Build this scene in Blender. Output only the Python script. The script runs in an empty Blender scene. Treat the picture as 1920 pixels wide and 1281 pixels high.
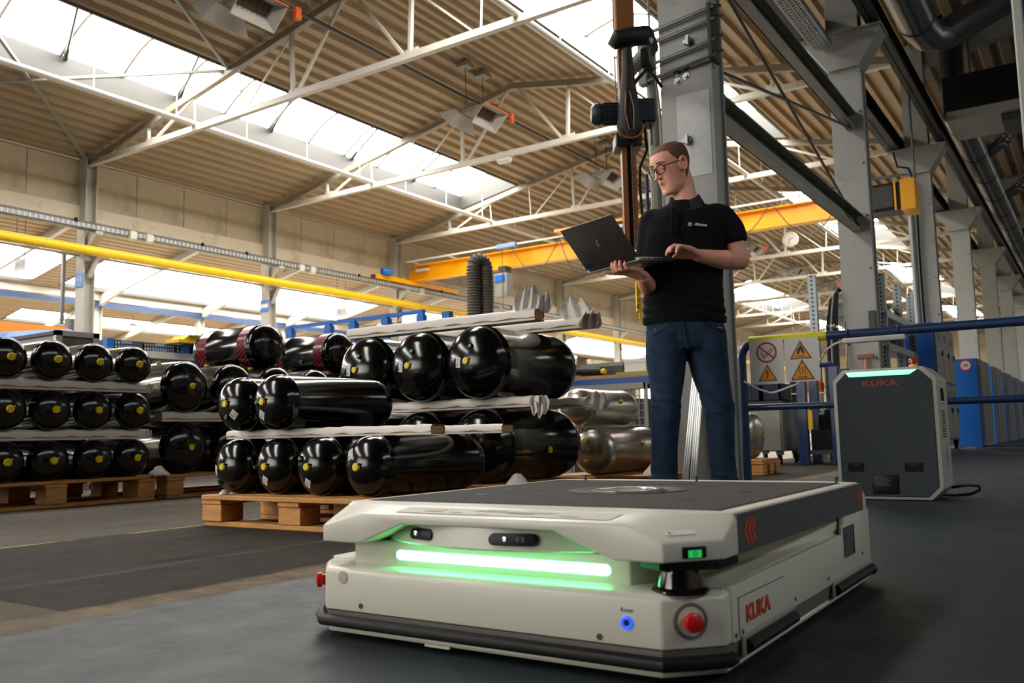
import bpy, bmesh, math, random
from mathutils import Vector, Matrix, noise
random.seed(7)
PI = math.pi
SC = bpy.context.scene
COL = SC.collection

# ------------------------------------------------------------------ camera, world, exposure
cam_d = bpy.data.cameras.new('camera')
cam = bpy.data.objects.new('camera', cam_d)
COL.objects.link(cam)
SC.camera = cam
cam_d.sensor_fit = 'HORIZONTAL'
cam_d.sensor_width = 36.0
cam_d.lens = 1641.655 / 1920 * 36.0
cam_d.clip_start = 0.05
cam_d.clip_end = 400
YAW, PITCH, ROLL = 0.589562812, 0.107427372, -0.0223294641
fw = Vector((-math.sin(YAW) * math.cos(PITCH), math.cos(YAW) * math.cos(PITCH), math.sin(PITCH)))
rt = Vector((math.cos(YAW), math.sin(YAW), 0))
up = rt.cross(fw)
r2 = rt * math.cos(ROLL) + up * math.sin(ROLL)
u2 = up * math.cos(ROLL) - rt * math.sin(ROLL)
cm = Matrix((r2, u2, -fw)).transposed().to_4x4()
cm.translation = Vector((0, 0, 0.34))
cam.matrix_world = cm
cam_d.dof.use_dof = True
cam_d.dof.focus_distance = 2.6
cam_d.dof.aperture_fstop = 6.3

W = bpy.data.worlds.new('world')
SC.world = W
W.use_nodes = True
W.node_tree.nodes['Background'].inputs[0].default_value = (0.80, 0.88, 1.0, 1)
W.node_tree.nodes['Background'].inputs[1].default_value = 1.0

# fill light added behind the camera to brighten the man and robot
fill_d = bpy.data.lights.new('fill_light', 'AREA')
fill_d.shape = 'RECTANGLE'; fill_d.size = 8.0; fill_d.size_y = 3.4
fill_d.energy = 68.0; fill_d.spread = math.radians(58); fill_d.color = (1.0, 0.97, 0.90)
fill_ob = bpy.data.objects.new('fill_light', fill_d)
COL.objects.link(fill_ob)
fill_ob.location = (-8.5, -9.5, 2.1)
fill_ob.rotation_euler = (math.radians(87), 0, math.radians(-31))
SKY_GLASS = 16.0          # brightness of the daylight in the rooflight panes
vs = SC.view_settings
vs.view_transform = 'Standard'
vs.look = 'None'
vs.gamma = 1.0
vs.use_curve_mapping = False
vs.exposure = 0.0
SC.cycles.use_denoising = True
SC.cycles.max_bounces = 8
SC.cycles.diffuse_bounces = 4
SC.cycles.glossy_bounces = 4
SC.cycles.transmission_bounces = 6
SC.cycles.sample_clamp_indirect = 4.0
SC.cycles.caustics_reflective = False
SC.cycles.caustics_refractive = False

# ------------------------------------------------------------------ helpers
def lin(h):
    h = h.lstrip('#')
    out = []
    for i in (0, 2, 4):
        c = int(h[i:i + 2], 16) / 255
        out.append(c / 12.92 if c <= 0.04045 else ((c + 0.055) / 1.055) ** 2.4)
    return tuple(out)

MATS = {}
def mat(name, col, rough=0.5, metal=0.0, var=0.0, vscale=6.0, bump=0.0, bscale=40.0, emit=None, estr=0.0, stretch=None, coat=0.0, spec=0.5, sss=0.0, dirt=None, dscale=2.0, dmin=0.5, dmax=0.75):
    if name in MATS:
        return MATS[name]
    m = bpy.data.materials.new(name)
    m.use_nodes = True
    nt = m.node_tree
    b = nt.nodes['Principled BSDF']
    c = lin(col) if isinstance(col, str) else col
    b.inputs['Base Color'].default_value = (*c, 1)
    b.inputs['Roughness'].default_value = rough
    b.inputs['Metallic'].default_value = metal
    b.inputs['Specular IOR Level'].default_value = spec
    if coat:
        b.inputs['Coat Weight'].default_value = coat
        b.inputs['Coat Roughness'].default_value = 0.12
    if sss:
        b.inputs['Subsurface Weight'].default_value = sss
        b.inputs['Subsurface Radius'].default_value = (0.012, 0.005, 0.003)
        b.inputs['Subsurface Scale'].default_value = 1.0
    if emit is not None:
        e = lin(emit) if isinstance(emit, str) else emit
        b.inputs['Emission Color'].default_value = (*e, 1)
        b.inputs['Emission Strength'].default_value = estr
    tc = None
    def coords():
        nonlocal tc
        if tc is None:
            t = nt.nodes.new('ShaderNodeTexCoord')
            mp = nt.nodes.new('ShaderNodeMapping')
            nt.links.new(t.outputs['Object'], mp.inputs[0])
            if stretch:
                mp.inputs['Scale'].default_value = stretch
            tc = mp.outputs[0]
        return tc
    src = None
    if var:
        n = nt.nodes.new('ShaderNodeTexNoise')
        n.inputs['Scale'].default_value = vscale
        n.inputs['Detail'].default_value = 5
        n.inputs['Roughness'].default_value = 0.6
        nt.links.new(coords(), n.inputs['Vector'])
        r = nt.nodes.new('ShaderNodeValToRGB')
        r.color_ramp.elements[0].position = 0.3
        r.color_ramp.elements[1].position = 0.7
        r.color_ramp.elements[0].color = (*[x * (1 - var) for x in c], 1)
        r.color_ramp.elements[1].color = (*[min(1, x * (1 + var * 0.6)) for x in c], 1)
        nt.links.new(n.outputs['Fac'], r.inputs[0])
        src = r.outputs[0]
        nt.links.new(src, b.inputs['Base Color'])
        mr = nt.nodes.new('ShaderNodeMapRange')
        mr.inputs['To Min'].default_value = max(0.02, rough - 0.1 * min(1, rough * 2))
        mr.inputs['To Max'].default_value = min(1, rough + 0.1 * min(1, rough * 2))
        nt.links.new(n.outputs['Fac'], mr.inputs[0])
        nt.links.new(mr.outputs[0], b.inputs['Roughness'])
    if dirt is not None:
        d = lin(dirt)
        n2 = nt.nodes.new('ShaderNodeTexNoise')
        n2.inputs['Scale'].default_value = dscale
        n2.inputs['Detail'].default_value = 8
        n2.inputs['Roughness'].default_value = 0.7
        nt.links.new(coords(), n2.inputs['Vector'])
        mr2 = nt.nodes.new('ShaderNodeMapRange')
        mr2.inputs['From Min'].default_value = dmin
        mr2.inputs['From Max'].default_value = dmax
        nt.links.new(n2.outputs['Fac'], mr2.inputs[0])
        mx = nt.nodes.new('ShaderNodeMix')
        mx.data_type = 'RGBA'
        nt.links.new(mr2.outputs[0], mx.inputs['Factor'])
        if src is not None:
            nt.links.new(src, mx.inputs['A'])
        else:
            mx.inputs['A'].default_value = (*c, 1)
        mx.inputs['B'].default_value = (*d, 1)
        nt.links.new(mx.outputs['Result'], b.inputs['Base Color'])
    if bump:
        n3 = nt.nodes.new('ShaderNodeTexNoise')
        n3.inputs['Scale'].default_value = bscale
        n3.inputs['Detail'].default_value = 6
        nt.links.new(coords(), n3.inputs['Vector'])
        bp = nt.nodes.new('ShaderNodeBump')
        bp.inputs['Strength'].default_value = bump
        bp.inputs['Distance'].default_value = 0.01
        nt.links.new(n3.outputs['Fac'], bp.inputs['Height'])
        nt.links.new(bp.outputs[0], b.inputs['Normal'])
    MATS[name] = m
    return m

class MB:
    """collects shapes and links them as one mesh object"""
    def __init__(s, o=(0, 0, 0)):
        s.v = []; s.f = []; s.o = Vector(o)
    def add(s, vs, fs):
        b = len(s.v)
        s.v += [Vector(p) - s.o for p in vs]
        s.f += [[i + b for i in f] for f in fs]
        return s
    def box(s, a, b):
        x0, y0, z0 = a; x1, y1, z1 = b
        x0, x1 = min(x0, x1), max(x0, x1); y0, y1 = min(y0, y1), max(y0, y1); z0, z1 = min(z0, z1), max(z0, z1)
        return s.add([(x0, y0, z0), (x1, y0, z0), (x1, y1, z0), (x0, y1, z0), (x0, y0, z1), (x1, y0, z1), (x1, y1, z1), (x0, y1, z1)],
                     [(3, 2, 1, 0), (4, 5, 6, 7), (0, 1, 5, 4), (1, 2, 6, 5), (2, 3, 7, 6), (3, 0, 4, 7)])
    def bar(s, p, q, w, h, upv=(0, 0, 1)):
        p = Vector(p); q = Vector(q); d = (q - p).normalized()
        u = Vector(upv)
        if abs(d.dot(u)) > 0.98:
            u = Vector((0, 1, 0))
        x = d.cross(u).normalized(); y = x.cross(d).normalized()
        vs = []
        for c in (p, q):
            for a, b in ((-1, -1), (1, -1), (1, 1), (-1, 1)):
                vs.append(c + x * a * w / 2 + y * b * h / 2)
        return s.add(vs, [(0, 1, 2, 3), (7, 6, 5, 4), (1, 0, 4, 5), (2, 1, 5, 6), (3, 2, 6, 7), (0, 3, 7, 4)])
    def tube(s, pts, r, seg=8, caps=True, closed=False):
        pts = [Vector(p) for p in pts]; n = len(pts)
        rs = r if isinstance(r, (list, tuple)) else [r] * n
        vs = []; px = None
        for i, p in enumerate(pts):
            if closed:
                d = (pts[(i + 1) % n] - pts[i - 1]).normalized()
            elif i == 0:
                d = (pts[1] - pts[0]).normalized()
            elif i == n - 1:
                d = (pts[-1] - pts[-2]).normalized()
            else:
                d = ((pts[i + 1] - p).normalized() + (p - pts[i - 1]).normalized())
                d = d.normalized() if d.length > 1e-6 else (pts[i + 1] - p).normalized()
            if px is None:
                a = Vector((0, 0, 1)) if abs(d.z) < 0.9 else Vector((1, 0, 0))
                x = d.cross(a).normalized()
            else:
                x = (px - d * px.dot(d)).normalized()
            px = x; y = d.cross(x)
            for k in range(seg):
                t = 2 * PI * k / seg
                vs.append(p + (x * math.cos(t) + y * math.sin(t)) * rs[i])
        fs = []
        m = n if closed else n - 1
        for i in range(m):
            j = (i + 1) % n
            for k in range(seg):
                l = (k + 1) % seg
                fs.append((i * seg + k, i * seg + l, j * seg + l, j * seg + k))
        if caps and not closed:
            fs.append(tuple(range(seg - 1, -1, -1)))
            fs.append(tuple((n - 1) * seg + k for k in range(seg)))
        return s.add(vs, fs)
    def lathe(s, prof, seg=16, c=(0, 0, 0), axis=(0, 0, 1), caps=True):
        c = Vector(c); d = Vector(axis).normalized()
        a = Vector((0, 0, 1)) if abs(d.z) < 0.9 else Vector((1, 0, 0))
        x = a.cross(d).normalized(); y = d.cross(x)
        vs = []
        for r, h in prof:
            for k in range(seg):
                t = 2 * PI * k / seg
                vs.append(c + d * h + (x * math.cos(t) + y * math.sin(t)) * max(r, 1e-5))
        fs = []
        for i in range(len(prof) - 1):
            for k in range(seg):
                l = (k + 1) % seg
                fs.append((i * seg + k, i * seg + l, (i + 1) * seg + l, (i + 1) * seg + k))
        if caps:
            fs.append(tuple(range(seg - 1, -1, -1)))
            fs.append(tuple((len(prof) - 1) * seg + k for k in range(seg)))
        return s.add(vs, fs)
    def prism(s, poly, d):
        d = Vector(d); n = len(poly); poly = [Vector(p) for p in poly]
        nrm = Vector((0, 0, 0))
        for i in range(n):
            nrm += poly[i].cross(poly[(i + 1) % n])
        if nrm.dot(d) > 0:
            poly = poly[::-1]
        vs = poly + [p + d for p in poly]
        fs = [tuple(range(n)), tuple(range(2 * n - 1, n - 1, -1))]
        for i in range(n):
            j = (i + 1) % n
            fs.append((j, i, n + i, n + j))
        return s.add(vs, fs)
    def loft(s, rings, caps=True):
        n = len(rings[0]); vs = [p for r in rings for p in r]; fs = []
        for i in range(len(rings) - 1):
            for k in range(n):
                l = (k + 1) % n
                fs.append((i * n + k, i * n + l, (i + 1) * n + l, (i + 1) * n + k))
        if caps:
            fs.append(tuple(range(n - 1, -1, -1)))
            fs.append(tuple((len(rings) - 1) * n + k for k in range(n)))
        return s.add(vs, fs)
    def ell(s, c, r, M=None, seg=16, rings=10):
        c = Vector(c); vs = []; fs = []
        for i in range(rings + 1):
            t = PI * i / rings
            for k in range(seg):
                a = 2 * PI * k / seg
                p = Vector((math.sin(t) * math.cos(a) * r[0], math.sin(t) * math.sin(a) * r[1], math.cos(t) * r[2]))
                if M is not None:
                    p = M @ p
                vs.append(c + p)
        for i in range(rings):
            for k in range(seg):
                l = (k + 1) % seg
                fs.append((i * seg + k, (i + 1) * seg + k, (i + 1) * seg + l, i * seg + l))
        return s.add(vs, fs)
    def xf(s, M):
        s.v = [M @ v for v in s.v]
        return s
    def mesh(s, name, bevel=0, bseg=2, weld=True):
        me = bpy.data.meshes.new(name)
        me.from_pydata([tuple(v) for v in s.v], [], s.f)
        bm = bmesh.new(); bm.from_mesh(me)
        if weld:
            bmesh.ops.remove_doubles(bm, verts=bm.verts, dist=1e-5)
        bmesh.ops.dissolve_degenerate(bm, edges=bm.edges, dist=1e-6)
        bmesh.ops.recalc_face_normals(bm, faces=bm.faces)
        if bevel:
            es = [e for e in bm.edges if len(e.link_faces) == 2 and e.calc_face_angle(0) > 0.5]
            bmesh.ops.bevel(bm, geom=es, offset=bevel, segments=bseg, profile=0.5, affect='EDGES', clamp_overlap=True)
        bm.to_mesh(me); bm.free()
        return me
    def build(s, name, m, parent=None, smooth=False, bevel=0, bseg=2, ang=35, loc=None, weld=True):
        me = s.mesh(name, bevel, bseg, weld)
        me.materials.append(m)
        if smooth or bevel:
            me.shade_smooth()
            me.set_sharp_from_angle(angle=math.radians(ang))
        ob = bpy.data.objects.new(name, me)
        COL.objects.link(ob)
        if parent is not None:
            ob.parent = parent
        if loc is not None:
            ob.location = loc
        return ob

def thing(name, label, cat, loc=(0, 0, 0), group=None, rz=0.0):
    o = bpy.data.objects.new(name, None)
    o.empty_display_size = 0.1
    COL.objects.link(o)
    o.location = loc; o.rotation_euler = (0, 0, rz)
    o['label'] = label; o['category'] = cat
    if group: o['group'] = group
    return o
def tag(o, label, cat, group=None):
    o['label'] = label; o['category'] = cat
    if group: o['group'] = group
    return o
def struct(name, loc=(0, 0, 0), label=None):
    o = bpy.data.objects.new(name, None)
    COL.objects.link(o); o.location = loc
    o['kind'] = 'structure'
    if label: o['label'] = label
    return o
def skind(o, label=None):
    o['kind'] = 'structure'
    if label: o['label'] = label
    return o
def copy_tree(o, parent=None, label=None, loc=None, rz=None):
    c = o.copy()
    COL.objects.link(c)
    c.parent = parent
    if label is not None: c['label'] = label
    if loc is not None: c.location = loc
    if rz is not None: c.rotation_euler = (0, 0, rz)
    for ch in list(o.children):
        copy_tree(ch, c)
    return c
def text(body, size, loc, xd, yd, m, name='lettering', parent=None, sx=1.0, depth=0.0006, o=(0, 0, 0), shear=0.0, bold=0.0):
    cu = bpy.data.curves.new(name, 'FONT')
    cu.body = body; cu.size = size; cu.align_x = 'CENTER'; cu.align_y = 'CENTER'
    cu.extrude = depth; cu.shear = shear; cu.offset = bold
    cu.resolution_u = 3
    tmp = bpy.data.objects.new('tmp_text', cu)
    me = bpy.data.meshes.new_from_object(tmp)
    bpy.data.objects.remove(tmp); bpy.data.curves.remove(cu)
    xd = Vector(xd).normalized(); yd = Vector(yd).normalized(); zd = xd.cross(yd)
    M = Matrix((xd * sx, yd, zd)).transposed().to_4x4()
    M.translation = Vector(loc) - Vector(o)
    me.transform(M)
    me.materials.clear(); me.materials.append(m)
    ob = bpy.data.objects.new(name, me)
    COL.objects.link(ob)
    if parent is not None: ob.parent = parent
    return ob
def remesh(ob, vox, smooth=0, fac=0.5):
    md = ob.modifiers.new('r', 'REMESH'); md.mode = 'VOXEL'; md.voxel_size = vox
    if smooth:
        s2 = ob.modifiers.new('s', 'SMOOTH'); s2.iterations = smooth; s2.factor = fac
    dg = bpy.context.evaluated_depsgraph_get()
    me = bpy.data.meshes.new_from_object(ob.evaluated_get(dg))
    ob.modifiers.clear()
    old = ob.data
    me.materials.clear()
    for mm in old.materials: me.materials.append(mm)
    ob.data = me
    me.shade_smooth()
    return ob
def boolean_cut(ob, cutter):
    md = ob.modifiers.new('b', 'BOOLEAN'); md.operation = 'DIFFERENCE'; md.object = cutter; md.solver = 'EXACT'
    dg = bpy.context.evaluated_depsgraph_get()
    me = bpy.data.meshes.new_from_object(ob.evaluated_get(dg))
    ob.modifiers.clear()
    mats = list(ob.data.materials)
    ob.data = me
    me.materials.clear()
    for mm in mats: me.materials.append(mm)
    bpy.data.objects.remove(cutter)

ORD = ['first', 'second', 'third', 'fourth', 'fifth', 'sixth', 'seventh', 'eighth', 'ninth', 'tenth', 'eleventh', 'twelfth', 'thirteenth']

# ------------------------------------------------------------------ materials
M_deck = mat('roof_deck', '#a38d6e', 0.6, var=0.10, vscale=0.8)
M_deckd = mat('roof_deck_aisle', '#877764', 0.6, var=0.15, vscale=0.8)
M_white = mat('white_steel', '#cfc9bb', 0.5, var=0.05, vscale=3)
M_pipew = mat('white_pipe', '#e2ddd2', 0.4, var=0.04, vscale=3)
M_greyst = mat('grey_steel', '#8d8d86', 0.5, var=0.08, vscale=2.5, dirt='#5d5b55', dscale=2.2, dmin=0.56, dmax=0.8)
M_colst = mat('column_steel', '#a1a39d', 0.48, var=0.08, vscale=2.0, dirt='#7e7c75', dscale=5.0, dmin=0.58, dmax=0.85, bump=0.04, bscale=30)
M_colw = mat('column_white', '#b5b1a6', 0.5, var=0.06, vscale=2.0)
M_runway = mat('runway_dark', '#1d1c1b', 0.55, var=0.15, vscale=2)
M_darkst = mat('dark_steel', '#3a3a38', 0.5, var=0.15, vscale=4)
M_wallp = mat('wall_panel', '#c0b296', 0.6, var=0.06, vscale=0.7, dirt='#8a8070', dscale=0.8, dmin=0.5, dmax=0.8)
M_wallb = mat('wall_beam', '#cdc1aa', 0.6, var=0.08, vscale=0.8, dirt='#857a68', dscale=1.5, dmin=0.52, dmax=0.75)
M_kerb = mat('rooflight_kerb', '#454440', 0.5, var=0.05, vscale=1.0)
M_glass = mat('rooflight_pane', '#ffffff', 0.5, emit=(1.0, 0.965, 0.91), estr=SKY_GLASS)
M_glassdim = mat('added_pane_aisle', '#ffffff', 0.5, emit=(0.95, 0.98, 1.0), estr=SKY_GLASS * 0.35)
M_yellow = mat('yellow_paint', '#f2c400', 0.4, var=0.05)
M_crane = mat('crane_orange', '#ffb000', 0.4, var=0.05, vscale=1.5)
M_orange = mat('orange_paint', '#d8590f', 0.5)
M_blue = mat('blue_paint', '#124a96', 0.45, var=0.08, vscale=4)
M_blued = mat('barrier_blue', '#14335c', 0.35, var=0.10, vscale=6, coat=0.2)
M_blueb = mat('bright_blue', '#1668c0', 0.45, var=0.05)
M_black = mat('black_plastic', '#0b0c0d', 0.45, spec=0.25)
M_tank = mat('tank_black', '#060607', 0.15, var=0.2, vscale=5, bump=0.010, bscale=60, spec=0.5)
M_inox = mat('tank_stainless', '#b5b0a6', 0.30, metal=0.9, var=0.18, vscale=7, stretch=(4, 0.8, 4), bump=0.02, bscale=20)
M_cap = mat('cap_yellow', '#d9c400', 0.4)
M_capg = mat('cap_green', '#3f8f3a', 0.4)
M_capt = mat('cap_teal', '#2c8f86', 0.4)
M_label = mat('paper_label', '#cfcfcd', 0.6, var=0.03)
M_ink = mat('label_ink', '#2b2b2b', 0.6)
M_wood = mat('pallet_wood', '#c48a48', 0.65, var=0.28, vscale=9, stretch=(1, 1, 5), bump=0.15, bscale=50)
M_wood2 = mat('timber', '#b58a5c', 0.65, var=0.22, vscale=8, stretch=(1, 6, 6), bump=0.12, bscale=40)
M_foil = mat('white_foil', '#d6cfc6', 0.45, var=0.05, vscale=8, bump=0.35, bscale=22, spec=0.6)
M_amr = mat('robot_white', '#cfcdbf', 0.30, var=0.02, vscale=3)
M_amrg = mat('robot_grey', '#474b4e', 0.45, var=0.03)
M_amrdeck = mat('robot_deck', '#4a4745', 0.85, spec=0.12, var=0.10, vscale=40, bump=0.05, bscale=200)
M_rubber = mat('rubber', '#0b0b0c', 0.5, var=0.15, vscale=30, spec=0.3)
M_red = mat('red_plastic', '#c01212', 0.3, coat=0.3)
M_kred = mat('red_orange_print', '#c4421c', 0.5)
M_chrome = mat('chrome', '#d8d8d8', 0.15, metal=1.0)
M_greenl = mat('green_light', '#ffffff', 0.4, emit=(0.06, 1.0, 0.24), estr=15.0)
M_greenc = mat('green_light_charger', '#ffffff', 0.4, emit=(0.10, 1.0, 0.36), estr=1.6)
M_greens = mat('green_screen', '#0a3a12', 0.4, emit=(0.02, 0.6, 0.12), estr=0.7)
M_bluel = mat('blue_ring_light', '#1030c0', 0.3, emit=(0.02, 0.10, 1.0), estr=1.2)
M_galv = mat('galvanised', '#8d9397', 0.38, metal=0.8, var=0.12, vscale=5)
M_lamp = mat('lamp_glow', '#ffffff', 0.5, emit=(1, 0.97, 0.9), estr=4.0)
M_skin = mat('skin', '#eeaa90', 0.5, var=0.05, vscale=30, sss=0.15, bump=0.03, bscale=150)
M_hair = mat('hair', '#6a4a34', 0.75, var=0.25, vscale=90, bump=0.4, bscale=300)
M_polo = mat('polo_black', '#08090b', 0.85, var=0.12, vscale=60, bump=0.12, bscale=350, spec=0.2)
M_jean = mat('denim', '#25384f', 0.85, var=0.30, vscale=6, bump=0.15, bscale=280, spec=0.2, dirt='#1a2638', dscale=14, dmin=0.45, dmax=0.7)
M_laptop = mat('laptop_grey', '#4a4846', 0.42, metal=0.35, var=0.04, vscale=20)
M_signw = mat('sign_white', '#dcdad6', 0.5)
M_signy = mat('sign_amber', '#e89a08', 0.5)
M_signr = mat('sign_red', '#b5182b', 0.5)
M_tape = mat('yellow_tape', '#d6cf18', 0.35)
M_grey = mat('grey_paint', '#85867f', 0.5, var=0.05)
M_cab = mat('cabinet_white', '#a9a69c', 0.5, var=0.04)
M_crate = mat('crate_dark_blue', '#1e2b45', 0.5, var=0.1)
M_cratel = mat('crate_light', '#7f93b4', 0.5)
M_duct = mat('duct_silver', '#7d8284', 0.33, metal=0.85, var=0.12, vscale=4, stretch=(3, 3, 0.6))
M_hose = mat('hose_grey', '#7f7a70', 0.6, var=0.1)
M_strap = mat('dark_bag', '#15110f', 0.6, var=0.2, vscale=20)
M_motor = mat('motor_blue', '#16222f', 0.45)
M_heater = mat('heater_white', '#a9a49c', 0.5, var=0.06)
M_ceram = mat('heater_ceramic', '#4a2c1c', 0.8, var=0.3, vscale=30)
M_alu = mat('aluminium', '#b9bbb8', 0.35, metal=0.75)
# ------------------------------------------------------------------ floor
def floor_material():
    m = bpy.data.materials.new('hall_floor'); m.use_nodes = True
    nt = m.node_tree; N = nt.nodes; L = nt.links
    b = N['Principled BSDF']
    tc = N.new('ShaderNodeTexCoord')
    sep = N.new('ShaderNodeSeparateXYZ'); L.new(tc.outputs['Object'], sep.inputs[0])
    def noise_n(scale, detail=6, rough=0.6, stretch=None):
        n = N.new('ShaderNodeTexNoise'); n.inputs['Scale'].default_value = scale
        n.inputs['Detail'].default_value = detail; n.inputs['Roughness'].default_value = rough
        if stretch:
            mp = N.new('ShaderNodeMapping'); mp.inputs['Scale'].default_value = stretch
            L.new(tc.outputs['Object'], mp.inputs[0]); L.new(mp.outputs[0], n.inputs['Vector'])
        else:
            L.new(tc.outputs['Object'], n.inputs['Vector'])
        return n.outputs['Fac']
    def math_n(op, a, bb):
        k = N.new('ShaderNodeMath'); k.operation = op
        for i, x in enumerate((a, bb)):
            if isinstance(x, (int, float)): k.inputs[i].default_value = x
            else: L.new(x, k.inputs[i])
        return k.outputs[0]
    def rng(x, a, c, d=0.0, e=1.0):
        k = N.new('ShaderNodeMapRange'); k.inputs['From Min'].default_value = a; k.inputs['From Max'].default_value = c
        k.inputs['To Min'].default_value = d; k.inputs['To Max'].default_value = e
        L.new(x, k.inputs[0]); return k.outputs[0]
    def mix(f, a, c):
        k = N.new('ShaderNodeMix'); k.data_type = 'RGBA'
        if isinstance(f, (int, float)): k.inputs['Factor'].default_value = f
        else: L.new(f, k.inputs['Factor'])
        for nm, x in (('A', a), ('B', c)):
            if isinstance(x, tuple): k.inputs[nm].default_value = (*x, 1)
            else: L.new(x, k.inputs[nm])
        return k.outputs['Result']
    big = noise_n(0.9, 6, 0.65)
    fine = noise_n(9, 8, 0.7)
    scr = noise_n(3.0, 8, 0.75, (1.0, 0.25, 1))
    edge = noise_n(7, 5, 0.7)
    xw = math_n('ADD', sep.outputs[0], math_n('MULTIPLY', math_n('SUBTRACT', edge, 0.5), 0.09))
    paint = mix(rng(big, 0.35, 0.7), lin('#1c2328'), lin('#2a3238'))
    paint = mix(rng(scr, 0.58, 0.75), paint, lin('#504e49'))
    paint = mix(rng(fine, 0.62, 0.72), paint, lin('#20252a'))
    old = mix(rng(big, 0.3, 0.7), lin('#2a2521'), lin('#38322c'))
    old = mix(rng(scr, 0.55, 0.72), old, lin('#191613'))
    old = mix(rng(fine, 0.6, 0.75), old, lin('#413a33'))
    light = mix(rng(big, 0.3, 0.7), lin('#46423c'), lin('#585249'))
    light = mix(rng(scr, 0.55, 0.75), light, lin('#36322d'))
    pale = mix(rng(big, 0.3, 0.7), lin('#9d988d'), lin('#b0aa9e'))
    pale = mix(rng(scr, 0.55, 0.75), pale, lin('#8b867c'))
    light = mix(rng(sep.outputs[0], -6.2, -6.6), light, old)  # unseen floor set dark so less light bounces onto the near roof
    far_l = rng(sep.outputs[1], 10.0, 11.5)  # mostly unseen far floor set pale to bounce light onto the roof
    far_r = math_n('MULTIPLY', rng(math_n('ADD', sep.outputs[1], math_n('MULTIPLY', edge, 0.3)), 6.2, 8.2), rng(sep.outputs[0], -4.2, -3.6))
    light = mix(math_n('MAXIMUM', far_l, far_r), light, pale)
    strip = mix(rng(fine, 0.4, 0.65), lin('#776856'), lin('#574b3e'))
    c = mix(rng(xw, -1.83, -1.80), old, strip)
    c = mix(rng(xw, -1.70, -1.675), c, paint)
    # older lighter concrete further left
    c = mix(rng(math_n('ADD', sep.outputs[0], math_n('MULTIPLY', edge, 0.05)), -3.10, -3.14), c, light)
    # worn yellow line
    ln = math_n('LESS_THAN', math_n('ABSOLUTE', math_n('ADD', sep.outputs[0], 3.135), 0), 0.011)
    ln = math_n('MULTIPLY', ln, rng(noise_n(5, 6, 0.7), 0.40, 0.50))
    c = mix(ln, c, lin('#a8963a'))
    # faint trowelled joint and a newer cement patch
    jt = math_n('LESS_THAN', math_n('ABSOLUTE', math_n('ADD', xw, 2.23), 0), 0.022)
    c = mix(math_n('MULTIPLY', jt, rng(noise_n(2.2, 4), 0.45, 0.6, 0, 0.5)), c, lin('#5f5d57'))
    py = math_n('LESS_THAN', sep.outputs[1], 1.02)
    py = math_n('MULTIPLY', py, math_n('GREATER_THAN', sep.outputs[0], -2.06))
    py = math_n('MULTIPLY', py, math_n('LESS_THAN', xw, -1.70))
    c = mix(math_n('MULTIPLY', py, 0.55), c, lin('#6b6052'))
    L.new(c, b.inputs['Base Color'])
    rr = mix(rng(xw, -1.70, -1.675), (0.82, 0.82, 0.82), (0.44, 0.44, 0.44))
    r2_ = N.new('ShaderNodeMix'); r2_.data_type = 'RGBA'; r2_.blend_type = 'ADD'; r2_.inputs['Factor'].default_value = 1
    L.new(rr, r2_.inputs['A']); L.new(mix(rng(fine, 0.35, 0.7), (0, 0, 0), (0.16, 0.16, 0.16)), r2_.inputs['B'])
    L.new(r2_.outputs['Result'], b.inputs['Roughness'])
    L.new(rng(xw, -1.70, -1.675, 0.14, 0.26), b.inputs['Specular IOR Level'])
    bp = N.new('ShaderNodeBump'); bp.inputs['Strength'].default_value = 0.18; bp.inputs['Distance'].default_value = 0.004
    L.new(math_n('ADD', noise_n(60, 6, 0.7), math_n('MULTIPLY', scr, 1.5)), bp.inputs['Height'])
    L.new(bp.outputs[0], b.inputs['Normal'])
    return m
mb = MB(); mb.box((-50.5, -22, -0.2), (15, 78, 0))
skind(mb.build('floor', floor_material()), 'worn concrete hall floor with a grey painted aisle')

# ------------------------------------------------------------------ roof: corrugated decks
def corrugated(name, xa, xb, zf, y0, y1, m, period=0.30, amp=0.085):
    """trapezoidal sheet between xa and xb, ribs run along Y"""
    prof = []; x = xa; T = period
    while x < xb - 1e-6:
        for fx, fz in ((0, 0), (0.42, 0), (0.56, 1), (0.86, 1)):
            xx = x + fx * T
            if xx < xb:
                prof.append((xx, zf(xx) + fz * amp))
        x += T
    prof.append((xb, zf(xb)))
    vs = []; fs = []
    for (px, pz) in prof:
        vs += [(px, y0, pz), (px, y1, pz)]
    n = len(prof)
    for i in range(n - 1):
        fs.append((2 * i, 2 * i + 1, 2 * i + 3, 2 * i + 2))
    mb = MB(); mb.add(vs, fs)
    me = bpy.data.meshes.new(name); me.from_pydata([tuple(v) for v in mb.v], [], mb.f); me.materials.append(m)
    ob = bpy.data.objects.new(name, me); COL.objects.link(ob)
    return skind(ob)

HALLS = {  # ridge x, left eave, right eave, left rooflight, right rooflight
    'main': (-10.1, -18.06, -2.15, (-15.3, -13.33), (-7.67, -5.67)),
    'next': (-26.2, -34.3, -18.06, (-33.7, -30.3), (-23.9, -21.9)),
    'third': (-42.2, -50.0, -34.3, (-47.6, -45.6), (-39.6, -37.6)),
    'aisle': (6.0, -2.15, 14.0, (0, 0), (8.6, 10.6)),  # right rooflight is unseen, added to give the aisle some light
}
def zdeck(ridge):
    return lambda x: 8.05 - 0.188 * abs(x - ridge)
SEGS = {'main': [(-14, -0.4), (3.4, 20.3), (26.2, 36.0), (40.4, 51.0), (56, 70)],
        'next': [(-14, 2), (3.0, 17.2), (18.4, 33.5), (36, 50), (54, 70)],
        'third': [(-10, 20), (23, 50)],
        'aisle': [(-6, 12), (20, 34), (42, 60)]}
Y0, Y1 = -22, 78
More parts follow.
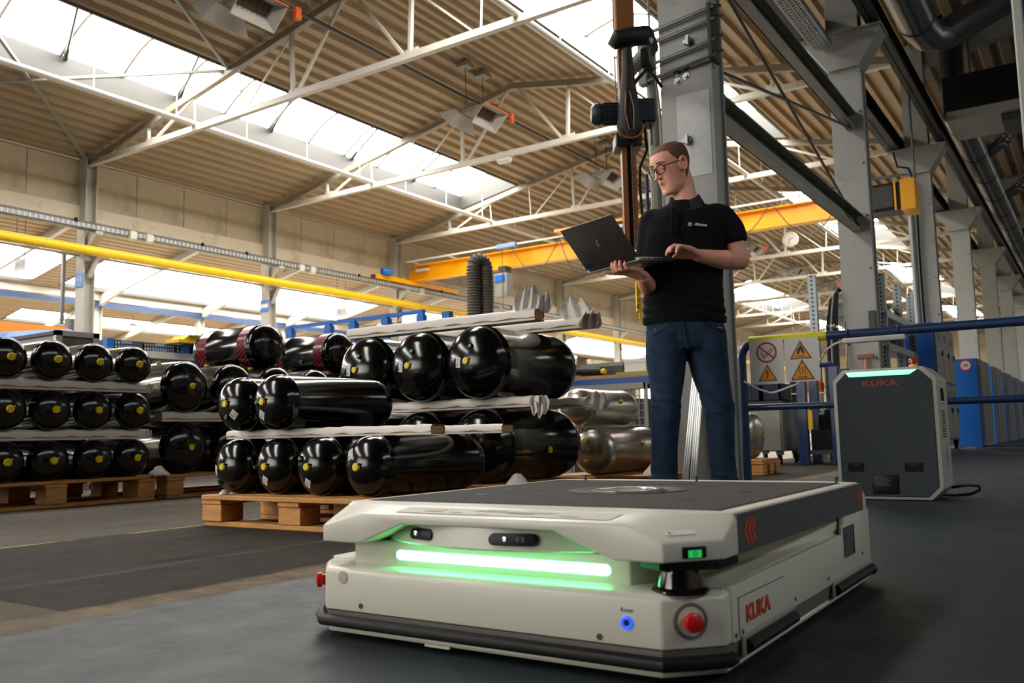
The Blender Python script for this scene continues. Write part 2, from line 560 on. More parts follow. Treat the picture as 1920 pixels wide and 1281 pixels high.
for hn, (rx, xl, xr, sl, sr) in HALLS.items():
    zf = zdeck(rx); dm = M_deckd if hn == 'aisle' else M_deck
    cuts = [xl]
    for (a, b_) in (sl, sr):
        if b_ > a: cuts += [a, b_]
    cuts += [xr]
    for i in range(0, len(cuts), 2):
        a, b_ = cuts[i], cuts[i + 1]
        if a < rx < b_:
            corrugated('ceiling', a, rx, zf, Y0, Y1, dm); corrugated('ceiling', rx, b_, zf, Y0, Y1, dm)
        else:
            corrugated('ceiling', a, b_, zf, Y0, Y1, dm)
    # decks between the rooflight lengths
    for (a, b_) in (sl, sr):
        if b_ <= a: continue
        ys = [Y0]
        for s in SEGS[hn]: ys += list(s)
        ys.append(Y1)
        for i in range(0, len(ys), 2):
            corrugated('ceiling', a, b_, zf, ys[i], ys[i + 1], dm)

# ------------------------------------------------------------------ rooflights: kerb, arched ribs, arched panes
WN = [0]
def rooflight(hn, a, b_, y0, y1, pane_m, dense=True):
    rx = HALLS[hn][0]; zf = zdeck(rx)
    WN[0] += 1
    root = struct('window_%d' % WN[0], (0.5 * (a + b_), y0, zf(0.5 * (a + b_))))
    o = root.location
    kh = 0.36 if hn == 'main' else 0.10
    za, zb = zf(a) + kh, zf(b_) + kh
    for side, (x, s) in enumerate(((a, -1), (b_, 1))):
        mb = MB(o); mb.box((x, y0, zf(x) - 0.03), (x + s * 0.06, y1, zf(x) + kh)); mb.build('kerb_panel', M_kerb, root)
    for y in (y0, y1):
        mb = MB(o); mb.prism([(a, y, zf(a) - 0.02), (b_, y, zf(b_) - 0.02), (b_, y, zb + 0.1), ((a + b_) / 2, y, (za + zb) / 2 + 0.42), (a, y, za + 0.1)], (0, 0.05 if y == y1 else -0.05, 0))
        mb.build('kerb_panel', M_kerb, root)
    def arc(y, off=0.0, n=7):
        pts = []
        for i in range(n + 1):
            t = i / n
            x = a + (b_ - a) * t
            z = za + (zb - za) * t + 0.34 * math.sin(PI * t) + off
            pts.append((x, y, z))
        return pts
    step = 1.25 if dense else 2.5
    n = max(1, int(round((y1 - y0) / step))); dy = (y1 - y0) / n
    pane_me = rib_me = None
    for i in range(n):
        ya = y0 + i * dy
        if pane_me is None:
            p1 = arc(0, 0.03); p2 = arc(dy, 0.03)
            mb = MB(); vs = p1 + p2; k = len(p1)
            mb.add(vs, [(j, j + 1, k + j + 1, k + j) for j in range(k - 1)])
            mb.v = [Vector((v.x - o.x, v.y, v.z - o.z)) for v in mb.v]
            me = bpy.data.meshes.new('pane'); me.from_pydata([tuple(v) for v in mb.v], [], mb.f); me.materials.append(pane_m); pane_me = me
            mb = MB(); q = arc(0); mb.tube(q, 0.028, 5)
            mb.v = [Vector((v.x - o.x, v.y, v.z - o.z)) for v in mb.v]
            rib_me = mb.mesh('arch_rib'); rib_me.materials.append(mat('arch_brown', '#5d5044', 0.6))
        pn = bpy.data.objects.new('pane', pane_me); COL.objects.link(pn); pn.parent = root; pn.location = (0, ya - y0, 0)
        if i and dense:
            rb = bpy.data.objects.new('arch_rib', rib_me); COL.objects.link(rb); rb.parent = root; rb.location = (0, ya - y0, 0)
    return root
for hn in ('main', 'next', 'third', 'aisle'):
    rx, xl, xr, sl, sr = HALLS[hn]
    for (a, b_) in (sl, sr):
        if b_ <= a: continue
        for (y0, y1) in SEGS[hn]:
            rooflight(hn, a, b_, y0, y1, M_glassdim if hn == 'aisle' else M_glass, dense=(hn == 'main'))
# opener struts under the near left rooflight
root = [o for o in bpy.data.objects if o.name.startswith('window_') and abs(o.location.x + 14.315) < .1 and abs(o.location.y - 3.4) < .1][0]
for y in (6.7, 8.2, 10.6, 13.0, 15.6, 18.0):
    mb = MB(root.location); mb.tube([(-15.25, y + 0.1, 7.42), (-13.6, y - 0.6, 7.75)], 0.028, 6); mb.tube([(-15.27, y + 0.1, 7.38), (-15.0, y, 7.5)], 0.045, 6)
    mb.build('opener_strut', M_darkst, root)

# ------------------------------------------------------------------ walls
wl = struct('wall_left', (-18.06, 0, 5.2), 'pale panelled upper wall between the two halls')
o = wl.location
pm = MB(o); pm.box((-18.16, 0, 5.5), (-18.06, 1.235, 6.5)); pme = pm.mesh('wall_panel', 0.006, 1); pme.materials.append(M_wallp)
for k in range(-6, 12):
    for j in range(4):
        ob = bpy.data.objects.new('wall_panel', pme); COL.objects.link(ob); ob.parent = wl
        ob.location = (0, 0.34 + 5 * k + j * 1.25 + 0.01, 0)
for k in range(-6, 12):
    mb = MB(o); mb.box((-18.2, 0.34 + 5 * k, 5.18), (-17.98, 5.32 + 5 * k, 5.5)); mb.build('wall_beam', M_wallb, wl, bevel=0.01, bseg=1)
mb = MB(); mb.box((-50.3, Y0, 0), (-50, Y1, 6.7)); skind(mb.build('wall_far', M_wallb))
mb = MB(); mb.box((-50.3, Y1, 0), (15, Y1 + 0.2, 9)); skind(mb.build('wall_back', M_wallp))
mb = MB(); mb.box((-50.3, Y0 - 0.2, 0), (15, Y0, 9)); skind(mb.build('wall_front', M_wallp))
mb = MB(); mb.box((14, Y0, 0), (14.2, Y1, 7)); skind(mb.build('wall_right', M_wallp))
# glazed cross wall far down the next hall, seen below the yellow pipe
wg = struct('wall_glazed', (-18.3, 34, 0), 'pale wall with bright tall panes far down the hall')
o = wg.location
mb = MB(o); mb.box((-18.5, 33.5, 0), (-18.3, 48, 0.9)); mb.build('sill_panel', M_wallb, wg)
mb = MB(o); mb.box((-18.5, 33.5, 3.0), (-18.3, 48, 3.6)); mb.build('head_panel', M_wallb, wg)
for i in range(6):
    y = 33.6 + i * 2.4
    mb = MB(o); mb.box((-18.42, y, 0.9), (-18.38, y + 1.9, 3.0)); mb.build('pane', M_lamp if i % 3 != 1 else M_kerb, wg)
    mb = MB(o); mb.box((-18.5, y + 1.9, 0.9), (-18.3, y + 2.4, 3.0)); mb.build('mullion', M_wallb, wg)

# ------------------------------------------------------------------ roof trusses
M_topch = mat('truss_top_shade', '#8f8674', 0.5, var=0.05)  # backlit shade of the top chords put into a darker colour
def truss(hn, full=True):
    rx, xl, xr, sl, sr = HALLS[hn]
    t = thing('roof_truss', '', 'truss', (rx, 0, 6.42))
    o = t.location
    zb = 6.42
    def zt(x): return 7.90 - 0.188 * abs(x - rx)
    M = M_white
    mb = MB(o); mb.bar((xl + 0.1, 0, zb), (xr - 0.1, 0, zb), 0.11, 0.11); mb.build('bottom_chord', M, t)
    for (e, s) in ((xl, 1), (xr, -1)):
        mb = MB(o); mb.bar((e + s * 0.05, 0, zt(e) + 0.0), (rx, 0, zt(rx)), 0.12, 0.13); mb.build('top_chord', M_topch, t)
        mb = MB(o); mb.prism([(e + s * 0.02, -0.02, zb - 0.05), (e + s * 0.02, -0.02, zt(e)), (e + s * 1.4, -0.02, zt(e + s * 1.4)), (e + s * 0.9, -0.02, zb)], (0, 0.04, 0)); mb.build('gusset', M, t)
        nodes = [e + s * d for d in (2.35, 3.85, 5.2, 6.6)]
        tops = nodes + [rx - s * 0.15]
        for i, x in enumerate(nodes):
            wv = (0.05, 0.022, 0.022, 0.06)[i]
            mb = MB(o); mb.bar((x, 0, zb), (x - s * 0.05, 0, zt(x)), wv, wv * 1.1, (0, 1, 0)); mb.build('web_bar', M, t)
            if i != 1:
                wd = (0.045, 0, 0.026, 0.05)[i]
                mb = MB(o); mb.bar((x + s * 0.1, 0, zb + 0.02), (tops[i + 1], 0, zt(tops[i + 1]) - 0.05), wd, wd, (0, 1, 0)); mb.build('web_bar', M, t)
            if i in (0, 3):
                mb = MB(o); mb.box((x - 0.10, -0.015, zb + 0.02), (x + 0.16, 0.015, zb + 0.12)); mb.build('gusset', M, t)
    return t
tp = truss('main')
tp.location.y = 5.33; tp['label'] = 'cream steel roof truss directly over the leaning man, first of the row'; tp['group'] = 'roof trusses of the crane hall'
tp['label'] = 'cream steel roof truss of the crane hall, first of the row and nearest'
for k in range(1, 11):
    nm = ORD[k] if k < len(ORD) else str(k)
    copy_tree(tp, None, 'cream steel roof truss of the crane hall, %s of the row counted into the distance' % nm, (-10.1, 5.33 + 5 * k, 6.42))
def rafter(hn):
    rx, xl, xr, sl, sr = HALLS[hn]
    t = thing('roof_rafter', '', 'rafter', (rx, 0, 6.42)); o = t.location
    def zt(x): return 7.96 - 0.188 * abs(x - rx)
    for (e, s) in ((xl, 1), (xr, -1)):
        mb = MB(o); mb.prism([(e, -0.08, zt(e) - 0.45), (e, -0.08, zt(e)), (rx, -0.08, zt(rx)), (rx, -0.08, zt(rx) - 0.22), (e + s * 1.8, -0.08, zt(e + s * 1.8) - 0.25)], (0, 0.16, 0)); mb.build('tapered_beam', M_colw, t)
    mb = MB(o); mb.box((rx - 0.3, -0.09, zt(rx) - 0.3), (rx + 0.3, 0.09, zt(rx) - 0.02)); mb.build('ridge_plate', M_colw, t)
    return t
tn = rafter('next')
tn.location.y = 10.33; tn['group'] = 'rafters of the neighbouring hall'; tn['label'] = 'tapered pale rafter in the hall behind the left wall, first of its row'
for k in range(1, 7):
    copy_tree(tn, None, 'tapered pale rafter in the hall behind the left wall, %s of its row' % ORD[k], (-26.2, 10.33 + 5 * k, 6.42))
t3 = rafter('third')
t3.location.y = 10.33; t3['group'] = 'rafters of the farthest hall'; t3['label'] = 'tapered pale rafter of the farthest hall on the left, first of its row'
for k in range(1, 7):
    copy_tree(t3, None, 'tapered pale rafter of the farthest hall on the left, %s of its row' % ORD[k], (-42.2, 10.33 + 5 * k, 6.42))
# aisle side roof beams
def ibeam(mb, p, q, h, w, t=0.012, side=(1, 0, 0)):
    p = Vector(p); q = Vector(q)
    mb.bar(p, q, t, h)
    for s in (1, -1):
        off = Vector((0, 0, s * (h / 2 - t / 2)))
        mb.bar(p + off, q + off, w, t)
for k in range(0, 9):
    y = 5.33 + 5 * k
    mb = MB((0, y, 6.4)); ibeam(mb, (-2.1, y, 6.35), (6.0, y, 7.75), 0.32, 0.2); ibeam(mb, (6.0, y, 7.75), (13.9, y, 6.35), 0.32, 0.2)
    ob = mb.build('roof_beam', M_greyst, None, loc=(0, y, 6.4))
    tag(ob, 'grey roof beam over the dark right aisle, %s counted into the distance' % ORD[k], 'beam', 'aisle roof beams')

# ------------------------------------------------------------------ columns
def column(x, y, w, d, ztop, m, label, group, hflange=True):
    t = thing('steel_column', label, 'column', (x, y, 0), group)
    mb = MB((0, 0, 0))
    tf = 0.02
    mb.box((-w / 2, -d / 2, 0), (w / 2, -d / 2 + tf, ztop)); mb.box((-w / 2, d / 2 - tf, 0), (w / 2, d / 2, ztop))
    mb.box((-0.012, -d / 2 + tf, 0), (0.012, d / 2 - tf, ztop))
    if hflange:   # closed with side plates
        mb.box((w / 2 - 0.035, -d / 2 + tf, 0), (w / 2 - 0.02, d / 2 - tf, ztop)); mb.box((-w / 2 + 0.02, -d / 2 + tf, 0), (-w / 2 + 0.035, d / 2 - tf, ztop))
    mb.build('shaft', m, t)
    mb = MB(); mb.box((-w / 2 - 0.08, -d / 2 - 0.08, 0), (w / 2 + 0.08, d / 2 + 0.08, 0.025)); mb.build('base_plate', m, t)
    return t
# left row
for k in range(0, 10):
    y = 10.33 + 5 * k
    t = column(-17.9, y, 0.30, 0.26, 6.55, M_colw, 'pale steel column in the left wall, %s counted into the distance' % ORD[k], 'columns of the left wall', hflange=False)
    mb = MB(); mb.prism([(0.15, -0.08, 4.87), (0.50, -0.08, 4.87), (0.50, -0.08, 4.80), (0.15, -0.08, 4.50)], (0, 0.16, 0)); mb.build('corbel', M_colw, t)
    mb = MB(); mb.bar((0.12, 0.02, 3.92), (0.30, 0.10, 4.36), 0.12, 0.05); mb.build('pipe_bracket', M_colw, t)
    if k < 2:
        mb = MB(); mb.box((-0.16, -0.150, 3.70), (0.16, -0.132, 4.0)); pl = mb.build('number_plate', M_blueb, t); pl['label'] = 'blue plate with white lettering'
        if k == 0:
            text('M10', 0.16, (0, -0.153, 3.85), (1, 0, 0), (0, 0, 1), M_signw, 'lettering', pl)
        else:
            mb = MB(); mb.box((-0.15, -0.155, 3.80), (0.15, -0.150, 3.90)); mb.build('lettering', M_signw, pl)
# row between the next and third hall
for k in range(0, 8):
    column(-34.3, 10.33 + 5 * k, 0.3, 0.3, 6.5, M_colw, 'distant pale column beyond the neighbouring hall, %s of its row' % ORD[k], 'distant columns', hflange=False)
# right row (between crane hall and aisle)
CY = [5.27, 10.27, 15.30, 20.33, 25.35, 30.4, 35.4, 40.4, 45.4, 50.4, 55.4, 60.4]
CX = [-2.06, -2.145, -2.17, -2.18] + [-2.15] * 8
for k, (x, y) in enumerate(zip(CX, CY)):
    lab = ['grey steel column directly behind the man, with pipes and a hoist clamp', 'grey steel column behind the charging station, with hammer at its foot'][k] if k < 2 else \
        'grey steel column of the long row down the aisle, %s counted from the man' % ORD[k]
    t = column(x, y, 0.35, 0.36 if False else 0.22, 6.6, M_colst, lab, 'columns along the aisle')
    if k:
        mb = MB()
        mb.prism([(-0.42, -0.16, 4.83), (0.42, -0.16, 4.83), (0.42, -0.16, 4.80), (0.17, -0.16, 4.42), (-0.17, -0.16, 4.42), (-0.42, -0.16, 4.80)], (0, 0.32, 0))
        mb.box((-0.44, -0.2, 4.83), (0.44, 0.2, 4.85))
        mb.build('corbel', M_colst, t)
        mb = MB()
        for z in (1.1, 1.6, 2.1, 2.7, 3.3, 3.9): mb.lathe([(0.012, 0), (0.012, 0.012)], 6, (0.145, -0.11, z), (0, -1, 0))
        mb.build('bolt', M_darkst, t)
    if k == 0:
        W_ = 0.165
        o = Vector((x, y, 0)); f = -0.11
        def C(px, z, dy=0): return (px - x, f + dy, z)
        mb = MB()  # bare metal patch, thin plate
        mb.box((-0.07, f - 0.004, 1.95), (0.155, f, 2.50)); ob = mb.build('bare_plate', mat('bare_patch', '#c6c8c8', 0.5, var=0.10, vscale=14, dirt='#a5a39c', dscale=9, dmin=0.5, dmax=0.8), t, bevel=0.002, bseg=1); ob['label'] = 'scraped bare metal plate'
        for px_, r in ((-0.245, 0.035), (-0.185, 0.022)):
            mb = MB(); mb.tube([(px_, f + 0.02, 0.02), (px_, f + 0.02, 2.98 if px_ < -0.2 else 2.40)], r, 10); mb.build('conduit', M_grey, t, smooth=True)
        mb = MB(); mb.tube([(-0.185, f + 0.0, 2.40), (-0.19, f - 0.03, 2.6), (-0.215, f - 0.05, 2.85), (-0.22, f - 0.04, 3.1), (-0.22, f - 0.03, 3.6)], 0.008, 6); mb.build('cable', M_grey, t, smooth=True)
        mb = MB(); mb.tube([(-0.29, f - 0.02, 1.6), (-0.29, f - 0.02, 2.02)], 0.012, 8); mb.build('conduit', M_blued, t, smooth=True)
        for z in (2.70, 2.80, 2.94, 3.02):   # clamp rods
            mb = MB(); mb.tube([(-0.29, f - 0.03, z - 0.06), (0.22, f - 0.03, z)], 0.013, 8); mb.build('clamp_rod', M_galv, t, smooth=True)
        mb = MB(); mb.box((-0.31, f - 0.05, 2.62), (-0.25, f + 0.01, 2.90)); mb.build('clamp_bracket', M_greyst, t, bevel=0.004, bseg=1)
        mb = MB(); mb.box((0.176, f - 0.05, 2.68), (0.20, f + 0.10, 3.05)); mb.build('clamp_bracket', M_darkst, t, bevel=0.004, bseg=1)
        for z in (2.72, 2.82, 2.95, 3.02):
            mb = MB(); mb.lathe([(0.022, 0), (0.022, 0.03), (0.013, 0.03), (0.013, 0.07), (0.001, 0.07)], 6, (0.19, f - 0.01, z), (1, 0, 0)); mb.build('nut', M_chrome, t)
        for dx, z in ((-0.055, 2.66), (0.005, 2.68), (-0.055, 2.60), (0.005, 2.62)):
            mb = MB(); mb.lathe([(0.024, 0), (0.024, 0.006), (0.014, 0.006), (0.014, 0.018), (0.0, 0.018)], 10, (dx, f, z), (0, -1, 0)); mb.build('bolt', M_galv, t)
        for dx, z in ((0.03, 2.84), (-0.005, 2.19)):
            mb = MB(); mb.box((dx - 0.028, f - 0.03, z - 0.012), (dx + 0.028, f, z + 0.012)); mb.box((dx + 0.0, f - 0.05, z - 0.03), (dx + 0.018, f, z + 0.03)); mb.build('stud', M_galv, t)
        mb = MB(); mb.box((-0.02, f - 0.02, 0.03), (0.06, f, 1.2)); mb.build('cover_strip', M_greyst, t, bevel=0.003, bseg=1)
    if k == 1:
        mb = MB(); mb.box((0.10, -0.18, 1.42), (0.17, -0.11, 1.62)); mb.build('junction_box', M_darkst, t, bevel=0.005, bseg=1)
    if k == 2:
        mb = MB(); mb.tube([(-0.13, -0.24, 0), (-0.13, -0.24, 4.3)], 0.05, 10); mb.build('conduit', M_galv, t, smooth=True)
        mb = MB(); mb.tube([(-0.05, -0.22, 0), (-0.05, -0.22, 3.2), (-0.03, -0.24, 4.2), (-0.12, -0.25, 4.5), (-0.28, -0.26, 4.55), (-0.33, -0.26, 4.8)], 0.018, 8); mb.build('cable', M_black, t, smooth=True)
# horizontal channels, rods and crane runways along the column row
def long_thing(name, label, cat, pts, w, h, m, loc, group=None):
    mb = MB(loc)
    for p, q in zip(pts[:-1], pts[1:]): mb.bar(p, q, w, h)
    return tag(mb.build(name, m, None, loc=loc), label, cat, group)
def channel(name, label, x, z, y0, y1, h, w, m, cat='beam', group=None):
    loc = (x, y0, z)
    mb = MB(loc)
    mb.box((x - w / 2, y0, z - h / 2), (x - w / 2 + 0.012, y1, z + h / 2))
    mb.box((x - w / 2, y0, z - h / 2), (x + w / 2, y1, z - h / 2 + 0.012)); mb.box((x - w / 2, y0, z + h / 2 - 0.012), (x + w / 2, y1, z + h / 2))
    return tag(mb.build(name, m, None, loc=loc), label, cat, group)
channel('tie_beam', 'lower grey channel beam running from the man\'s column to the next', -2.1, 2.62, 5.52, 10.16, 0.20, 0.10, M_greyst)
channel('tie_beam', 'upper grey channel beam between the first two aisle columns', -2.1, 3.80, 5.52, 10.16, 0.20, 0.10, M_greyst)
for lab, p, q in (('thin dark bracing rod falling from the top of the first column towards the second', (-2.1, 5.52, 3.75), (-2.1, 10.16, 2.60)),
                  ('thin dark bracing rod rising from the first column towards the second', (-2.1, 5.52, 2.85), (-2.1, 10.16, 3.72))):
    mb = MB(p); mb.tube([p, q], 0.014, 6); tag(mb.build('bracing_rod', M_darkst, None, smooth=True, loc=p), lab, 'rod', 'bracing rods at the first column')
loc = (-2.52, 5, 5.0); mb = MB(loc); ibeam(mb, (-2.52, -10, 5.0), (-2.52, 60, 5.0), 0.28, 0.20)
tag(mb.build('crane_runway', M_runway, None, loc=loc), 'dark crane runway beam on the left side of the aisle columns', 'beam')
loc = (-1.80, 5.8, 5.0); mb = MB(loc); ibeam(mb, (-1.80, 5.8, 5.0), (-1.80, 60, 5.0), 0.26, 0.14)
tag(mb.build('crane_runway', M_runway, None, loc=loc), 'dark crane runway beam on the aisle side of the columns', 'beam')
# perforated cable tray beside the runway
loc = (-2.30, 6.0, 4.62); t = thing('cable_tray', 'perforated pale cable tray beside the dark runway beam', 'cable tray', loc)
mb = MB(loc)
for i in range(5):
    mb.box((-2.40 + i * 0.045, 6.0, 4.62), (-2.385 + i * 0.045, 9.9, 4.63))
for j in range(66):
    mb.box((-2.40, 6.0 + j * 0.06, 4.62), (-2.205, 6.0 + j * 0.06 + 0.022, 4.629))
sh = mb.build('perforated_sheet', M_galv, t)
mb = MB(loc); mb.box((-2.41, 6, 4.62), (-2.40, 9.9, 4.68)); mb.box((-2.205, 6, 4.62), (-2.195, 9.9, 4.68)); mb.build('edge_rail', M_galv, t)

# ------------------------------------------------------------------ long pipes and rails
def long_pipe(name, label, x, z, y0, y1, r, m, cat='pipe', hang=None, seg=10):
    loc = (x, y0, z)
    t = thing(name, label, cat, loc)
    mb = MB(loc); mb.tube([(x, y0, z), (x, y1, z)], r, seg); mb.build('pipe_run', m, t, smooth=True)
    if hang:
        for (y, zz) in hang:
            mb = MB(loc); mb.tube([(x, y, z), (x, y, zz)], 0.011, 5); mb.build('hanger', m, t)
    return t
hy = [(1.6 + 1.66 * i, 7.2) for i in range(33)]
long_pipe('sprinkler_pipe', 'white pipe hung under the left rooflight along the hall', -14.2, 6.50, -5, 58, 0.055, M_pipew, 'pipe', hy)
long_pipe('sprinkler_pipe', 'white pipe hung under the right-hand rooflight along the hall', -6.68, 6.50, -5, 58, 0.055, M_pipew, 'pipe', hy)
long_pipe('gas_pipe', 'thin dark pipe along the ridge feeding the heaters', -10.55, 7.42, 2, 50, 0.035, M_darkst, 'pipe')
long_pipe('gas_pipe', 'thick yellow pipe on brackets along the left wall columns', -17.56, 4.45, -6, 60, 0.105, M_yellow, 'pipe', seg=14)
loc = (-17.52, 0, 4.95); t = thing('crane_rail', 'grey crane rail with conductor strip along the left wall', 'rail', loc)
mb = MB(loc); ibeam(mb, (-17.52, -6, 4.945), (-17.52, 60, 4.945), 0.15, 0.16); mb.build('rail_beam', M_greyst, t)
mb = MB(loc); mb.box((-17.56, -6, 5.02), (-17.47, 60, 5.045)); mb.build('rail_head', M_darkst, t)
mb = MB(loc); mb.box((-17.43, -6, 4.885), (-17.40, 60, 4.985)); mb.build('conductor_strip', M_galv, t)
mb = MB(loc)
for i in range(300): mb.box((-17.40, 4 + i * 0.11, 4.892), (-17.388, 4.03 + i * 0.11, 4.978))
so = mb.build('conductor_clip', M_white, t); so['kind'] = 'stuff'
for y in (11.0, 11.4, 15.9, 16.3, 20.9, 26.0):
    mb = MB(loc); mb.box((-17.47, y, 4.82), (-17.33, y + 0.16, 5.0)); mb.build('junction_box', M_white, t, bevel=0.01, bseg=1)
for y in (9.8, 12.9, 14.2, 18.2, 22.0):
    mb = MB(loc); mb.lathe([(0.04, 0), (0.04, 0.05), (0.02, 0.08)], 8, (-17.40, y, 4.985)); mb.build('limit_knob', M_black, t)
# eave beam and blue rail of the next hall
for (lab, z, h, m, nm) in (('pale eave beam at the far side of the neighbouring hall', 6.42, 0.28, M_colw, 'eave_beam'), ('dark blue crane rail below the far eave beam', 6.12, 0.20, M_blued, 'crane_rail')):
    loc = (-34.1, 0, z); mb = MB(loc); mb.box((-34.2, -6, z - h / 2), (-34.0, 60, z + h / 2)); tag(mb.build(nm, m, None, loc=loc), lab, 'beam')
loc = (-18.3, 0, 5.0)
long_pipe('cable_conduit', 'thin grey conduit under the left crane rail', -17.95, 4.40, -6, 60, 0.03, M_greyst, 'conduit')
# roof wind bracing at the near left
for i, (p, q) in enumerate((((-17.9, 5.4, 6.5), (-13.3, 10.3, 7.35)), ((-13.3, 5.4, 7.35), (-17.9, 10.3, 6.5)), ((-13.2, 10.3, 7.35), (-10.3, 5.4, 7.9)), ((-13.2, 5.4, 7.35), (-10.2, 10.3, 7.9)))):
    mb = MB(p); mb.bar(p, q, 0.06, 0.05)
    tag(mb.build('roof_brace', M_greyst, None, loc=p), ['dark diagonal roof brace over the left eave', 'dark diagonal roof brace crossing below the near rooflight', 'dark diagonal roof brace beside the near heater', 'dark diagonal roof brace crossing the near rooflight towards the ridge'][i], 'brace', 'roof braces of the nearest bay')
# ------------------------------------------------------------------ heaters
def heater(y, label, loc=(-10.3, 0, 6.9)):
    t = thing('ceiling_heater', label, 'heater', (loc[0], y, loc[2]), 'radiant heaters under the ridge')
    for s in (1, -1):
        n = Vector((s * 0.72, 0, -0.69)); a = Vector((0, 1, 0)); b = n.cross(a)
        c = Vector((s * 0.30, 0.0 if s > 0 else -0.12, 0.0))
        def ring(d, la, lb):
            return [c + n * d + a * (la * i) + b * (lb * j) for i, j in ((-1, -1), (1, -1), (1, 1), (-1, 1))]
        r = [ring(-0.14, 0.26, 0.08), ring(-0.02, 0.33, 0.13), ring(0.13, 0.42, 0.24)]
        ri = [ring(-0.12, 0.24, 0.07), ring(0.128, 0.405, 0.225)]
        mb = MB(); mb.loft(r, False); mb.add(r[0], [(0, 1, 2, 3)])
        mb.loft(ri, False); mb.add(ri[0], [(3, 2, 1, 0)])
        for i in range(4):
            j = (i + 1) % 4
            mb.add([r[2][i], r[2][j], ri[1][j], ri[1][i]], [(0, 1, 2, 3)])
        mb.build('reflector_hood', M_heater, t)
        p = ring(-0.06, 0.28, 0.10)
        mb = MB(); mb.prism(p, n * 0.02); mb.build('ceramic_plate', M_ceram, t)
        mb = MB()
        for k in range(-3, 4):
            mb.bar(c + n * 0.0 + a * (0.09 * k) - b * 0.13, c + n * 0.0 + a * (0.09 * k) + b * 0.13, 0.008, 0.008)
        mb.build('guard_grille', M_darkst, t)
        mb = MB(); mb.bar(c + n * 0.13 + a * -0.42 + b * 0.235 * (1 if s > 0 else -1), c + n * 0.13 + a * 0.42 + b * 0.235 * (1 if s > 0 else -1), 0.02, 0.02)
        mb.build('rim_strip', M_orange, t)
    mb = MB(); mb.box((-0.18, -0.25, 0.05), (0.18, 0.2, 0.16)); mb.build('gas_box', M_greyst, t, bevel=0.01, bseg=1)
    mb = MB(); mb.tube([(0.1, 0.3, 0.1), (0.25, 0.5, 0.15), (0.2, 0.55, 0.4), (-0.2, 0.5, 0.5)], 0.015, 6); mb.build('gas_hose', M_darkst, t, smooth=True)
    for yy in (-0.3, 0.3):
        mb = MB(); mb.tube([(0, yy, 0.1), (0, yy, 0.98)], 0.009, 5); mb.build('hanger_wire', M_darkst, t)
        mb = MB(); mb.box((-0.13, yy - 0.13, 0.98), (0.13, yy + 0.13, 1.07)); mb.build('hanger_block', M_greyst, t)
    mb = MB(); mb.box((0.42, 0.62, 0.0), (0.50, 0.74, 0.20)); mb.build('control_box', M_orange, t, bevel=0.008, bseg=1)
    return t
h1 = heater(8.4, 'twin ceiling heater nearest the camera, with a bright orange box')
h1.location.x = -10.45
for y, lab in ((14.2, 'twin ceiling heater in the middle of the picture, hung from two dark wires'), (19.75, 'twin ceiling heater just above the laptop, third along the ridge'),
               (25.4, 'fourth ceiling heater along the ridge'), (31.0, 'fifth ceiling heater along the ridge'), (36.6, 'sixth ceiling heater along the ridge'), (42.2, 'seventh and farthest ceiling heater along the ridge')):
    copy_tree(h1, None, lab, (-10.3, y, 6.9))

# lamp under the second truss, clock on a far truss
t = thing('truss_lamp', 'small white lamp fixed under a truss chord', 'lamp', (-10.37, 15.36, 6.30))
mb = MB(); mb.box((-0.17, -0.07, -0.02), (0.17, 0.07, 0.07)); mb.build('housing', M_pipew, t, bevel=0.02)
mb = MB(); mb.box((-0.15, -0.06, -0.05), (0.15, 0.06, -0.02)); mb.build('diffuser', M_pipew, t, bevel=0.02)
t = thing('wall_clock', 'round cream clock hung from a far truss beside the yellow crane', 'clock', (-8.5, 30.15, 6.9))
mb = MB(); mb.lathe([(0.27, 0), (0.28, -0.06), (0.26, -0.10)], 28, (0, 0.1, 0), (0, 1, 0)); mb.build('clock_case', M_wallb, t, smooth=True)
mb = MB(); mb.lathe([(0.245, 0), (0.0, -0.004)], 28, (0, -0.0, 0), (0, 1, 0)); mb.build('dial', M_pipew, t)
mb = MB(); mb.bar((0, -0.012, 0), (0.12, -0.012, 0.03), 0.012, 0.018); mb.build('hour_hand', M_ink, t)
mb = MB(); mb.bar((0, -0.014, 0), (-0.05, -0.014, -0.17), 0.010, 0.012); mb.build('minute_hand', M_ink, t)
mb = MB()
for i in range(12):
    a = PI * i / 6; mb.bar((0.19 * math.sin(a), -0.01, 0.19 * math.cos(a)), (0.225 * math.sin(a), -0.01, 0.225 * math.cos(a)), 0.01, 0.012)
mb.build('hour_marks', M_ink, t)
mb = MB(); mb.tube([(0, 0.08, 0.26), (0, 0.08, 0.9)], 0.012, 5); mb.build('hanger', M_darkst, t)

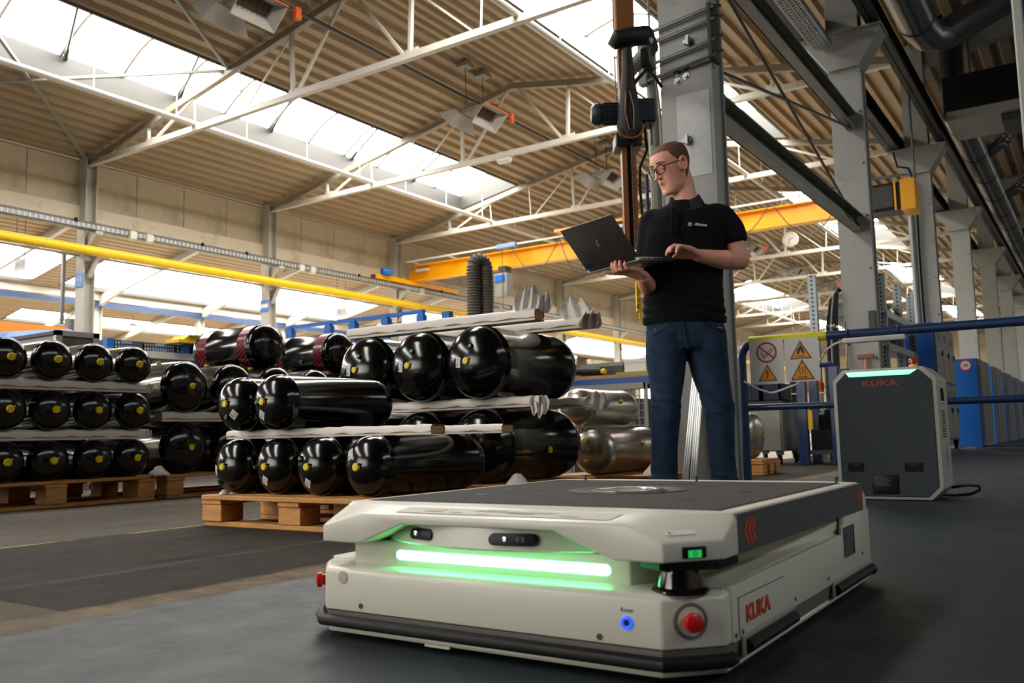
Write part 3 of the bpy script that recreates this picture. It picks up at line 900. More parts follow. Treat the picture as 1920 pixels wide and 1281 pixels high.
# pendant lamps in the far halls
t0 = None
for i, (x, y, z, lab) in enumerate(((-38, 13.4, 6.86, 'white dish pendant lamp at the far left edge, beyond the yellow pipe'), (-38, 20.7, 6.86, 'white dish pendant lamp left of the first wall column'),
                                   (-38, 28.0, 6.86, 'white dish pendant lamp between the two left wall columns'), (-44.8, 28.7, 6.92, 'white dish pendant lamp low behind the blue-crate rack'), (-44.8, 37.2, 6.92, 'farthest white dish pendant lamp, left of the second wall column'))):
    if t0 is None:
        t0 = t = thing('pendant_lamp', lab, 'lamp', (x, y, z), 'dish lamps in the far halls')
        mb = MB(); mb.lathe([(0.04, 0.20), (0.10, 0.18), (0.36, 0.05), (0.40, 0.0), (0.38, -0.01)], 18); mb.build('lamp_shade', M_pipew, t, smooth=True)
        mb = MB(); mb.lathe([(0.38, 0.0), (0.2, -0.02), (0.0, -0.03)], 18); mb.build('bulb_glow', M_lamp, t, smooth=True)
        mb = MB(); mb.tube([(0, 0, 0.18), (0, 0, 0.75)], 0.012, 5); mb.build('cord', M_darkst, t)
    else:
        copy_tree(t0, None, lab, (x, y, z))

# hanging bay signs
def baysign(x, y, z, word, label, w=0.44, h=0.27):
    t = thing('bay_sign', label, 'sign', (x, y, z), 'hanging bay number signs')
    mb = MB(); mb.box((-w / 2, -0.012, -h / 2), (w / 2, 0.012, h / 2)); mb.build('sign_board', M_signw, t)
    text(word, 0.22, (0, -0.014, -0.005), (1, 0, 0), (0, 0, 1), M_cratel, 'lettering', t, sx=0.85)
    for dx in (-w * 0.42, w * 0.42):
        mb = MB(); mb.tube([(dx, 0, h / 2), (dx, 0, 7.15 - z)], 0.008, 4); mb.build('hanger_wire', M_darkst, t)
baysign(-19.3, 19.39, 4.27, '0411', 'white hanging sign reading 0411 above the racks')
baysign(-19.6, 9.8, 4.34, '0410', 'pale hanging number sign against the bright rooflight at left')

# ------------------------------------------------------------------ yellow overhead crane
loc = (-10.1, 20.65, 5.4)
t = thing('overhead_crane', 'yellow-orange overhead travelling crane spanning the hall behind the man', 'crane', loc)
mb = MB(loc)
mb.prism([(-17.75, 20.78, 5.20), (-17.75, 20.78, 5.42), (-17.45, 20.78, 5.66), (-2.75, 20.78, 5.66), (-2.55, 20.78, 5.42), (-2.55, 20.78, 5.20)], (0, 0.02, 0))
mb.box((-17.5, 20.65, 5.655), (-2.7, 20.95, 5.68)); mb.box((-17.75, 20.65, 5.19), (-2.55, 20.95, 5.215))
mb.build('girder', M_crane, t)
mb = MB(loc); mb.box((-17.62, 18.95, 5.05), (-17.42, 22.9, 5.195)); mb.build('end_carriage', M_crane, t, bevel=0.01, bseg=1)
mb = MB(loc); mb.box((-2.60, 18.95, 5.145), (-2.44, 22.9, 5.188)); mb.build('end_carriage', M_crane, t, bevel=0.01, bseg=1)
for y in (19.15, 22.7):
    mb = MB(loc); mb.lathe([(0.062, 0), (0.062, 0.08)], 14, (-17.56, y, 5.11), (1, 0, 0)); mb.build('wheel', M_darkst, t, smooth=True)
mb = MB(loc); mb.lathe([(0.10, 0), (0.11, 0.05), (0.11, 0.3), (0.07, 0.34)], 12, (-17.40, 19.15, 5.28), (0.3, 1, 0)); mb.build('drive_motor', M_blueb, t, smooth=True)
mb = MB(loc); mb.box((-17.57, 18.85, 5.06), (-17.47, 18.97, 5.16)); mb.build('buffer', M_darkst, t)
mb = MB(loc); mb.box((-17.35, 20.645, 5.47), (-16.9, 20.775, 5.545)); mb.build('maker_plate', M_signw, t)
mb = MB(loc); mb.bar((-17.4, 20.25, 5.72), (-5.5, 20.25, 5.72), 0.04, 0.045); mb.build('festoon_rail', M_white, t)
for x in (-17.2, -15.8, -14.0, -12.0, -9.5, -7.0, -5.8):
    mb = MB(loc); mb.bar((x, 20.25, 5.72), (x + 0.05, 20.8, 5.67), 0.03, 0.03); mb.build('rail_arm', M_white, t)
mb = MB(loc); mb.box((-13.95, 20.14, 5.64), (-13.3, 20.36, 5.76)); mb.build('rail_trolley', M_cratel, t, bevel=0.01, bseg=1)
def loop(xa, xb, za, sag, y=20.22):
    return [(xa + (xb - xa) * i / 10, y, za - sag * math.sin(PI * i / 10)) for i in range(11)]
for xa, xb, sag in ((-13.5, -11.9, 0.85), (-11.9, -10.9, 1.0), (-10.9, -9.3, 0.95), (-9.3, -7.6, 0.8), (-7.6, -6.1, 0.7), (-6.1, -4.4, 0.9)):
    mb = MB(loc); mb.tube(loop(xa, xb, 5.69, sag), 0.013, 5); mb.build('festoon_cable', M_darkst, t, smooth=True)
mb = MB(loc); mb.box((-11.9, 20.5, 5.70), (-8.9, 21.1, 5.92)); mb.build('trolley_body', M_darkst, t, bevel=0.02)
mb = MB(loc); mb.box((-12.2, 20.45, 5.92), (-8.7, 21.15, 5.99)); mb.build('trolley_frame', M_crane, t)
mb = MB(loc); mb.box((-11.6, 20.44, 5.80), (-8.8, 20.47, 5.83)); mb.build('trolley_rail', M_white, t)
mb = MB(loc); mb.box((-10.55, 20.630, 5.27), (-9.1, 20.775, 5.55)); sp = mb.build('capacity_plate', M_signw, t)
text('5 A', 0.30, (-9.82, 20.622, 5.405), (1, 0, 0), (0, 0, 1), M_blue, 'lettering', sp, sx=1.3, shear=0.25, bold=0.006, o=loc)
mb = MB(loc); mb.box((-14.2, 20.35, 4.30), (-13.75, 20.65, 4.98)); mb.build('hoist_box', M_greyst, t, bevel=0.02)
mb = MB(loc); mb.box((-14.15, 20.33, 4.72), (-13.8, 20.36, 4.92)); mb.build('hoist_panel', M_blueb, t)
mb = MB(loc); mb.box((-14.1, 20.45, 4.98), (-13.85, 20.75, 5.2)); mb.build('hoist_trolley', M_darkst, t)
mb = MB(loc); mb.tube([(-13.85, 20.3, 5.69), (-13.84, 20.28, 4.4), (-13.80, 20.28, 2.2)], 0.012, 5); mb.build('pendant_cable', M_darkst, t, smooth=True)
mb = MB(loc); mb.box((-13.84, 20.24, 1.9), (-13.76, 20.32, 2.2)); mb.build('pendant_control', M_black, t, bevel=0.01, bseg=1)

# ------------------------------------------------------------------ column-mounted chain hoist (behind the man's shoulder)
loc = (-2.13, 4.42, 1.37)
t = thing('chain_hoist', 'brown-orange vertical hoist mast with dark motor and chain, left of the grey column', 'hoist', loc)
rv = Vector((0.8312, 0.556, 0)); dv = Vector((-0.556, 0.8312, 0))
c = Vector((-2.115, 4.40, 0))
def HP(u, d, z): return c + rv * u + dv * d + Vector((0, 0, z))
def hbox(mb, u0, u1, d0, d1, z0, z1):
    mb.add([HP(u0, d0, z0), HP(u1, d0, z0), HP(u1, d1, z0), HP(u0, d1, z0), HP(u0, d0, z1), HP(u1, d0, z1), HP(u1, d1, z1), HP(u0, d1, z1)],
           [(3, 2, 1, 0), (4, 5, 6, 7), (0, 1, 5, 4), (1, 2, 6, 5), (2, 3, 7, 6), (3, 0, 4, 7)])
M_mast = mat('mast_brown', '#8a5220', 0.45, var=0.15, vscale=5)
mb = MB(loc)
hbox(mb, -0.040, -0.012, 0, 0.08, 1.38, 3.7); hbox(mb, 0.012, 0.040, 0, 0.08, 1.38, 3.7); hbox(mb, -0.04, 0.04, 0.05, 0.08, 1.38, 3.7)
mb.build('mast', M_mast, t)
mb = MB(loc); hbox(mb, -0.052, 0.055, -0.03, 0.10, 2.62, 3.7); mb.build('mast_sleeve', M_mast, t, bevel=0.006, bseg=1)
mb = MB(loc); hbox(mb, -0.010, 0.010, 0.01, 0.05, 1.37, 2.4); mb.build('slot', M_black, t)
mb = MB(loc); mb.tube([HP(-0.085, -0.06, 2.53), HP(-0.05, -0.07, 2.57), HP(0.03, -0.06, 2.585), HP(0.12, 0.0, 2.62), HP(0.19, 0.25, 2.66), HP(0.12, 0.62, 2.68)], [0.03, 0.052, 0.055, 0.055, 0.05, 0.045], 12); mb.build('swivel_arm', M_strap, t, smooth=True)
mb = MB(loc); mb.tube([HP(0.12, 0.02, 2.55), HP(0.13, 0.04, 2.46), HP(0.165, 0.04, 2.42)], [0.03, 0.04, 0.02], 8); mb.build('pivot_joint', M_darkst, t, smooth=True)
mb = MB(loc); mb.tube([HP(0.14, -0.05, 2.56), HP(0.141, -0.07, 2.56)], 0.014, 8); mb.build('bolt', M_chrome, t)
mb = MB(loc); mb.tube([HP(0.12, 0.0, 2.42), HP(0.05, -0.05, 2.33), HP(0.0, -0.07, 2.24)], 0.011, 6); mb.build('strap', M_strap, t, smooth=True)
mb = MB(loc); mb.tube([HP(0.12, 0.0, 2.42), HP(0.17, 0.0, 2.36), HP(0.21, 0.05, 2.33)], 0.010, 6); mb.build('strap', M_strap, t, smooth=True)
mb = MB(loc)
rings = []
for z, wv in ((2.50, 0.030), (2.38, 0.034), (2.28, 0.045), (2.15, 0.062), (2.05, 0.072), (2.00, 0.062), (1.975, 0.03)):
    rings.append([HP(wv * math.cos(2 * PI * k / 14), -0.07 + 0.045 * math.sin(2 * PI * k / 14), z) for k in range(14)])
mb.loft(rings); mb.build('chain_bag', M_strap, t, smooth=True)
mb = MB(loc); mb.tube([HP(0.075 * math.cos(PI + PI * i / 12), -0.115, 2.05 + 0.078 * math.sin(PI + PI * i / 12)) for i in range(13)], 0.006, 6); mb.build('bag_rim', M_mast, t, smooth=True)
mb = MB(loc); mb.tube([HP(-0.02, -0.118, 2.24), HP(-0.03, -0.122, 2.12), HP(-0.01, -0.122, 2.02), HP(0.015, -0.122, 2.02), HP(0.02, -0.122, 2.14), HP(0.0, -0.118, 2.24)], 0.004, 5); mb.build('bag_seam', M_mast, t, smooth=True)
mb = MB(loc); hbox(mb, -0.075, 0.075, -0.02, 0.14, 1.96, 2.04); hbox(mb, -0.05, 0.16, -0.02, 0.12, 2.10, 2.24); mb.build('gear_housing', M_motor, t, bevel=0.008, bseg=1)
mb = MB(loc); mb.lathe([(0.045, 0), (0.062, 0.02), (0.066, 0.05), (0.060, 0.055), (0.060, 0.2)], 16, HP(-0.205, 0.03, 2.165), rv); mb.build('motor', M_motor, t, smooth=True)
mb = MB(loc)
for k in range(12):
    a = 2 * PI * k / 12; off = dv * math.cos(a) * 0.062 + Vector((0, 0, math.sin(a) * 0.062))
    mb.bar(HP(-0.135, 0.03, 2.165) + off, HP(-0.03, 0.03, 2.165) + off, 0.006, 0.006)
mb.build('cooling_fins', M_motor, t)
ch = MB(loc)
z = 1.96; i = 0
while z > 1.17:
    pts = []
    ax = rv if i % 2 == 0 else dv
    cc = HP(0.015, -0.03, z)
    for k in range(8):
        a = 2 * PI * k / 8
        pts.append(cc + ax * math.cos(a) * 0.0065 + Vector((0, 0, math.sin(a) * 0.0125)))
    ch.tube(pts, 0.0026, 4, closed=True)
    z -= 0.0185; i += 1
cho = ch.build('chain', M_darkst, t); cho['kind'] = 'stuff'
mb = MB(loc); mb.tube([HP(0.09, -0.02, 2.1), HP(0.10, -0.02, 1.93), HP(0.055, -0.03, 1.83), HP(0.05, -0.03, 1.72), HP(0.06, -0.03, 1.5), HP(0.085, -0.03, 1.36), HP(0.08, -0.03, 1.2)], 0.008, 7); mb.build('control_cable', M_black, t, smooth=True)
mb = MB(loc); mb.tube([HP(0.12, -0.02, 2.1), HP(0.13, -0.02, 2.02), HP(0.128, -0.02, 1.96)], 0.004, 5); mb.build('control_cable', M_black, t, smooth=True)
mb = MB(loc); mb.tube([HP(-0.062, 0.0, 3.5), HP(-0.062, 0.0, 2.22)], 0.0035, 5); mb.build('guide_cord', M_mast, t)
# load handle
mb = MB(loc); hbox(mb, 0.003, 0.027, -0.05, -0.03, 1.005, 1.18); hd = mb.build('load_handle', M_yellow, t, bevel=0.003, bseg=1); hd['label'] = 'yellow load handle with black lettering'
text('WLL 50 kg', 0.027, HP(0.015, -0.052, 1.085), (0, 0, -1), rv, M_ink, 'lettering', hd, o=loc)
mb = MB(loc); mb.tube([HP(0.025, -0.04, 1.02), HP(0.045, -0.04, 1.02), HP(0.052, -0.04, 1.03), HP(0.052, -0.04, 1.13)], 0.004, 6); mb.build('guard_hoop', M_yellow, t, smooth=True)
mb = MB(loc); hbox(mb, 0.046, 0.085, -0.06, -0.02, 1.11, 1.165); mb.build('handle_block', M_yellow, t, bevel=0.003, bseg=1)
mb = MB(loc); mb.tube([HP(0.022, -0.04, 1.01), HP(0.022, -0.04, 0.975), HP(0.015, -0.04, 0.965), HP(-0.003, -0.04, 0.967)], 0.0045, 6); mb.build('hook', M_yellow, t, smooth=True)
mb = MB(loc); hbox(mb, 0.029, 0.045, -0.055, -0.03, 1.145, 1.165); mb.build('button', M_black, t)

# ------------------------------------------------------------------ suction hose
loc = (-4.34, 6.0, 0)
t = thing('suction_hose', 'thick grey corrugated hose arching up behind the stacked black tanks', 'hose', loc)
pts = []
pa = Vector((-4.39, 5.99, 0)); pb = Vector((-4.325, 6.085, 0))
path = [pa + Vector((0, 0, z * 0.05)) for z in range(0, 36)]
mid = (pa + pb) / 2
for i in range(1, 9):
    a = PI - PI * i / 9
    path.append(mid + (pb - pa) / 2 * math.cos(a) + Vector((0, 0, 1.78 + 0.075 * math.sin(a))))
path += [pb + Vector((0, 0, z * 0.05)) for z in range(35, -1, -1)]
dense = []
for i in range(len(path) - 1):
    for k in range(4): dense.append(path[i].lerp(path[i + 1], k / 4))
dense.append(path[-1])
rs = [0.066 if i % 2 else 0.052 for i in range(len(dense))]
mb = MB(loc); mb.tube(dense, rs, 14); mb.build('corrugated_tube', M_hose, t, smooth=True, ang=60)
mb = MB(loc); mb.box((-4.5, 5.9, 0), (-4.16, 6.22, 0.03)); mb.build('floor_flange', M_darkst, t)
# ------------------------------------------------------------------ pressure tanks
def hatch_material():
    m = bpy.data.materials.new('red_hatch_foil'); m.use_nodes = True
    nt = m.node_tree; b = nt.nodes['Principled BSDF']
    tc = nt.nodes.new('ShaderNodeTexCoord')
    sep = nt.nodes.new('ShaderNodeSeparateXYZ'); nt.links.new(tc.outputs['Object'], sep.inputs[0])
    def mth(op, a, c):
        k = nt.nodes.new('ShaderNodeMath'); k.operation = op
        for i, x in enumerate((a, c)):
            if isinstance(x, (int, float)): k.inputs[i].default_value = x
            else: nt.links.new(x, k.inputs[i])
        return k.outputs[0]
    ang = mth('ARCTAN2', sep.outputs[0], mth('SUBTRACT', sep.outputs[2], 0.178))
    v = mth('ADD', mth('MULTIPLY', ang, 5.73), mth('MULTIPLY', sep.outputs[1], 22.0))
    st = mth('GREATER_THAN', mth('FRACT', v, 0), 0.5)
    mx = nt.nodes.new('ShaderNodeMix'); mx.data_type = 'RGBA'
    nt.links.new(st, mx.inputs['Factor']); mx.inputs['A'].default_value = (*lin('#8a1a2c'), 1); mx.inputs['B'].default_value = (*lin('#0c0708'), 1)
    nt.links.new(mx.outputs['Result'], b.inputs['Base Color']); b.inputs['Roughness'].default_value = 0.22
    return m
M_hatch = hatch_material()

def dome_y(r, dome, q):
    return dome * (1 - math.sqrt(max(0.0, 1 - min(1, q / r) ** 2)))
def make_tank(name, r, L, dome, m, deco, label, group, seam=True, side=(), hatch=()):
    """axis along +Y, front dome apex at y=0, resting on z=0"""
    t = thing(name, label, 'tank', (0, 0, 0), group)
    prof = []
    for i in range(9):
        a = (PI / 2) * i / 8
        prof.append((r * math.sin(a), dome * (1 - math.cos(a))))
    if seam:
        prof += [(r * 1.0, dome + 0.012), (r * 1.008, dome + 0.014), (r * 1.008, dome + 0.022), (r, dome + 0.024)]
    prof += [(r, L - dome - 0.024), (r * 1.008, L - dome - 0.022), (r * 1.008, L - dome - 0.012), (r, L - dome - 0.010)]
    for i in range(9):
        a = (PI / 2) * (1 - i / 8)
        prof.append((r * math.sin(a), L - dome * (1 - math.cos(a))))
    mb = MB(); mb.lathe(prof, 32, (0, 0, r), (0, 1, 0), caps=False); mb.build('shell', m, t, smooth=True, ang=50)
    for d in deco:
        k, du, dz = d[0], d[1], d[2]
        q = math.hypot(du, dz); y = dome_y(r, dome, q)
        n = Vector((du / r ** 2, -math.sqrt(max(0.02, 1 - (q / r) ** 2)) / dome, dz / r ** 2)).normalized()
        p = Vector((du, y, r + dz))
        if k == 'cap':
            rr = d[3]
            mb = MB(); mb.lathe([(rr * 0.85, -0.006), (rr * 0.85, 0.004)], 14, p, n); mb.build('nozzle', m, t, smooth=True)
            mb = MB(); mb.lathe([(rr, 0.001), (rr, 0.009), (rr * 0.85, 0.012), (0, 0.0125)], 16, p, n); cp = mb.build('end_cap', d[4], t, smooth=True)
            mb = MB(); mb.bar(p + n * 0.006 + Vector((rr * 0.6, 0, rr * 0.4)), p + n * 0.006 + Vector((rr * 1.2, 0, rr * 0.8)), 0.006, 0.005); mb.build('cap_tab', d[4] if m is not M_tank or rr > .016 else M_black, cp)
        elif k == 'plug':
            rr = d[3]
            mb = MB(); mb.lathe([(rr * 1.9, -0.003), (rr * 1.8, 0.006), (rr * 1.2, 0.008), (rr * 1.1, 0.0)], 16, p, n); mb.build('boss_ring', m, t, smooth=True)
            mb = MB(); mb.lathe([(rr, 0.0), (rr, 0.010), (0, 0.012)], 12, p, n); mb.build('plug', d[4], t, smooth=True)
        elif k == 'label':
            w, h, rot = d[3], d[4], d[5]
            xa = Vector((0, 0, 1)).cross(n) * -1
            xa = xa.normalized() if xa.length > 1e-3 else Vector((1, 0, 0))
            ya = xa.cross(n) * -1
            if ya.z < 0: ya = -ya
            X = xa * math.cos(rot) + ya * math.sin(rot); Y = -xa * math.sin(rot) + ya * math.cos(rot)
            def sp(a, c, off):
                P = p + X * a + Y * c
                qq = math.hypot(P.x, P.z - r); P.y = dome_y(r, dome, qq)
                return P + n * off
            mb = MB(); nn = 3
            vs = [sp(-w / 2 + w * i / nn, -h / 2 + h * j / nn, 0.0012) for j in range(nn + 1) for i in range(nn + 1)]
            mb.add(vs, [(j * (nn + 1) + i, j * (nn + 1) + i + 1, (j + 1) * (nn + 1) + i + 1, (j + 1) * (nn + 1) + i) for j in range(nn) for i in range(nn)])
            lb = mb.build('sticker', M_label, t)
            mb = MB()
            for (a0, a1, c0, c1) in ((-0.38, 0.3, 0.25, 0.31), (-0.38, 0.1, 0.12, 0.17), (-0.38, 0.35, -0.02, 0.02), (-0.1, 0.38, -0.38, -0.14)):
                mb.add([sp(w * a0, h * c0, 0.0018), sp(w * a1, h * c0, 0.0018), sp(w * a1, h * c1, 0.0018), sp(w * a0, h * c1, 0.0018)], [(0, 1, 2, 3)])
            mb.build('print_lines', M_grey, lb)
    for s in side:   # caps on the cylinder: (y, angle from +X upwards, radius, material)
        y, ang, rr, mm = s
        n = Vector((math.cos(ang), 0, math.sin(ang))); p = Vector((0, y, r)) + n * r
        mb = MB(); mb.lathe([(rr * 0.8, -0.01), (rr * 0.8, 0.008)], 12, p, n); mb.build('nozzle', m, t, smooth=True)
        mb = MB(); mb.lathe([(rr, 0.004), (rr, 0.014), (0, 0.017)], 14, p, n); mb.build('side_cap', mm, t, smooth=True)
    for (ya, yb) in hatch:
        mb = MB(); mb.lathe([(r * 1.006, ya), (r * 1.006, yb)], 32, (0, 0, r), (0, 1, 0), caps=False); mb.build('hatched_band', M_hatch, t, smooth=True)
    return t

CAPY = M_cap
# --- stack E (left): ends face the aisle (+X)
rE = 0.112
e0 = make_tank('pressure_tank', rE, 1.15, 0.055, M_tank, [('cap', 0.0, 0.0, 0.021, CAPY)], '', 'black tanks of the tall left stack')
row_n = ['bottom', 'middle', 'top']; col_n = ['first at left', 'second from left', 'third from left', 'right end']
first = True
for ri, z in enumerate((0.149, 0.430, 0.710)):
    for ci, y in enumerate((2.385, 2.634, 2.888, 3.14)):
        lab = 'black tank with yellow cap in the tall left stack, %s row, %s' % (row_n[ri], col_n[ci])
        lc = (-4.815, y, z - 0.0 if ri else 0.148); jit = random.uniform(-0.012, 0.012)
        if first:
            e0['label'] = lab; e0.location = (lc[0] + jit, y, lc[2]); e0.rotation_euler = (0, 0, PI / 2); first = False
        else:
            copy_tree(e0, None, lab, (lc[0] + jit, y, lc[2]), PI / 2)
# --- stack F
rF = 0.166
f0 = make_tank('pressure_tank', rF, 1.0, 0.075, M_tank, [('cap', 0.0, 0.0, 0.019, CAPY)], '', 'black tanks of the stack behind, left', side=((0.36, PI / 2, 0.016, CAPY),))
first = True
for ri, z in enumerate((0.148, 0.540)):
    for ci, y in enumerate((3.54, 3.92, 4.30, 4.68, 5.06, 5.44)):
        lab = 'larger black tank right of the tall left stack, %s row, %s' % (('lower', 'upper')[ri], ('first', 'second', 'third', 'fourth', 'fifth', 'last')[ci])
        if ci > (1, 3)[ri]: lab = 'larger black tank hidden behind the front stack'
        if first:
            f0['label'] = lab; f0.location = (-4.86, y, z); f0.rotation_euler = (0, 0, PI / 2); first = False
        else:
            copy_tree(f0, None, lab, (-4.86, y, z), PI / 2)
# --- stack A (front): ends face the camera (-Y)
rA = 0.113
decoA = [
    [('cap', 0, 0, 0.0145, CAPY), ('label', -0.062, -0.015, 0.026, 0.040, 0.35), ('plug', -0.045, -0.065, 0.007, M_capg)],
    [('cap', 0, 0, 0.0145, CAPY), ('label', -0.012, -0.055, 0.028, 0.038, 0.55), ('plug', -0.075, -0.002, 0.006, M_capg)],
    [('cap', 0, 0, 0.0145, CAPY), ('label', -0.012, -0.062, 0.028, 0.038, 0.55), ('plug', -0.045, 0.03, 0.007, M_capg)],
    [('cap', 0, 0, 0.0155, CAPY), ('label', -0.045, 0.045, 0.030, 0.040, -0.5)],
]
for i, x in enumerate((-3.022, -2.776, -2.521, -2.266)):
    t = make_tank('pressure_tank', rA, 0.70, 0.072, M_tank, decoA[i], 'black tank on the front pallet, bottom row, %s' % ('leftmost, label at its edge', 'second from left', 'third from left, green plug upper left', 'right end, longest view of its side')[i], 'black tanks on the front pallet')
    t.location = (x, 2.36 + random.uniform(-0.01, 0.01), 0.127)
for i, (x, dc) in enumerate(((-3.012, [('cap', 0, 0, 0.0145, CAPY), ('label', 0.035, -0.045, 0.032, 0.036, 0.75), ('plug', -0.004, -0.055, 0.007, M_capg)]),
                             (-2.784, [('cap', 0, 0, 0.015, CAPY), ('label', -0.018, -0.052, 0.030, 0.038, 0.55), ('plug', -0.035, -0.002, 0.007, M_capg)]))):
    t = make_tank('pressure_tank', rA, 0.70, 0.072, M_tank, dc, 'black tank on the front pallet, upper row, %s' % ('left one', 'right one')[i], 'black tanks on the front pallet')
    t.location = (x, 2.36, 0.385)
# --- stack B (large tanks behind the front pallet)
rB = 0.18
dB = [('cap', 0, -0.0, 0.0165, CAPY), ('plug', 0.022, 0.070, 0.008, M_capg), ('label', -0.052, -0.004, 0.030, 0.050, 0.12)]
for i, x in enumerate((-3.246, -2.882, -2.515)):
    t = make_tank('pressure_tank', rB, 0.84, 0.105, M_tank, dB, 'large glossy black tank of the rear stack, upper row, %s' % ('left one', 'middle one', 'right one')[i], 'large black tanks of the rear stack')
    t.location = (x, 3.36, 0.523)
for i, x in enumerate((-3.246, -2.882, -2.500)):
    dc = [('plug', 0.0, 0.05, 0.010, M_tank), ('label', 0.045, -0.035, 0.034, 0.050, -0.15)] if i == 2 else dB
    t = make_tank('pressure_tank', rB, 0.84, 0.105, M_tank, dc, 'large glossy black tank of the rear stack, lower row, %s' % ('left one, hidden', 'middle one, only its top seen', 'right one')[i], 'large black tanks of the rear stack', side=((0.42, -0.15, 0.017, CAPY),) if i == 2 else ())
    t.location = (x, 3.36, 0.115)
# --- stack C (red hatched foil)
rC = 0.178
for i, (y, z) in enumerate(((4.47, 0.875), (5.24, 0.875), (5.90, 0.875))):
    t = make_tank('pressure_tank', rC, 0.80, 0.09, M_tank, [('plug', 0.09, 0.03, 0.015, M_capt)] if i == 1 else [], 'black tank with red hatched bands on top of others, %s' % ('left one', 'middle one with teal plugs', 'right one, mostly hidden')[i], 'red-banded black tanks',
                  hatch=((0.11, 0.21), (0.58, 0.70)), side=((0.35, -PI + 0.35 + PI * 0.0, 0.015, M_capt),) if i == 1 else ())
    t.location = (-5.16, y, z); t.rotation_euler = (0, 0, PI / 2)
# --- stainless tanks
st = [((-2.545, 4.60, 0.098), 0.140, 0.80, 0.0, [('cap', -0.03, 0.06, 0.017, CAPY), ('cap', -0.025, -0.065, 0.017, CAPY), ('plug', 0.0, 0.005, 0.006, M_capg)], 'stainless steel tank with two yellow caps on its end, on the pallet beside the man', ((0.45, 0.25, 0.015, CAPY),)),
      ((-2.66, 4.62, 0.380), 0.120, 0.72, 0.0, [], 'stainless steel tank lying on top of the other two beside the man', ((0.42, 0.35, 0.014, CAPY),)),
      ((-2.30, 5.46, 0.098), 0.140, 0.42, 0.0, [], 'stainless steel tank right behind the man\'s leg', ())]
for lc, r, L, rz, dc, lab, sd in st:
    t = make_tank('pressure_tank', r, L, 0.065, M_inox, dc, lab, 'stainless tanks', side=sd)
    t.location = lc; t.rotation_euler = (0, 0, rz)
t = make_tank('pressure_tank', 0.18, 0.72, 0.075, M_inox, [('cap', 0.06, 0.0, 0.018, CAPY), ('cap', 0.02, -0.01, 0.014, CAPY)], 'stainless steel tank behind the blue barrier post, end facing the aisle', 'stainless tanks')
t.location = (-2.235, 6.85, 0.122); t.rotation_euler = (0, 0, PI / 2)

# ------------------------------------------------------------------ pallets
def pallet(label, x0, x1, y0, y1, h, boards_along='x', blocks=3, group='wooden pallets'):
    loc = ((x0 + x1) / 2, (y0 + y1) / 2, 0)
    t = thing('wooden_pallet', label, 'pallet', loc, group)
    W_, D_ = x1 - x0, y1 - y0
    bt = 0.019
    zb = [0, bt, h - 2 * bt, h - bt, h]
    ax = boards_along == 'x'
    def bx(u0, u1, v0, v1, za, zb_, nm):
        mb = MB()
        j = [random.uniform(-0.004, 0.004) for _ in range(4)]
        if ax: mb.box((u0 + j[0], v0 + j[2], za), (u1 + j[1], v1 + j[3], zb_))
        else: mb.box((v0 + j[2], u0 + j[0], za), (v1 + j[3], u1 + j[1], zb_))
        mb.build(nm, M_wood, t, bevel=0.003, bseg=1)
    U, V = (W_, D_) if ax else (D_, W_)
    nb = 7
    for i in range(nb):     # deck boards run along u
        v = -V / 2 + V * i / nb
        bx(-U / 2, U / 2, v, v + V / nb - 0.02, zb[3], zb[4], 'deck_board')
    for s in (-1, 0, 1):
        u = s * (U / 2 - 0.06)
        bx(u - 0.06, u + 0.06, -V / 2 + 0.005, V / 2 - 0.005, zb[2], zb[3] - 0.0005, 'stringer_board')
        v = s * (V / 2 - 0.06)
        bx(-U / 2, U / 2, v - 0.05, v + 0.05, zb[0], zb[1], 'bottom_board')
        for s2 in (-1, 0, 1):
            v2 = s2 * (V / 2 - 0.065)
            bx(u - 0.06, u + 0.06, v2 - 0.055, v2 + 0.055, zb[1] + 0.0005, zb[2] - 0.0005, 'block')
    return t
pA = pallet('wooden pallet under the front stack of black tanks, in the middle of the picture', -3.115, -2.09, 2.32, 3.05, 0.126)
pE = pallet('wooden pallet under the tall left stack of black tanks', -5.75, -4.83, 2.05, 3.28, 0.148, 'y')
pF = pallet('wooden pallet under the larger black tanks right of the tall left stack', -5.7, -4.83, 3.36, 5.62, 0.146, 'y')
pB = pallet('wooden pallet under the rear stack of large black tanks', -3.45, -2.28, 3.36, 4.2, 0.113)
pD = pallet('wooden pallet under the stainless tanks beside the man', -2.83, -2.14, 4.62, 5.9, 0.096)
pS = pallet('wooden pallet under the stainless tank behind the blue barrier post', -3.0, -2.17, 6.62, 7.08, 0.12)
# paper tag standing in the front pallet
loc = (-2.93, 2.62, 0.02)
t = thing('paper_tag', 'white paper tag with barcode standing under the front pallet', 'tag', loc)
mb = MB(loc); mb.box((-2.97, 2.62, 0.019), (-2.895, 2.623, 0.10)); mb.build('sheet', M_label, t)
mb = MB(loc)
for i in range(8): mb.box((-2.935 + i * 0.0042, 2.6185, 0.076), (-2.935 + i * 0.0042 + (0.0015 if i % 3 else 0.0028), 2.6195, 0.095))
for i in range(2): mb.box((-2.965, 2.6185, 0.038 + i * 0.012), (-2.925 - 0.01 * i, 2.6195, 0.043 + i * 0.012))
mb.build('barcode_bars', M_ink, t)

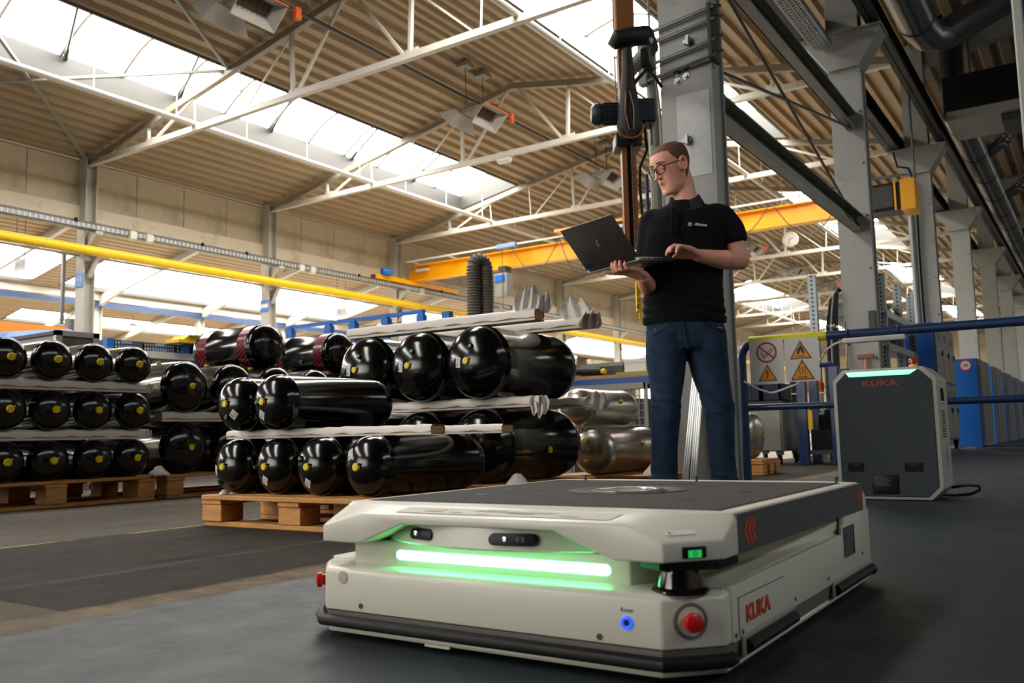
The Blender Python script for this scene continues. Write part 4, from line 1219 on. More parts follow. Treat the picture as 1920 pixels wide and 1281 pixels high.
# ------------------------------------------------------------------ timber bearers between the layers
def bearer(label, p, q, w, h, wrap=True, flap=None, exposed=0.35, group='timber bearers between the tank layers'):
    p = Vector(p); q = Vector(q); loc = tuple((p + q) / 2)
    t = thing('timber_bearer', label, 'timber', loc, group)
    mb = MB(loc); mb.bar(p, q, w * 0.94, h * 0.94); mb.build('timber_core', M_wood2, t, bevel=0.003, bseg=1)
    if wrap:
        d = (q - p).normalized(); s = d.cross(Vector((0, 0, 1))).normalized()
        n = 26; rings = []
        for i in range(n + 1):
            c = p.lerp(q, i / n)
            wob = 0.004 * math.sin(i * 1.7) + random.uniform(-0.002, 0.002)
            # foil covers top, one lower edge left open so the wood shows
            hw, hh = w / 2 + 0.003, h / 2 + 0.003
            rings.append([c + s * (hw) + Vector((0, 0, -hh * exposed + wob)), c + s * (hw + 0.002) + Vector((0, 0, hh * 0.55)), c + s * hw * 0.8 + Vector((0, 0, hh + abs(wob))), c - s * hw * 0.8 + Vector((0, 0, hh + abs(wob) * 0.6)),
                          c - s * (hw + 0.002) + Vector((0, 0, hh * 0.5)), c - s * hw + Vector((0, 0, -hh * exposed - wob))])
        vs = [v for r in rings for v in r]; m_ = 6; fs = []
        for i in range(n):
            for k in range(m_ - 1):
                fs.append((i * m_ + k, i * m_ + k + 1, (i + 1) * m_ + k + 1, (i + 1) * m_ + k))
        mb = MB(loc); mb.add(vs, fs); mb.build('foil_wrap', M_foil, t, smooth=True, ang=70)
        mb = MB(loc)   # lower strip of foil
        vs = []
        for i in range(n + 1):
            c = p.lerp(q, i / n); wob = random.uniform(-0.002, 0.002)
            vs += [c + s * (w / 2 + 0.003) + Vector((0, 0, -h * 0.32 + wob)), c + s * (w / 2 + 0.002) + Vector((0, 0, -h / 2 - 0.001)), c - s * (w / 2 + 0.002) + Vector((0, 0, -h / 2 - 0.001)), c - s * (w / 2 + 0.003) + Vector((0, 0, -h * 0.32 + wob))]
        fs = [(i * 4 + k, i * 4 + k + 1, (i + 1) * 4 + k + 1, (i + 1) * 4 + k) for i in range(n) for k in range(3)]
        mb.add(vs, fs); mb.build('foil_wrap', M_foil, t, smooth=True, ang=70)
    if flap:
        for (c, wv, up_, amp, seed) in flap:     # loose fan of folded foil
            random.seed(seed)
            c = Vector(c); wv = Vector(wv); up_ = Vector(up_); nn = wv.cross(up_).normalized()
            nu, nv = 22, 8; ph = random.uniform(0, 6); fr = random.uniform(2.2, 3.2)
            f_, bk = [], []
            for j in range(nv + 1):
                v = j / nv
                for i in range(nu + 1):
                    u = i / nu - 0.5
                    sp = 0.75 + 0.55 * math.sin(PI * (0.1 + 0.75 * v))
                    top = 1 - 0.30 * (2 * abs(u)) ** 2 + 0.12 * math.sin(u * 17 + ph)
                    d_ = amp * (0.35 + 0.65 * v) * math.sin(u * fr * 2 * PI + ph + v * 0.9) + random.uniform(-1, 1) * amp * 0.18
                    p_ = c + wv * u * sp + up_ * v * top + nn * d_
                    f_.append(p_ + nn * 0.0012); bk.append(p_ - nn * 0.0012)
            m1 = nu + 1; n0 = len(f_)
            fs = []
            for j in range(nv):
                for i in range(nu):
                    q = (j * m1 + i, j * m1 + i + 1, (j + 1) * m1 + i + 1, (j + 1) * m1 + i)
                    fs.append(q); fs.append(tuple(n0 + k for k in q[::-1]))
            edge = [i for i in range(m1)] + [j * m1 + nu for j in range(1, nv + 1)] + [nv * m1 + i for i in range(nu - 1, -1, -1)] + [j * m1 for j in range(nv - 1, 0, -1)]
            for k in range(len(edge)):
                l = (k + 1) % len(edge); fs.append((edge[l], edge[k], n0 + edge[k], n0 + edge[l]))
            mb = MB(loc); mb.add(f_ + bk, fs); mb.build('crumpled_foil', M_foil, t, smooth=True, ang=60, weld=False)
    return t
random.seed(11)
# E
for zi, (za, nm) in enumerate(((0.4005, 'lower'), (0.682, 'upper'))):
    bearer('foil-wrapped timber across the tall left stack, %s of the two in front' % nm, (-4.93, 2.0, za), (-4.93, 3.25, za), 0.075, 0.052, flap=[((-4.895, 3.235, za - 0.028), (0.02, 0.05, 0), (0.012, 0.012, 0.058), 0.010, 3 + zi)])
    bearer('foil-wrapped timber across the tall left stack, %s of the two at the back' % nm, (-5.75, 2.0, za), (-5.75, 3.25, za), 0.075, 0.052)
# F
bearer('foil-wrapped timber between the larger black tanks, front one', (-4.98, 3.38, 0.509), (-4.98, 5.62, 0.509), 0.08, 0.055)
bearer('foil-wrapped timber between the larger black tanks, back one', (-5.6, 3.38, 0.509), (-5.6, 5.62, 0.509), 0.08, 0.055)
# C support
bearer('bare timber wedged under the middle red-banded tank', (-5.30, 5.13, 0.889), (-5.30, 5.62, 0.889), 0.10, 0.030, wrap=False)
bearer('bare timber wedged under the left red-banded tank', (-5.75, 4.25, 0.889), (-5.75, 4.40, 0.889), 0.10, 0.030, wrap=False)
# A
bearer('foil-wrapped timber over the bottom row of the front pallet, nearer one', (-3.16, 2.52, 0.369), (-2.02, 2.52, 0.369), 0.075, 0.030)
bearer('foil-wrapped timber over the bottom row of the front pallet, farther one', (-3.16, 2.90, 0.369), (-1.97, 2.90, 0.369), 0.075, 0.030)
# B middle
bearer('foil-wrapped timber between the rows of the large black tanks, nearer one', (-3.45, 3.53, 0.499), (-2.19, 3.53, 0.499), 0.075, 0.044, flap=[((-2.205, 3.515, 0.527), (0.05, 0.06, 0), (0.02, -0.03, -0.095), 0.012, 8)])
bearer('foil-wrapped timber between the rows of the large black tanks, farther one', (-3.45, 3.95, 0.499), (-2.13, 3.95, 0.499), 0.075, 0.044, flap=[((-2.125, 3.93, 0.465), (0.09, 0.05, 0), (0.015, -0.01, 0.085), 0.014, 9)])
# B top
bearer('foil-wrapped timber on top of the large black tanks, nearer one', (-3.40, 3.50, 0.912), (-2.20, 3.53, 0.912), 0.085, 0.050, flap=[((-2.26, 3.50, 0.925), (0.10, 0.02, 0), (0.03, 0.0, 0.125), 0.014, 5), ((-2.20, 3.55, 0.925), (0.07, 0.03, 0), (0.01, 0.02, 0.10), 0.012, 6)])
bearer('foil-wrapped timber on top of the large black tanks, farther one', (-3.40, 3.93, 0.912), (-2.16, 3.96, 0.912), 0.085, 0.050, flap=[((-2.21, 3.93, 0.925), (0.14, 0.02, 0), (-0.03, 0.0, 0.12), 0.016, 7), ((-2.145, 3.93, 0.88), (0.06, 0.09, 0), (0.015, 0.0, 0.09), 0.012, 13)])
# loose crumpled foil under stacks
for i, (x, y, z, s) in enumerate(((-4.84, 3.30, 0.15, 0.045), (-3.02, 2.36, 0.128, 0.016), (-2.20, 4.74, 0.097, 0.045), (-2.30, 3.46, 0.114, 0.04))):
    random.seed(20 + i); rings = []
    for j in range(5):
        rad = s * (1.2 - 0.22 * j)
        rings.append([Vector((math.cos(2 * PI * k / 12) * rad * (1 + 0.3 * random.random()), math.sin(2 * PI * k / 12) * rad * (1 + 0.3 * random.random()), s * 0.28 * j + random.uniform(0, .2) * s * (j > 0))) for k in range(12)])
    mb = MB(); mb.loft(rings)
    tag(mb.build('foil_scrap', M_foil, None, smooth=True, loc=(x, y, z)), ['crumpled white foil between the left stack and the next', 'small white foil scrap at the left end of the front pallet', 'crumpled white foil under the stainless tanks', 'crumpled white foil under the rear stack\'s right end'][i], 'foil', 'loose foil scraps')
# ------------------------------------------------------------------ mobile robot platform
loc = (-0.835, 1.62, 0.0)
R = thing('mobile_robot', 'low flat white and grey driverless transport robot with green light strip in the foreground', 'robot', loc)
X0, X1, YF, YB = -1.220, -0.450, 1.120, 2.142
def per(x0, x1, y0, y1, c, z, cz=None):
    """chamfered rectangle, counter clockwise from front left"""
    zc = z if cz is None else cz
    return [(x0 + c, y0, z), (x1 - c, y0, z), (x1, y0 + c, z), (x1, y1 - c, z), (x1 - c, y1, z), (x0 + c, y1, z), (x0, y1 - c, z), (x0, y0 + c, z)]
ch_ = 0.066
mb = MB(loc)
mb.loft([per(X0, X1, YF, YB, ch_, 0.047), per(X0, X1, YF, YB, ch_, 0.113), per(X0 + 0.005, X1 - 0.005, YF + 0.008, YB - 0.008, ch_, 0.120), per(X0 + 0.03, X1 - 0.03, YF + 0.05, YB - 0.05, ch_, 0.122)])
lower = mb.build('lower_body', M_amr, R, bevel=0.004, bseg=2, ang=40)
# side panels that stand a little higher than the front ledge
for sx, xs in ((1, X1), (-1, X0)):
    mb = MB(loc)
    xo = xs + sx * 0.002
    mb.prism([(xo, 1.205, 0.047), (xo, 2.075, 0.047), (xo, 2.075, 0.1625), (xo, 1.855, 0.1625), (xo, 1.845, 0.130), (xo, 1.205, 0.124)], (-sx * 0.010, 0, 0))
    mb.build('side_panel', M_amr, R, bevel=0.002, bseg=2)
    mb = MB(loc)   # sloped shelf between the side panel and the neck
    mb.add([(xo - sx * 0.01, 1.20, 0.123), (xo - sx * 0.01, 1.85, 0.129), (xo - sx * 0.022, 1.85, 0.133), (xo - sx * 0.085, 1.20, 0.121), (xo - sx * 0.01, 1.20, 0.10), (xo - sx * 0.01, 1.85, 0.10), (xo - sx * 0.022, 1.85, 0.10), (xo - sx * 0.085, 1.20, 0.10)],
           [(0, 1, 2, 3), (4, 7, 6, 5), (0, 4, 5, 1), (1, 5, 6, 2), (2, 6, 7, 3), (3, 7, 4, 0)])
    mb.build('side_shelf', M_amr, R)
    # rear pocket with connector
    mb = MB(loc); mb.box((xo + sx * 0.0006, 1.832, 0.080), (xo - sx * 0.004, 1.945, 0.147)); pk = mb.build('side_pocket', M_amr, R, bevel=0.003, bseg=2)
    mb = MB(loc); mb.box((xo + sx * 0.0022, 1.840, 0.084), (xo, 1.925, 0.143)); mb.build('pocket_cover', M_amrg, pk)
    mb = MB(loc); mb.box((xo + sx * 0.0026, 1.916, 0.085), (xo, 1.924, 0.143)); mb.build('pocket_seal', M_rubber, pk)
    for (y, z) in ((1.215, 0.056), (1.243, 0.056), (1.50, 0.060), (1.715, 0.062), (1.995, 0.075)):
        mb = MB(loc); mb.lathe([(0.0035, 0), (0.0035, 0.0012), (0, 0.0012)], 8, (xo, y, z), (sx, 0, 0)); mb.build('screw', M_darkst, R)
# joint lines of the side panel
mb = MB(loc); mb.box((X1 + 0.0015, 1.2285, 0.05), (X1 + 0.0032, 1.2298, 0.105)); mb.box((X1 + 0.0015, 1.2285, 0.1045), (X1 + 0.0030, 1.44, 0.1055)); mb.build('panel_joint', M_amrg, R)
text('KUKA', 0.0335, (X1 + 0.0032, 1.312, 0.0765), (0, 1, 0), (0, 0, 1), M_kred, 'lettering', R, sx=1.22, bold=0.0008, o=loc)
# neck
def neckp(z):
    return [(-1.130, 1.168, z), (-0.585, 1.168, z), (-0.545, 1.225, z), (-0.530, 1.26, z), (-0.462, 1.85, z), (-0.462, 2.03, z), (-0.53, 2.09, z), (-1.14, 2.09, z), (-1.208, 2.03, z), (-1.208, 1.85, z), (-1.140, 1.24, z)]
mb = MB(loc); mb.loft([neckp(0.10), neckp(0.1635)]); mb.build('neck', M_amr, R, bevel=0.003, bseg=2)
# light strip
def stadium(x0, x1, z0, z1, y, n=8):
    r = (z1 - z0) / 2; zc = (z0 + z1) / 2
    pts = [(x1 - r + r * math.sin(PI * i / n), y, zc + r * math.cos(PI * i / n)) for i in range(n + 1)]
    pts += [(x0 + r - r * math.sin(PI * i / n), y, zc - r * math.cos(PI * i / n)) for i in range(n + 1)]
    return pts
mb = MB(loc); mb.prism(stadium(-1.031, -0.616, 0.1325, 0.1485, 1.1685), (0, -0.0012, 0)); ls = mb.build('light_strip', M_greenl, R); ls['label'] = 'glowing green light strip'
# bumper, skirt and base
def pth(x0, x1, y0, c, ya, z):
    return [(x0, ya, z), (x0, y0 + c, z), (x0 + c * 0.46, y0 + c * 0.46, z), (x0 + c, y0, z), (x1 - c, y0, z), (x1 - c * 0.46, y0 + c * 0.46, z), (x1, y0 + c, z), (x1, y0 + c + 0.012, z)]
mb = MB(loc); mb.tube(pth(X0 - 0.004, X1 + 0.004, YF - 0.005, 0.068, 1.36, 0.030), 0.0098, 10); mb.build('front_bumper', M_rubber, R, smooth=True)
mb = MB(loc); mb.tube([(x, 2 * 1.631 - y, z) for x, y, z in pth(X0 - 0.004, X1 + 0.004, YF - 0.005, 0.068, 1.36, 0.030)], 0.0098, 10); mb.build('rear_bumper', M_rubber, R, smooth=True)
for (xs, sx) in ((X1, 1), (X0, -1)):
    for (ya, yb) in ((1.245, 1.475), (1.745, 2.06)):
        mb = MB(loc); mb.tube([(xs + sx * 0.006, ya, 0.036), (xs + sx * 0.006, yb, 0.036)], 0.0105, 10); mb.build('side_bumper', M_rubber, R, smooth=True)
        mb = MB(loc); mb.box((xs, ya - 0.01, 0.022), (xs + sx * 0.006, yb + 0.01, 0.052)); mb.build('bumper_mount', M_greyst, R, bevel=0.002, bseg=1)
M_skirt = mat('robot_skirt', '#6d6a64', 0.45)
mb = MB(loc); mb.loft([per(X0 + 0.006, X1 - 0.006, YF + 0.006, YB - 0.006, ch_, 0.020), per(X0 + 0.001, X1 - 0.001, YF + 0.001, YB - 0.001, ch_, 0.046)]); mb.build('skirt', M_skirt, R)
mb = MB(loc); mb.loft([per(X0 + 0.004, X1 - 0.004, YF + 0.004, YB - 0.004, ch_, 0.010), per(X0 + 0.004, X1 - 0.004, YF + 0.004, YB - 0.004, ch_, 0.019)]); mb.build('base_plate', M_amr, R, bevel=0.002, bseg=1)
mb = MB(loc); mb.box((-0.93, YF - 0.001, 0.008), (-0.88, YF + 0.03, 0.012)); mb.build('base_joint', M_amr, R)
for (x, y) in ((-0.98, 1.25), (-0.62, 1.25), (-0.98, 2.0), (-0.62, 2.0)):
    mb = MB(loc); mb.lathe([(0.020, -0.012), (0.022, -0.008), (0.022, 0.008), (0.020, 0.012)], 18, (x, y, 0.022), (1, 0, 0)); mb.build('caster_wheel', M_rubber, R, smooth=True)
for x in (-1.06, -0.54):
    mb = MB(loc); mb.lathe([(0.058, -0.02), (0.060, -0.016), (0.060, 0.016), (0.058, 0.02)], 24, (x, 1.63, 0.060), (1, 0, 0)); mb.build('drive_wheel', M_rubber, R, smooth=True)
# upper shell: four rings; ridge dips at the chamfered corners
def ring(x0, x1, y0, y1, c, z, zc, y1c=None):
    p = per(x0, x1, y0, y1, c, z)
    return [(a, b, zc) if i in (0, 1, 2, 7, 3, 4, 5, 6) and zc is not None and i in (0, 1, 2, 7, 3, 4, 5, 6) else (a, b, z) for i, (a, b, _) in enumerate(p)]
def shell_ring(kind):
    # front: corner C, facet start F, ridge points
    if kind == 'bottom':
        z = 0.1625; dz = 0.0
        zz = dict(c=z, f=z, s=z)
    elif kind == 'ridge':
        zz = dict(c=0.191, f=0.213, s=0.213)
    pts = []
    cx = 0.066
    for (xa, ya, k) in ((X0, YF + 0.072, 'c'), (X0 + 0.060, YF, 'c'), (X0 + 0.150, YF, 'f'), (X1 - 0.115, YF, 'f'), (X1 - 0.060, YF, 'c'), (X1, YF + 0.072, 'c'), (X1, YF + 0.125, 's'),
                        (X1, YB - 0.115, 's'), (X1, YB - 0.072, 'c'), (X1 - 0.060, YB, 'c'), (X1 - 0.125, YB, 'f'), (X0 + 0.125, YB, 'f'), (X0 + 0.060, YB, 'c'), (X0, YB - 0.072, 'c'), (X0, YB - 0.115, 's'), (X0, YF + 0.125, 's')):
        pts.append((xa, ya, zz[k]))
    return pts
def top_ring():
    z = 0.2225
    i, f = 0.006, 0.118
    pts = []
    for (xa, ya) in ((X0 + 0.05, YF + 0.105), (X0 + 0.09, YF + 0.085), (X0 + 0.14, YF + 0.082), (X1 - 0.14, YF + 0.082), (X1 - 0.09, YF + 0.085), (X1 - 0.05, YF + 0.105), (X1 - i, YF + 0.125),
                     (X1 - i, YB - 0.115), (X1 - 0.05, YB - 0.10), (X1 - 0.09, YB - 0.09), (X1 - 0.14, YB - 0.085), (X0 + 0.14, YB - 0.085), (X0 + 0.09, YB - 0.09), (X0 + 0.05, YB - 0.10), (X0 + i, YB - 0.115), (X0 + i, YF + 0.125)):
        pts.append((xa, ya, z))
    return pts
mb = MB(loc); mb.loft([shell_ring('bottom'), shell_ring('ridge'), top_ring()])
shell = mb.build('top_shell', M_amr, R)
me = shell.data
cut = MB(loc)
cut.prism([(-1.085, 1.05, 0.150), (-1.078, 1.05, 0.1610), (-0.979, 1.05, 0.1975), (-0.686, 1.05, 0.1995), (-0.586, 1.05, 0.1625), (-0.580, 1.05, 0.150)], (0, 0.150, 0))
co = cut.build('cutter', M_amr, None); co.location = loc
bpy.context.view_layer.update()
boolean_cut(shell, co)
bm = bmesh.new(); bm.from_mesh(shell.data)
bmesh.ops.remove_doubles(bm, verts=bm.verts, dist=1e-5)
es = [e for e in bm.edges if len(e.link_faces) == 2 and e.calc_face_angle(0) > 0.25]
bmesh.ops.bevel(bm, geom=es, offset=0.0032, segments=3, profile=0.5, affect='EDGES', clamp_overlap=True)
bm.to_mesh(shell.data); bm.free()
shell.data.shade_smooth(); shell.data.set_sharp_from_angle(angle=math.radians(40))
# curved camera panel in the notch
def cpy(x): return 1.1215 + 0.050 * (abs(x + 0.838) / 0.205) ** 2.0
mb = MB(loc); rings = []
for i in range(21):
    x = -1.050 + 0.425 * i / 20
    y = cpy(x)
    t2_ = ((x + 0.838) / 0.205) ** 2
    rings.append([(x, y + 0.002, 0.1637), (x, y - 0.001, 0.1665), (x, y + 0.002 + 0.016 * t2_, 0.2005), (x, 1.215, 0.2005), (x, 1.215, 0.1637)])
mb.loft(rings); mb.build('camera_panel', M_amr, R, smooth=True, ang=40)
for xc, lab in ((-0.950, 'left'), (-0.762, 'right')):
    w = 0.058 if lab == 'left' else 0.080
    sl = (cpy(xc + 0.02) - cpy(xc - 0.02)) / 0.04
    pr = stadium(-w / 2, w / 2, -0.0092, 0.0092, 0)
    pts = [(xc + a, cpy(xc) + sl * a - 0.0015 + 0.25 * zz, 0.1825 + zz) for a, _, zz in pr]
    mb = MB(loc); mb.prism(pts, (0, 0.014, 0)); cmr = mb.build('camera_window', M_black, R, bevel=0.0012, bseg=2)
    for k, dx in enumerate((-0.012, 0.010, 0.018)):
        mb = MB(loc); mb.lathe([(0.0042, 0), (0.0042, 0.0012), (0.002, 0.0014), (0, 0.001)], 10, (xc + dx, cpy(xc) + sl * dx - 0.0018, 0.1825), (0, -1, 0)); mb.build('lens', M_motor if k else M_chrome, cmr)
# grey side bands with chevrons
for sx, xs in ((1, X1), (-1, X0)):
    mb = MB(loc); mb.box((xs + sx * 0.0016, YF + 0.127, 0.1632), (xs - sx * 0.004, YB - 0.110, 0.2205)); bd = mb.build('side_band', M_amrg, R, bevel=0.001, bseg=1)
    if sx == 1:
        for (yc, z, sc) in ((1.285, 0.1930, 1.0), (1.985, 0.1935, 0.72)):
            for k in range(3):
                y = yc + (k - 1) * 0.0165 * sc
                hz = 0.0175; t_ = 0.0095 * sc; ar = 0.013 * sc
                mb = MB(loc)
                xx = xs + 0.0018
                mb.prism([(xx, y, z), (xx, y + ar, z + hz), (xx, y + ar + t_, z + hz), (xx, y + t_, z), (xx, y + ar + t_, z - hz), (xx, y + ar, z - hz)], (0.0005, 0, 0))
                mb.build('chevron', M_kred, bd)
# deck
zt = 0.2225
mb = MB(loc); mb.box((X0 + 0.035, YF + 0.150, zt - 0.002), (X1 - 0.035, YB - 0.165, zt + 0.0015)); mb.build('load_deck', M_amrdeck, R, bevel=0.001, bseg=1)
mb = MB(loc)
for a, b_ in (((X0 + 0.031, YF + 0.146), (X1 - 0.031, YF + 0.150)), ((X0 + 0.031, YB - 0.165), (X1 - 0.031, YB - 0.161)), ((X0 + 0.031, YF + 0.146), (X0 + 0.035, YB - 0.161)), ((X1 - 0.035, YF + 0.146), (X1 - 0.031, YB - 0.161))):
    mb.box((*a, zt - 0.001), (*b_, zt + 0.0007))
mb.build('deck_seal', M_rubber, R)
rc = (-0.820, 1.640, zt + 0.0015)
mb = MB(loc); mb.lathe([(0.122, 0), (0.122, 0.0012), (0.106, 0.0012), (0.104, 0.0002), (0.0, 0.0002)], 48, rc); mb.build('turntable_ring', M_black, R, smooth=True)
mb = MB(loc); mb.lathe([(0.078, 0.0004), (0.078, 0.0024), (0.066, 0.0030), (0.062, 0.0010), (0.0, 0.0008)], 48, (rc[0] + 0.012, rc[1] - 0.022, rc[2])); mb.build('turntable_disc', M_darkst, R, smooth=True)
mb = MB(loc); mb.lathe([(0.071, 0.0026), (0.071, 0.0040), (0.068, 0.0044), (0.063, 0.0036), (0.062, 0.0016)], 48, (rc[0] + 0.012, rc[1] - 0.022, rc[2])); mb.build('chrome_ring', M_chrome, R, smooth=True)
mb = MB(loc); mb.box((-0.885, 1.845, zt + 0.0012), (-0.765, 1.872, zt + 0.0022)); mb.build('deck_slot', M_black, R)
for (x, y) in ((-1.045, 1.44), (-1.09, 1.60), (-0.60, 1.43), (-0.60, 1.86), (-0.71, 1.80), (-1.0, 1.80), (-0.82, 1.40), (-0.58, 1.66), (-0.93, 1.48)):
    mb = MB(loc); mb.lathe([(0.011, 0), (0.011, 0.0006), (0, 0.0006)], 14, (x, y, zt + 0.0014)); mb.build('mounting_hole', M_rubber, R)
for (x, y) in ((-0.49, 1.985), (-0.81, 1.985), (-1.11, 1.985)):
    mb = MB(loc); mb.lathe([(0.003, 0), (0.003, 0.008), (0.0055, 0.009), (0.0055, 0.013), (0, 0.014)], 10, (x, y, zt + 0.001)); mb.build('locating_pin', M_darkst, R, smooth=True)
# print strip on the front slope (thin decal with faint marks)
ns = Vector((0, -0.0095, 0.082)).normalized(); sl = Vector((0, 0.082, 0.0095)).normalized()
def FS(x, s, off=0.0014): return Vector((x, YF + 0.001, 0.2131)) + sl * s + ns * off
def fq(mb, x0, x1, s0, s1, off): mb.add([FS(x0, s0, off), FS(x1, s0, off), FS(x1, s1, off), FS(x0, s1, off)], [(0, 1, 2, 3)])
mb = MB(loc); fq(mb, -1.01, -0.60, 0.018, 0.062, 0.0012); dc = mb.build('warning_decal', mat('decal_base', '#b9b5ac', 0.5), R)
for i, (x0, x1, s0, s1, mm) in enumerate(((-0.955, -0.92, 0.03, 0.05, 'y'), (-0.845, -0.838, 0.026, 0.036, 'r'), (-0.836, -0.82, 0.027, 0.033, 'r'), (-0.86, -0.71, 0.042, 0.048, 'y'), (-0.84, -0.80, 0.050, 0.055, 'k'), (-0.79, -0.74, 0.034, 0.038, 'k'), (-0.69, -0.655, 0.028, 0.034, 'y'), (-0.90, -0.875, 0.028, 0.034, 'k'))):
    mb = MB(loc); fq(mb, x0, x1, s0, s1, 0.0018); mb.build('decal_mark', {'y': mat('decal_yellow', '#a89c58', 0.5), 'r': M_red, 'k': mat('decal_grey', '#7d7a74', 0.5)}[mm], dc)
# chamfer face helpers (front right corner)
cn = Vector((0.74, -0.67, 0)).normalized(); cx_ = Vector((0.67, 0.74, 0)).normalized(); cz = Vector((0, 0, 1))
cc = Vector((X1 - ch_ / 2, YF + ch_ / 2, 0))
cn = Vector((1, -1, 0)).normalized(); cx_ = Vector((1, 1, 0)).normalized()
def estop(c, n, name='emergency_button'):
    e = None
    mb = MB(loc); mb.lathe([(0.0245, -0.002), (0.0245, 0.0012), (0.0205, 0.0016), (0.0195, 0.0002)], 32, c, n); mb.build('button_recess', M_skirt, R, smooth=True)
    mb = MB(loc); mb.lathe([(0.0195, 0.0), (0.0195, 0.0010), (0.0125, 0.0016), (0.0, 0.0016)], 32, c, n); mb.build('button_collar', M_amr, R, smooth=True)
    mb = MB(loc); mb.lathe([(0.0095, 0.0), (0.0095, 0.007), (0.0130, 0.008), (0.0138, 0.012), (0.0125, 0.0165), (0.0085, 0.0185), (0.0, 0.019)], 28, c, n); b = mb.build('emergency_button', M_red, R, smooth=True); b['label'] = 'red emergency stop button'
estop(cc + cn * 0.0008 + Vector((-0.004, -0.004, 0.084)), (cn + Vector((-.35, -.1, 0))).normalized() if False else cn)
mb = MB(loc); mb.lathe([(0.0095, 0.0), (0.0095, 0.006), (0.0130, 0.007), (0.0138, 0.011), (0.0120, 0.0155), (0.0, 0.018)], 28, (X0 + 0.033, YF + 0.033, 0.090), Vector((-1, -1, 0))); b = mb.build('emergency_button', M_red, R, smooth=True); b['label'] = 'red emergency stop button'
# reset ring, lettering, screws
mb = MB(loc); mb.tube([(-0.568 + 0.0068 * math.cos(2 * PI * i / 20), YF - 0.0006, 0.0795 + 0.0068 * math.sin(2 * PI * i / 20)) for i in range(20)], 0.0026, 8, closed=True); rb = mb.build('reset_ring', M_bluel, R, smooth=True); rb['label'] = 'blue glowing ring button'
mb = MB(loc); mb.lathe([(0.0055, 0), (0.0050, 0.0018), (0, 0.002)], 16, (-0.568, YF, 0.0795), (0, -1, 0)); mb.build('reset_button', M_black, R, smooth=True)
text('Reset', 0.0085, (-0.568, YF - 0.0004, 0.0965), (1, 0, 0), (0, 0, 1), M_amrg, 'lettering', R, depth=0.0002, o=loc)
for (x, z) in ((-0.612, 0.0560), (-1.070, 0.0585)):
    mb = MB(loc); mb.lathe([(0.0045, -0.001), (0.0045, 0.0012), (0.003, 0.0012), (0.0026, 0.0002), (0, 0.0002)], 12, (x, YF, z), (0, -1, 0)); mb.build('screw', M_darkst, R)
mb = MB(loc); mb.lathe([(0.0105, 0), (0.0105, 0.0012), (0.008, 0.0014), (0, 0.0014)], 18, (-1.112, YF, 0.1035), (0, -1, 0)); mb.build('sensor_cover', mat('cover_rose', '#b3a79b', 0.5), R, smooth=True)
# lidar under the front right corner
lc = Vector((-0.508, 1.170, 0))
mb = MB(loc); mb.prism([(-0.52, 1.128, 0.1515), (-0.452, 1.175, 0.1515), (-0.452, 1.25, 0.1515), (-0.545, 1.25, 0.1515), (-0.562, 1.155, 0.1515)], (0, 0, 0.0105)); ld = mb.build('lidar_bracket', M_black, R)
mb = MB(loc); mb.lathe([(0.040, 0.119), (0.041, 0.122), (0.039, 0.1245), (0.0345, 0.127), (0.0335, 0.132), (0.0300, 0.145), (0.0285, 0.152)], 32, lc); sc_ = mb.build('lidar_scanner', mat('lidar_black', '#070708', 0.08, coat=0.6), R, smooth=True); sc_['label'] = 'glossy black laser scanner'
# green state display on the chamfer of the upper shell
c2 = Vector((X1 - 0.030, YF + 0.036, 0.1755)); un = Vector((0.77, -0.64, 0)).normalized(); ux = Vector((0.64, 0.77, 0)).normalized()
def disp(mb, w, h, d0, d1):
    q = [c2 + ux * a * w + cz * b * h + un * d0 for a, b in ((-.5, -.5), (.5, -.5), (.5, .5), (-.5, .5))]
    mb.prism(q, un * (d1 - d0))
mb = MB(loc); disp(mb, 0.036, 0.0155, -0.003, 0.0022); dp = mb.build('state_display', M_black, R, bevel=0.001, bseg=2)
mb = MB(loc); c2 = c2 - cz * 0.0018; disp(mb, 0.020, 0.0098, 0.0020, 0.0028); mb.build('display_screen', M_greens, dp)
mb = MB(loc); mb.tube([c2 + un * 0.003 + ux * 0.0028 * math.cos(2 * PI * i / 12) + cz * 0.0028 * math.sin(2 * PI * i / 12) for i in range(12)], 0.0006, 5, closed=True); mb.build('display_symbol', M_black, dp)
# white sticker above the display
fc = [Vector((X1 - 0.06, YF, 0.191)), Vector((X1, YF + 0.072, 0.191)), Vector((X1 - 0.05, YF + 0.105, 0.2225)), Vector((X1 - 0.09, YF + 0.085, 0.2225))]
fu = (fc[1] - fc[0]).normalized(); fv = ((fc[2] + fc[3]) / 2 - (fc[0] + fc[1]) / 2); fn = fu.cross(fv).normalized(); fv = fn.cross(fu)
if fn.z < 0: fn = -fn; fv = -fv
f0 = (fc[0] + fc[1]) / 2 + fv * 0.020 + fn * 0.0012 - fu * 0.012
mb = MB(loc); mb.prism([f0 - fu * 0.022 - fv * 0.0055, f0 + fu * 0.022 - fv * 0.0055, f0 + fu * 0.022 + fv * 0.0055, f0 - fu * 0.022 + fv * 0.0055], fn * 0.0006); st_ = mb.build('sticker', M_signw, R)
mb = MB(loc); mb.prism([f0 + fn * 0.0008 - fu * 0.017 - fv * 0.002, f0 + fn * 0.0008 - fu * 0.014 - fv * 0.002, f0 + fn * 0.0008 - fu * 0.014 + fv * 0.002, f0 + fn * 0.0008 - fu * 0.017 + fv * 0.002], fn * 0.0002); mb.build('print_dot', M_ink, st_)

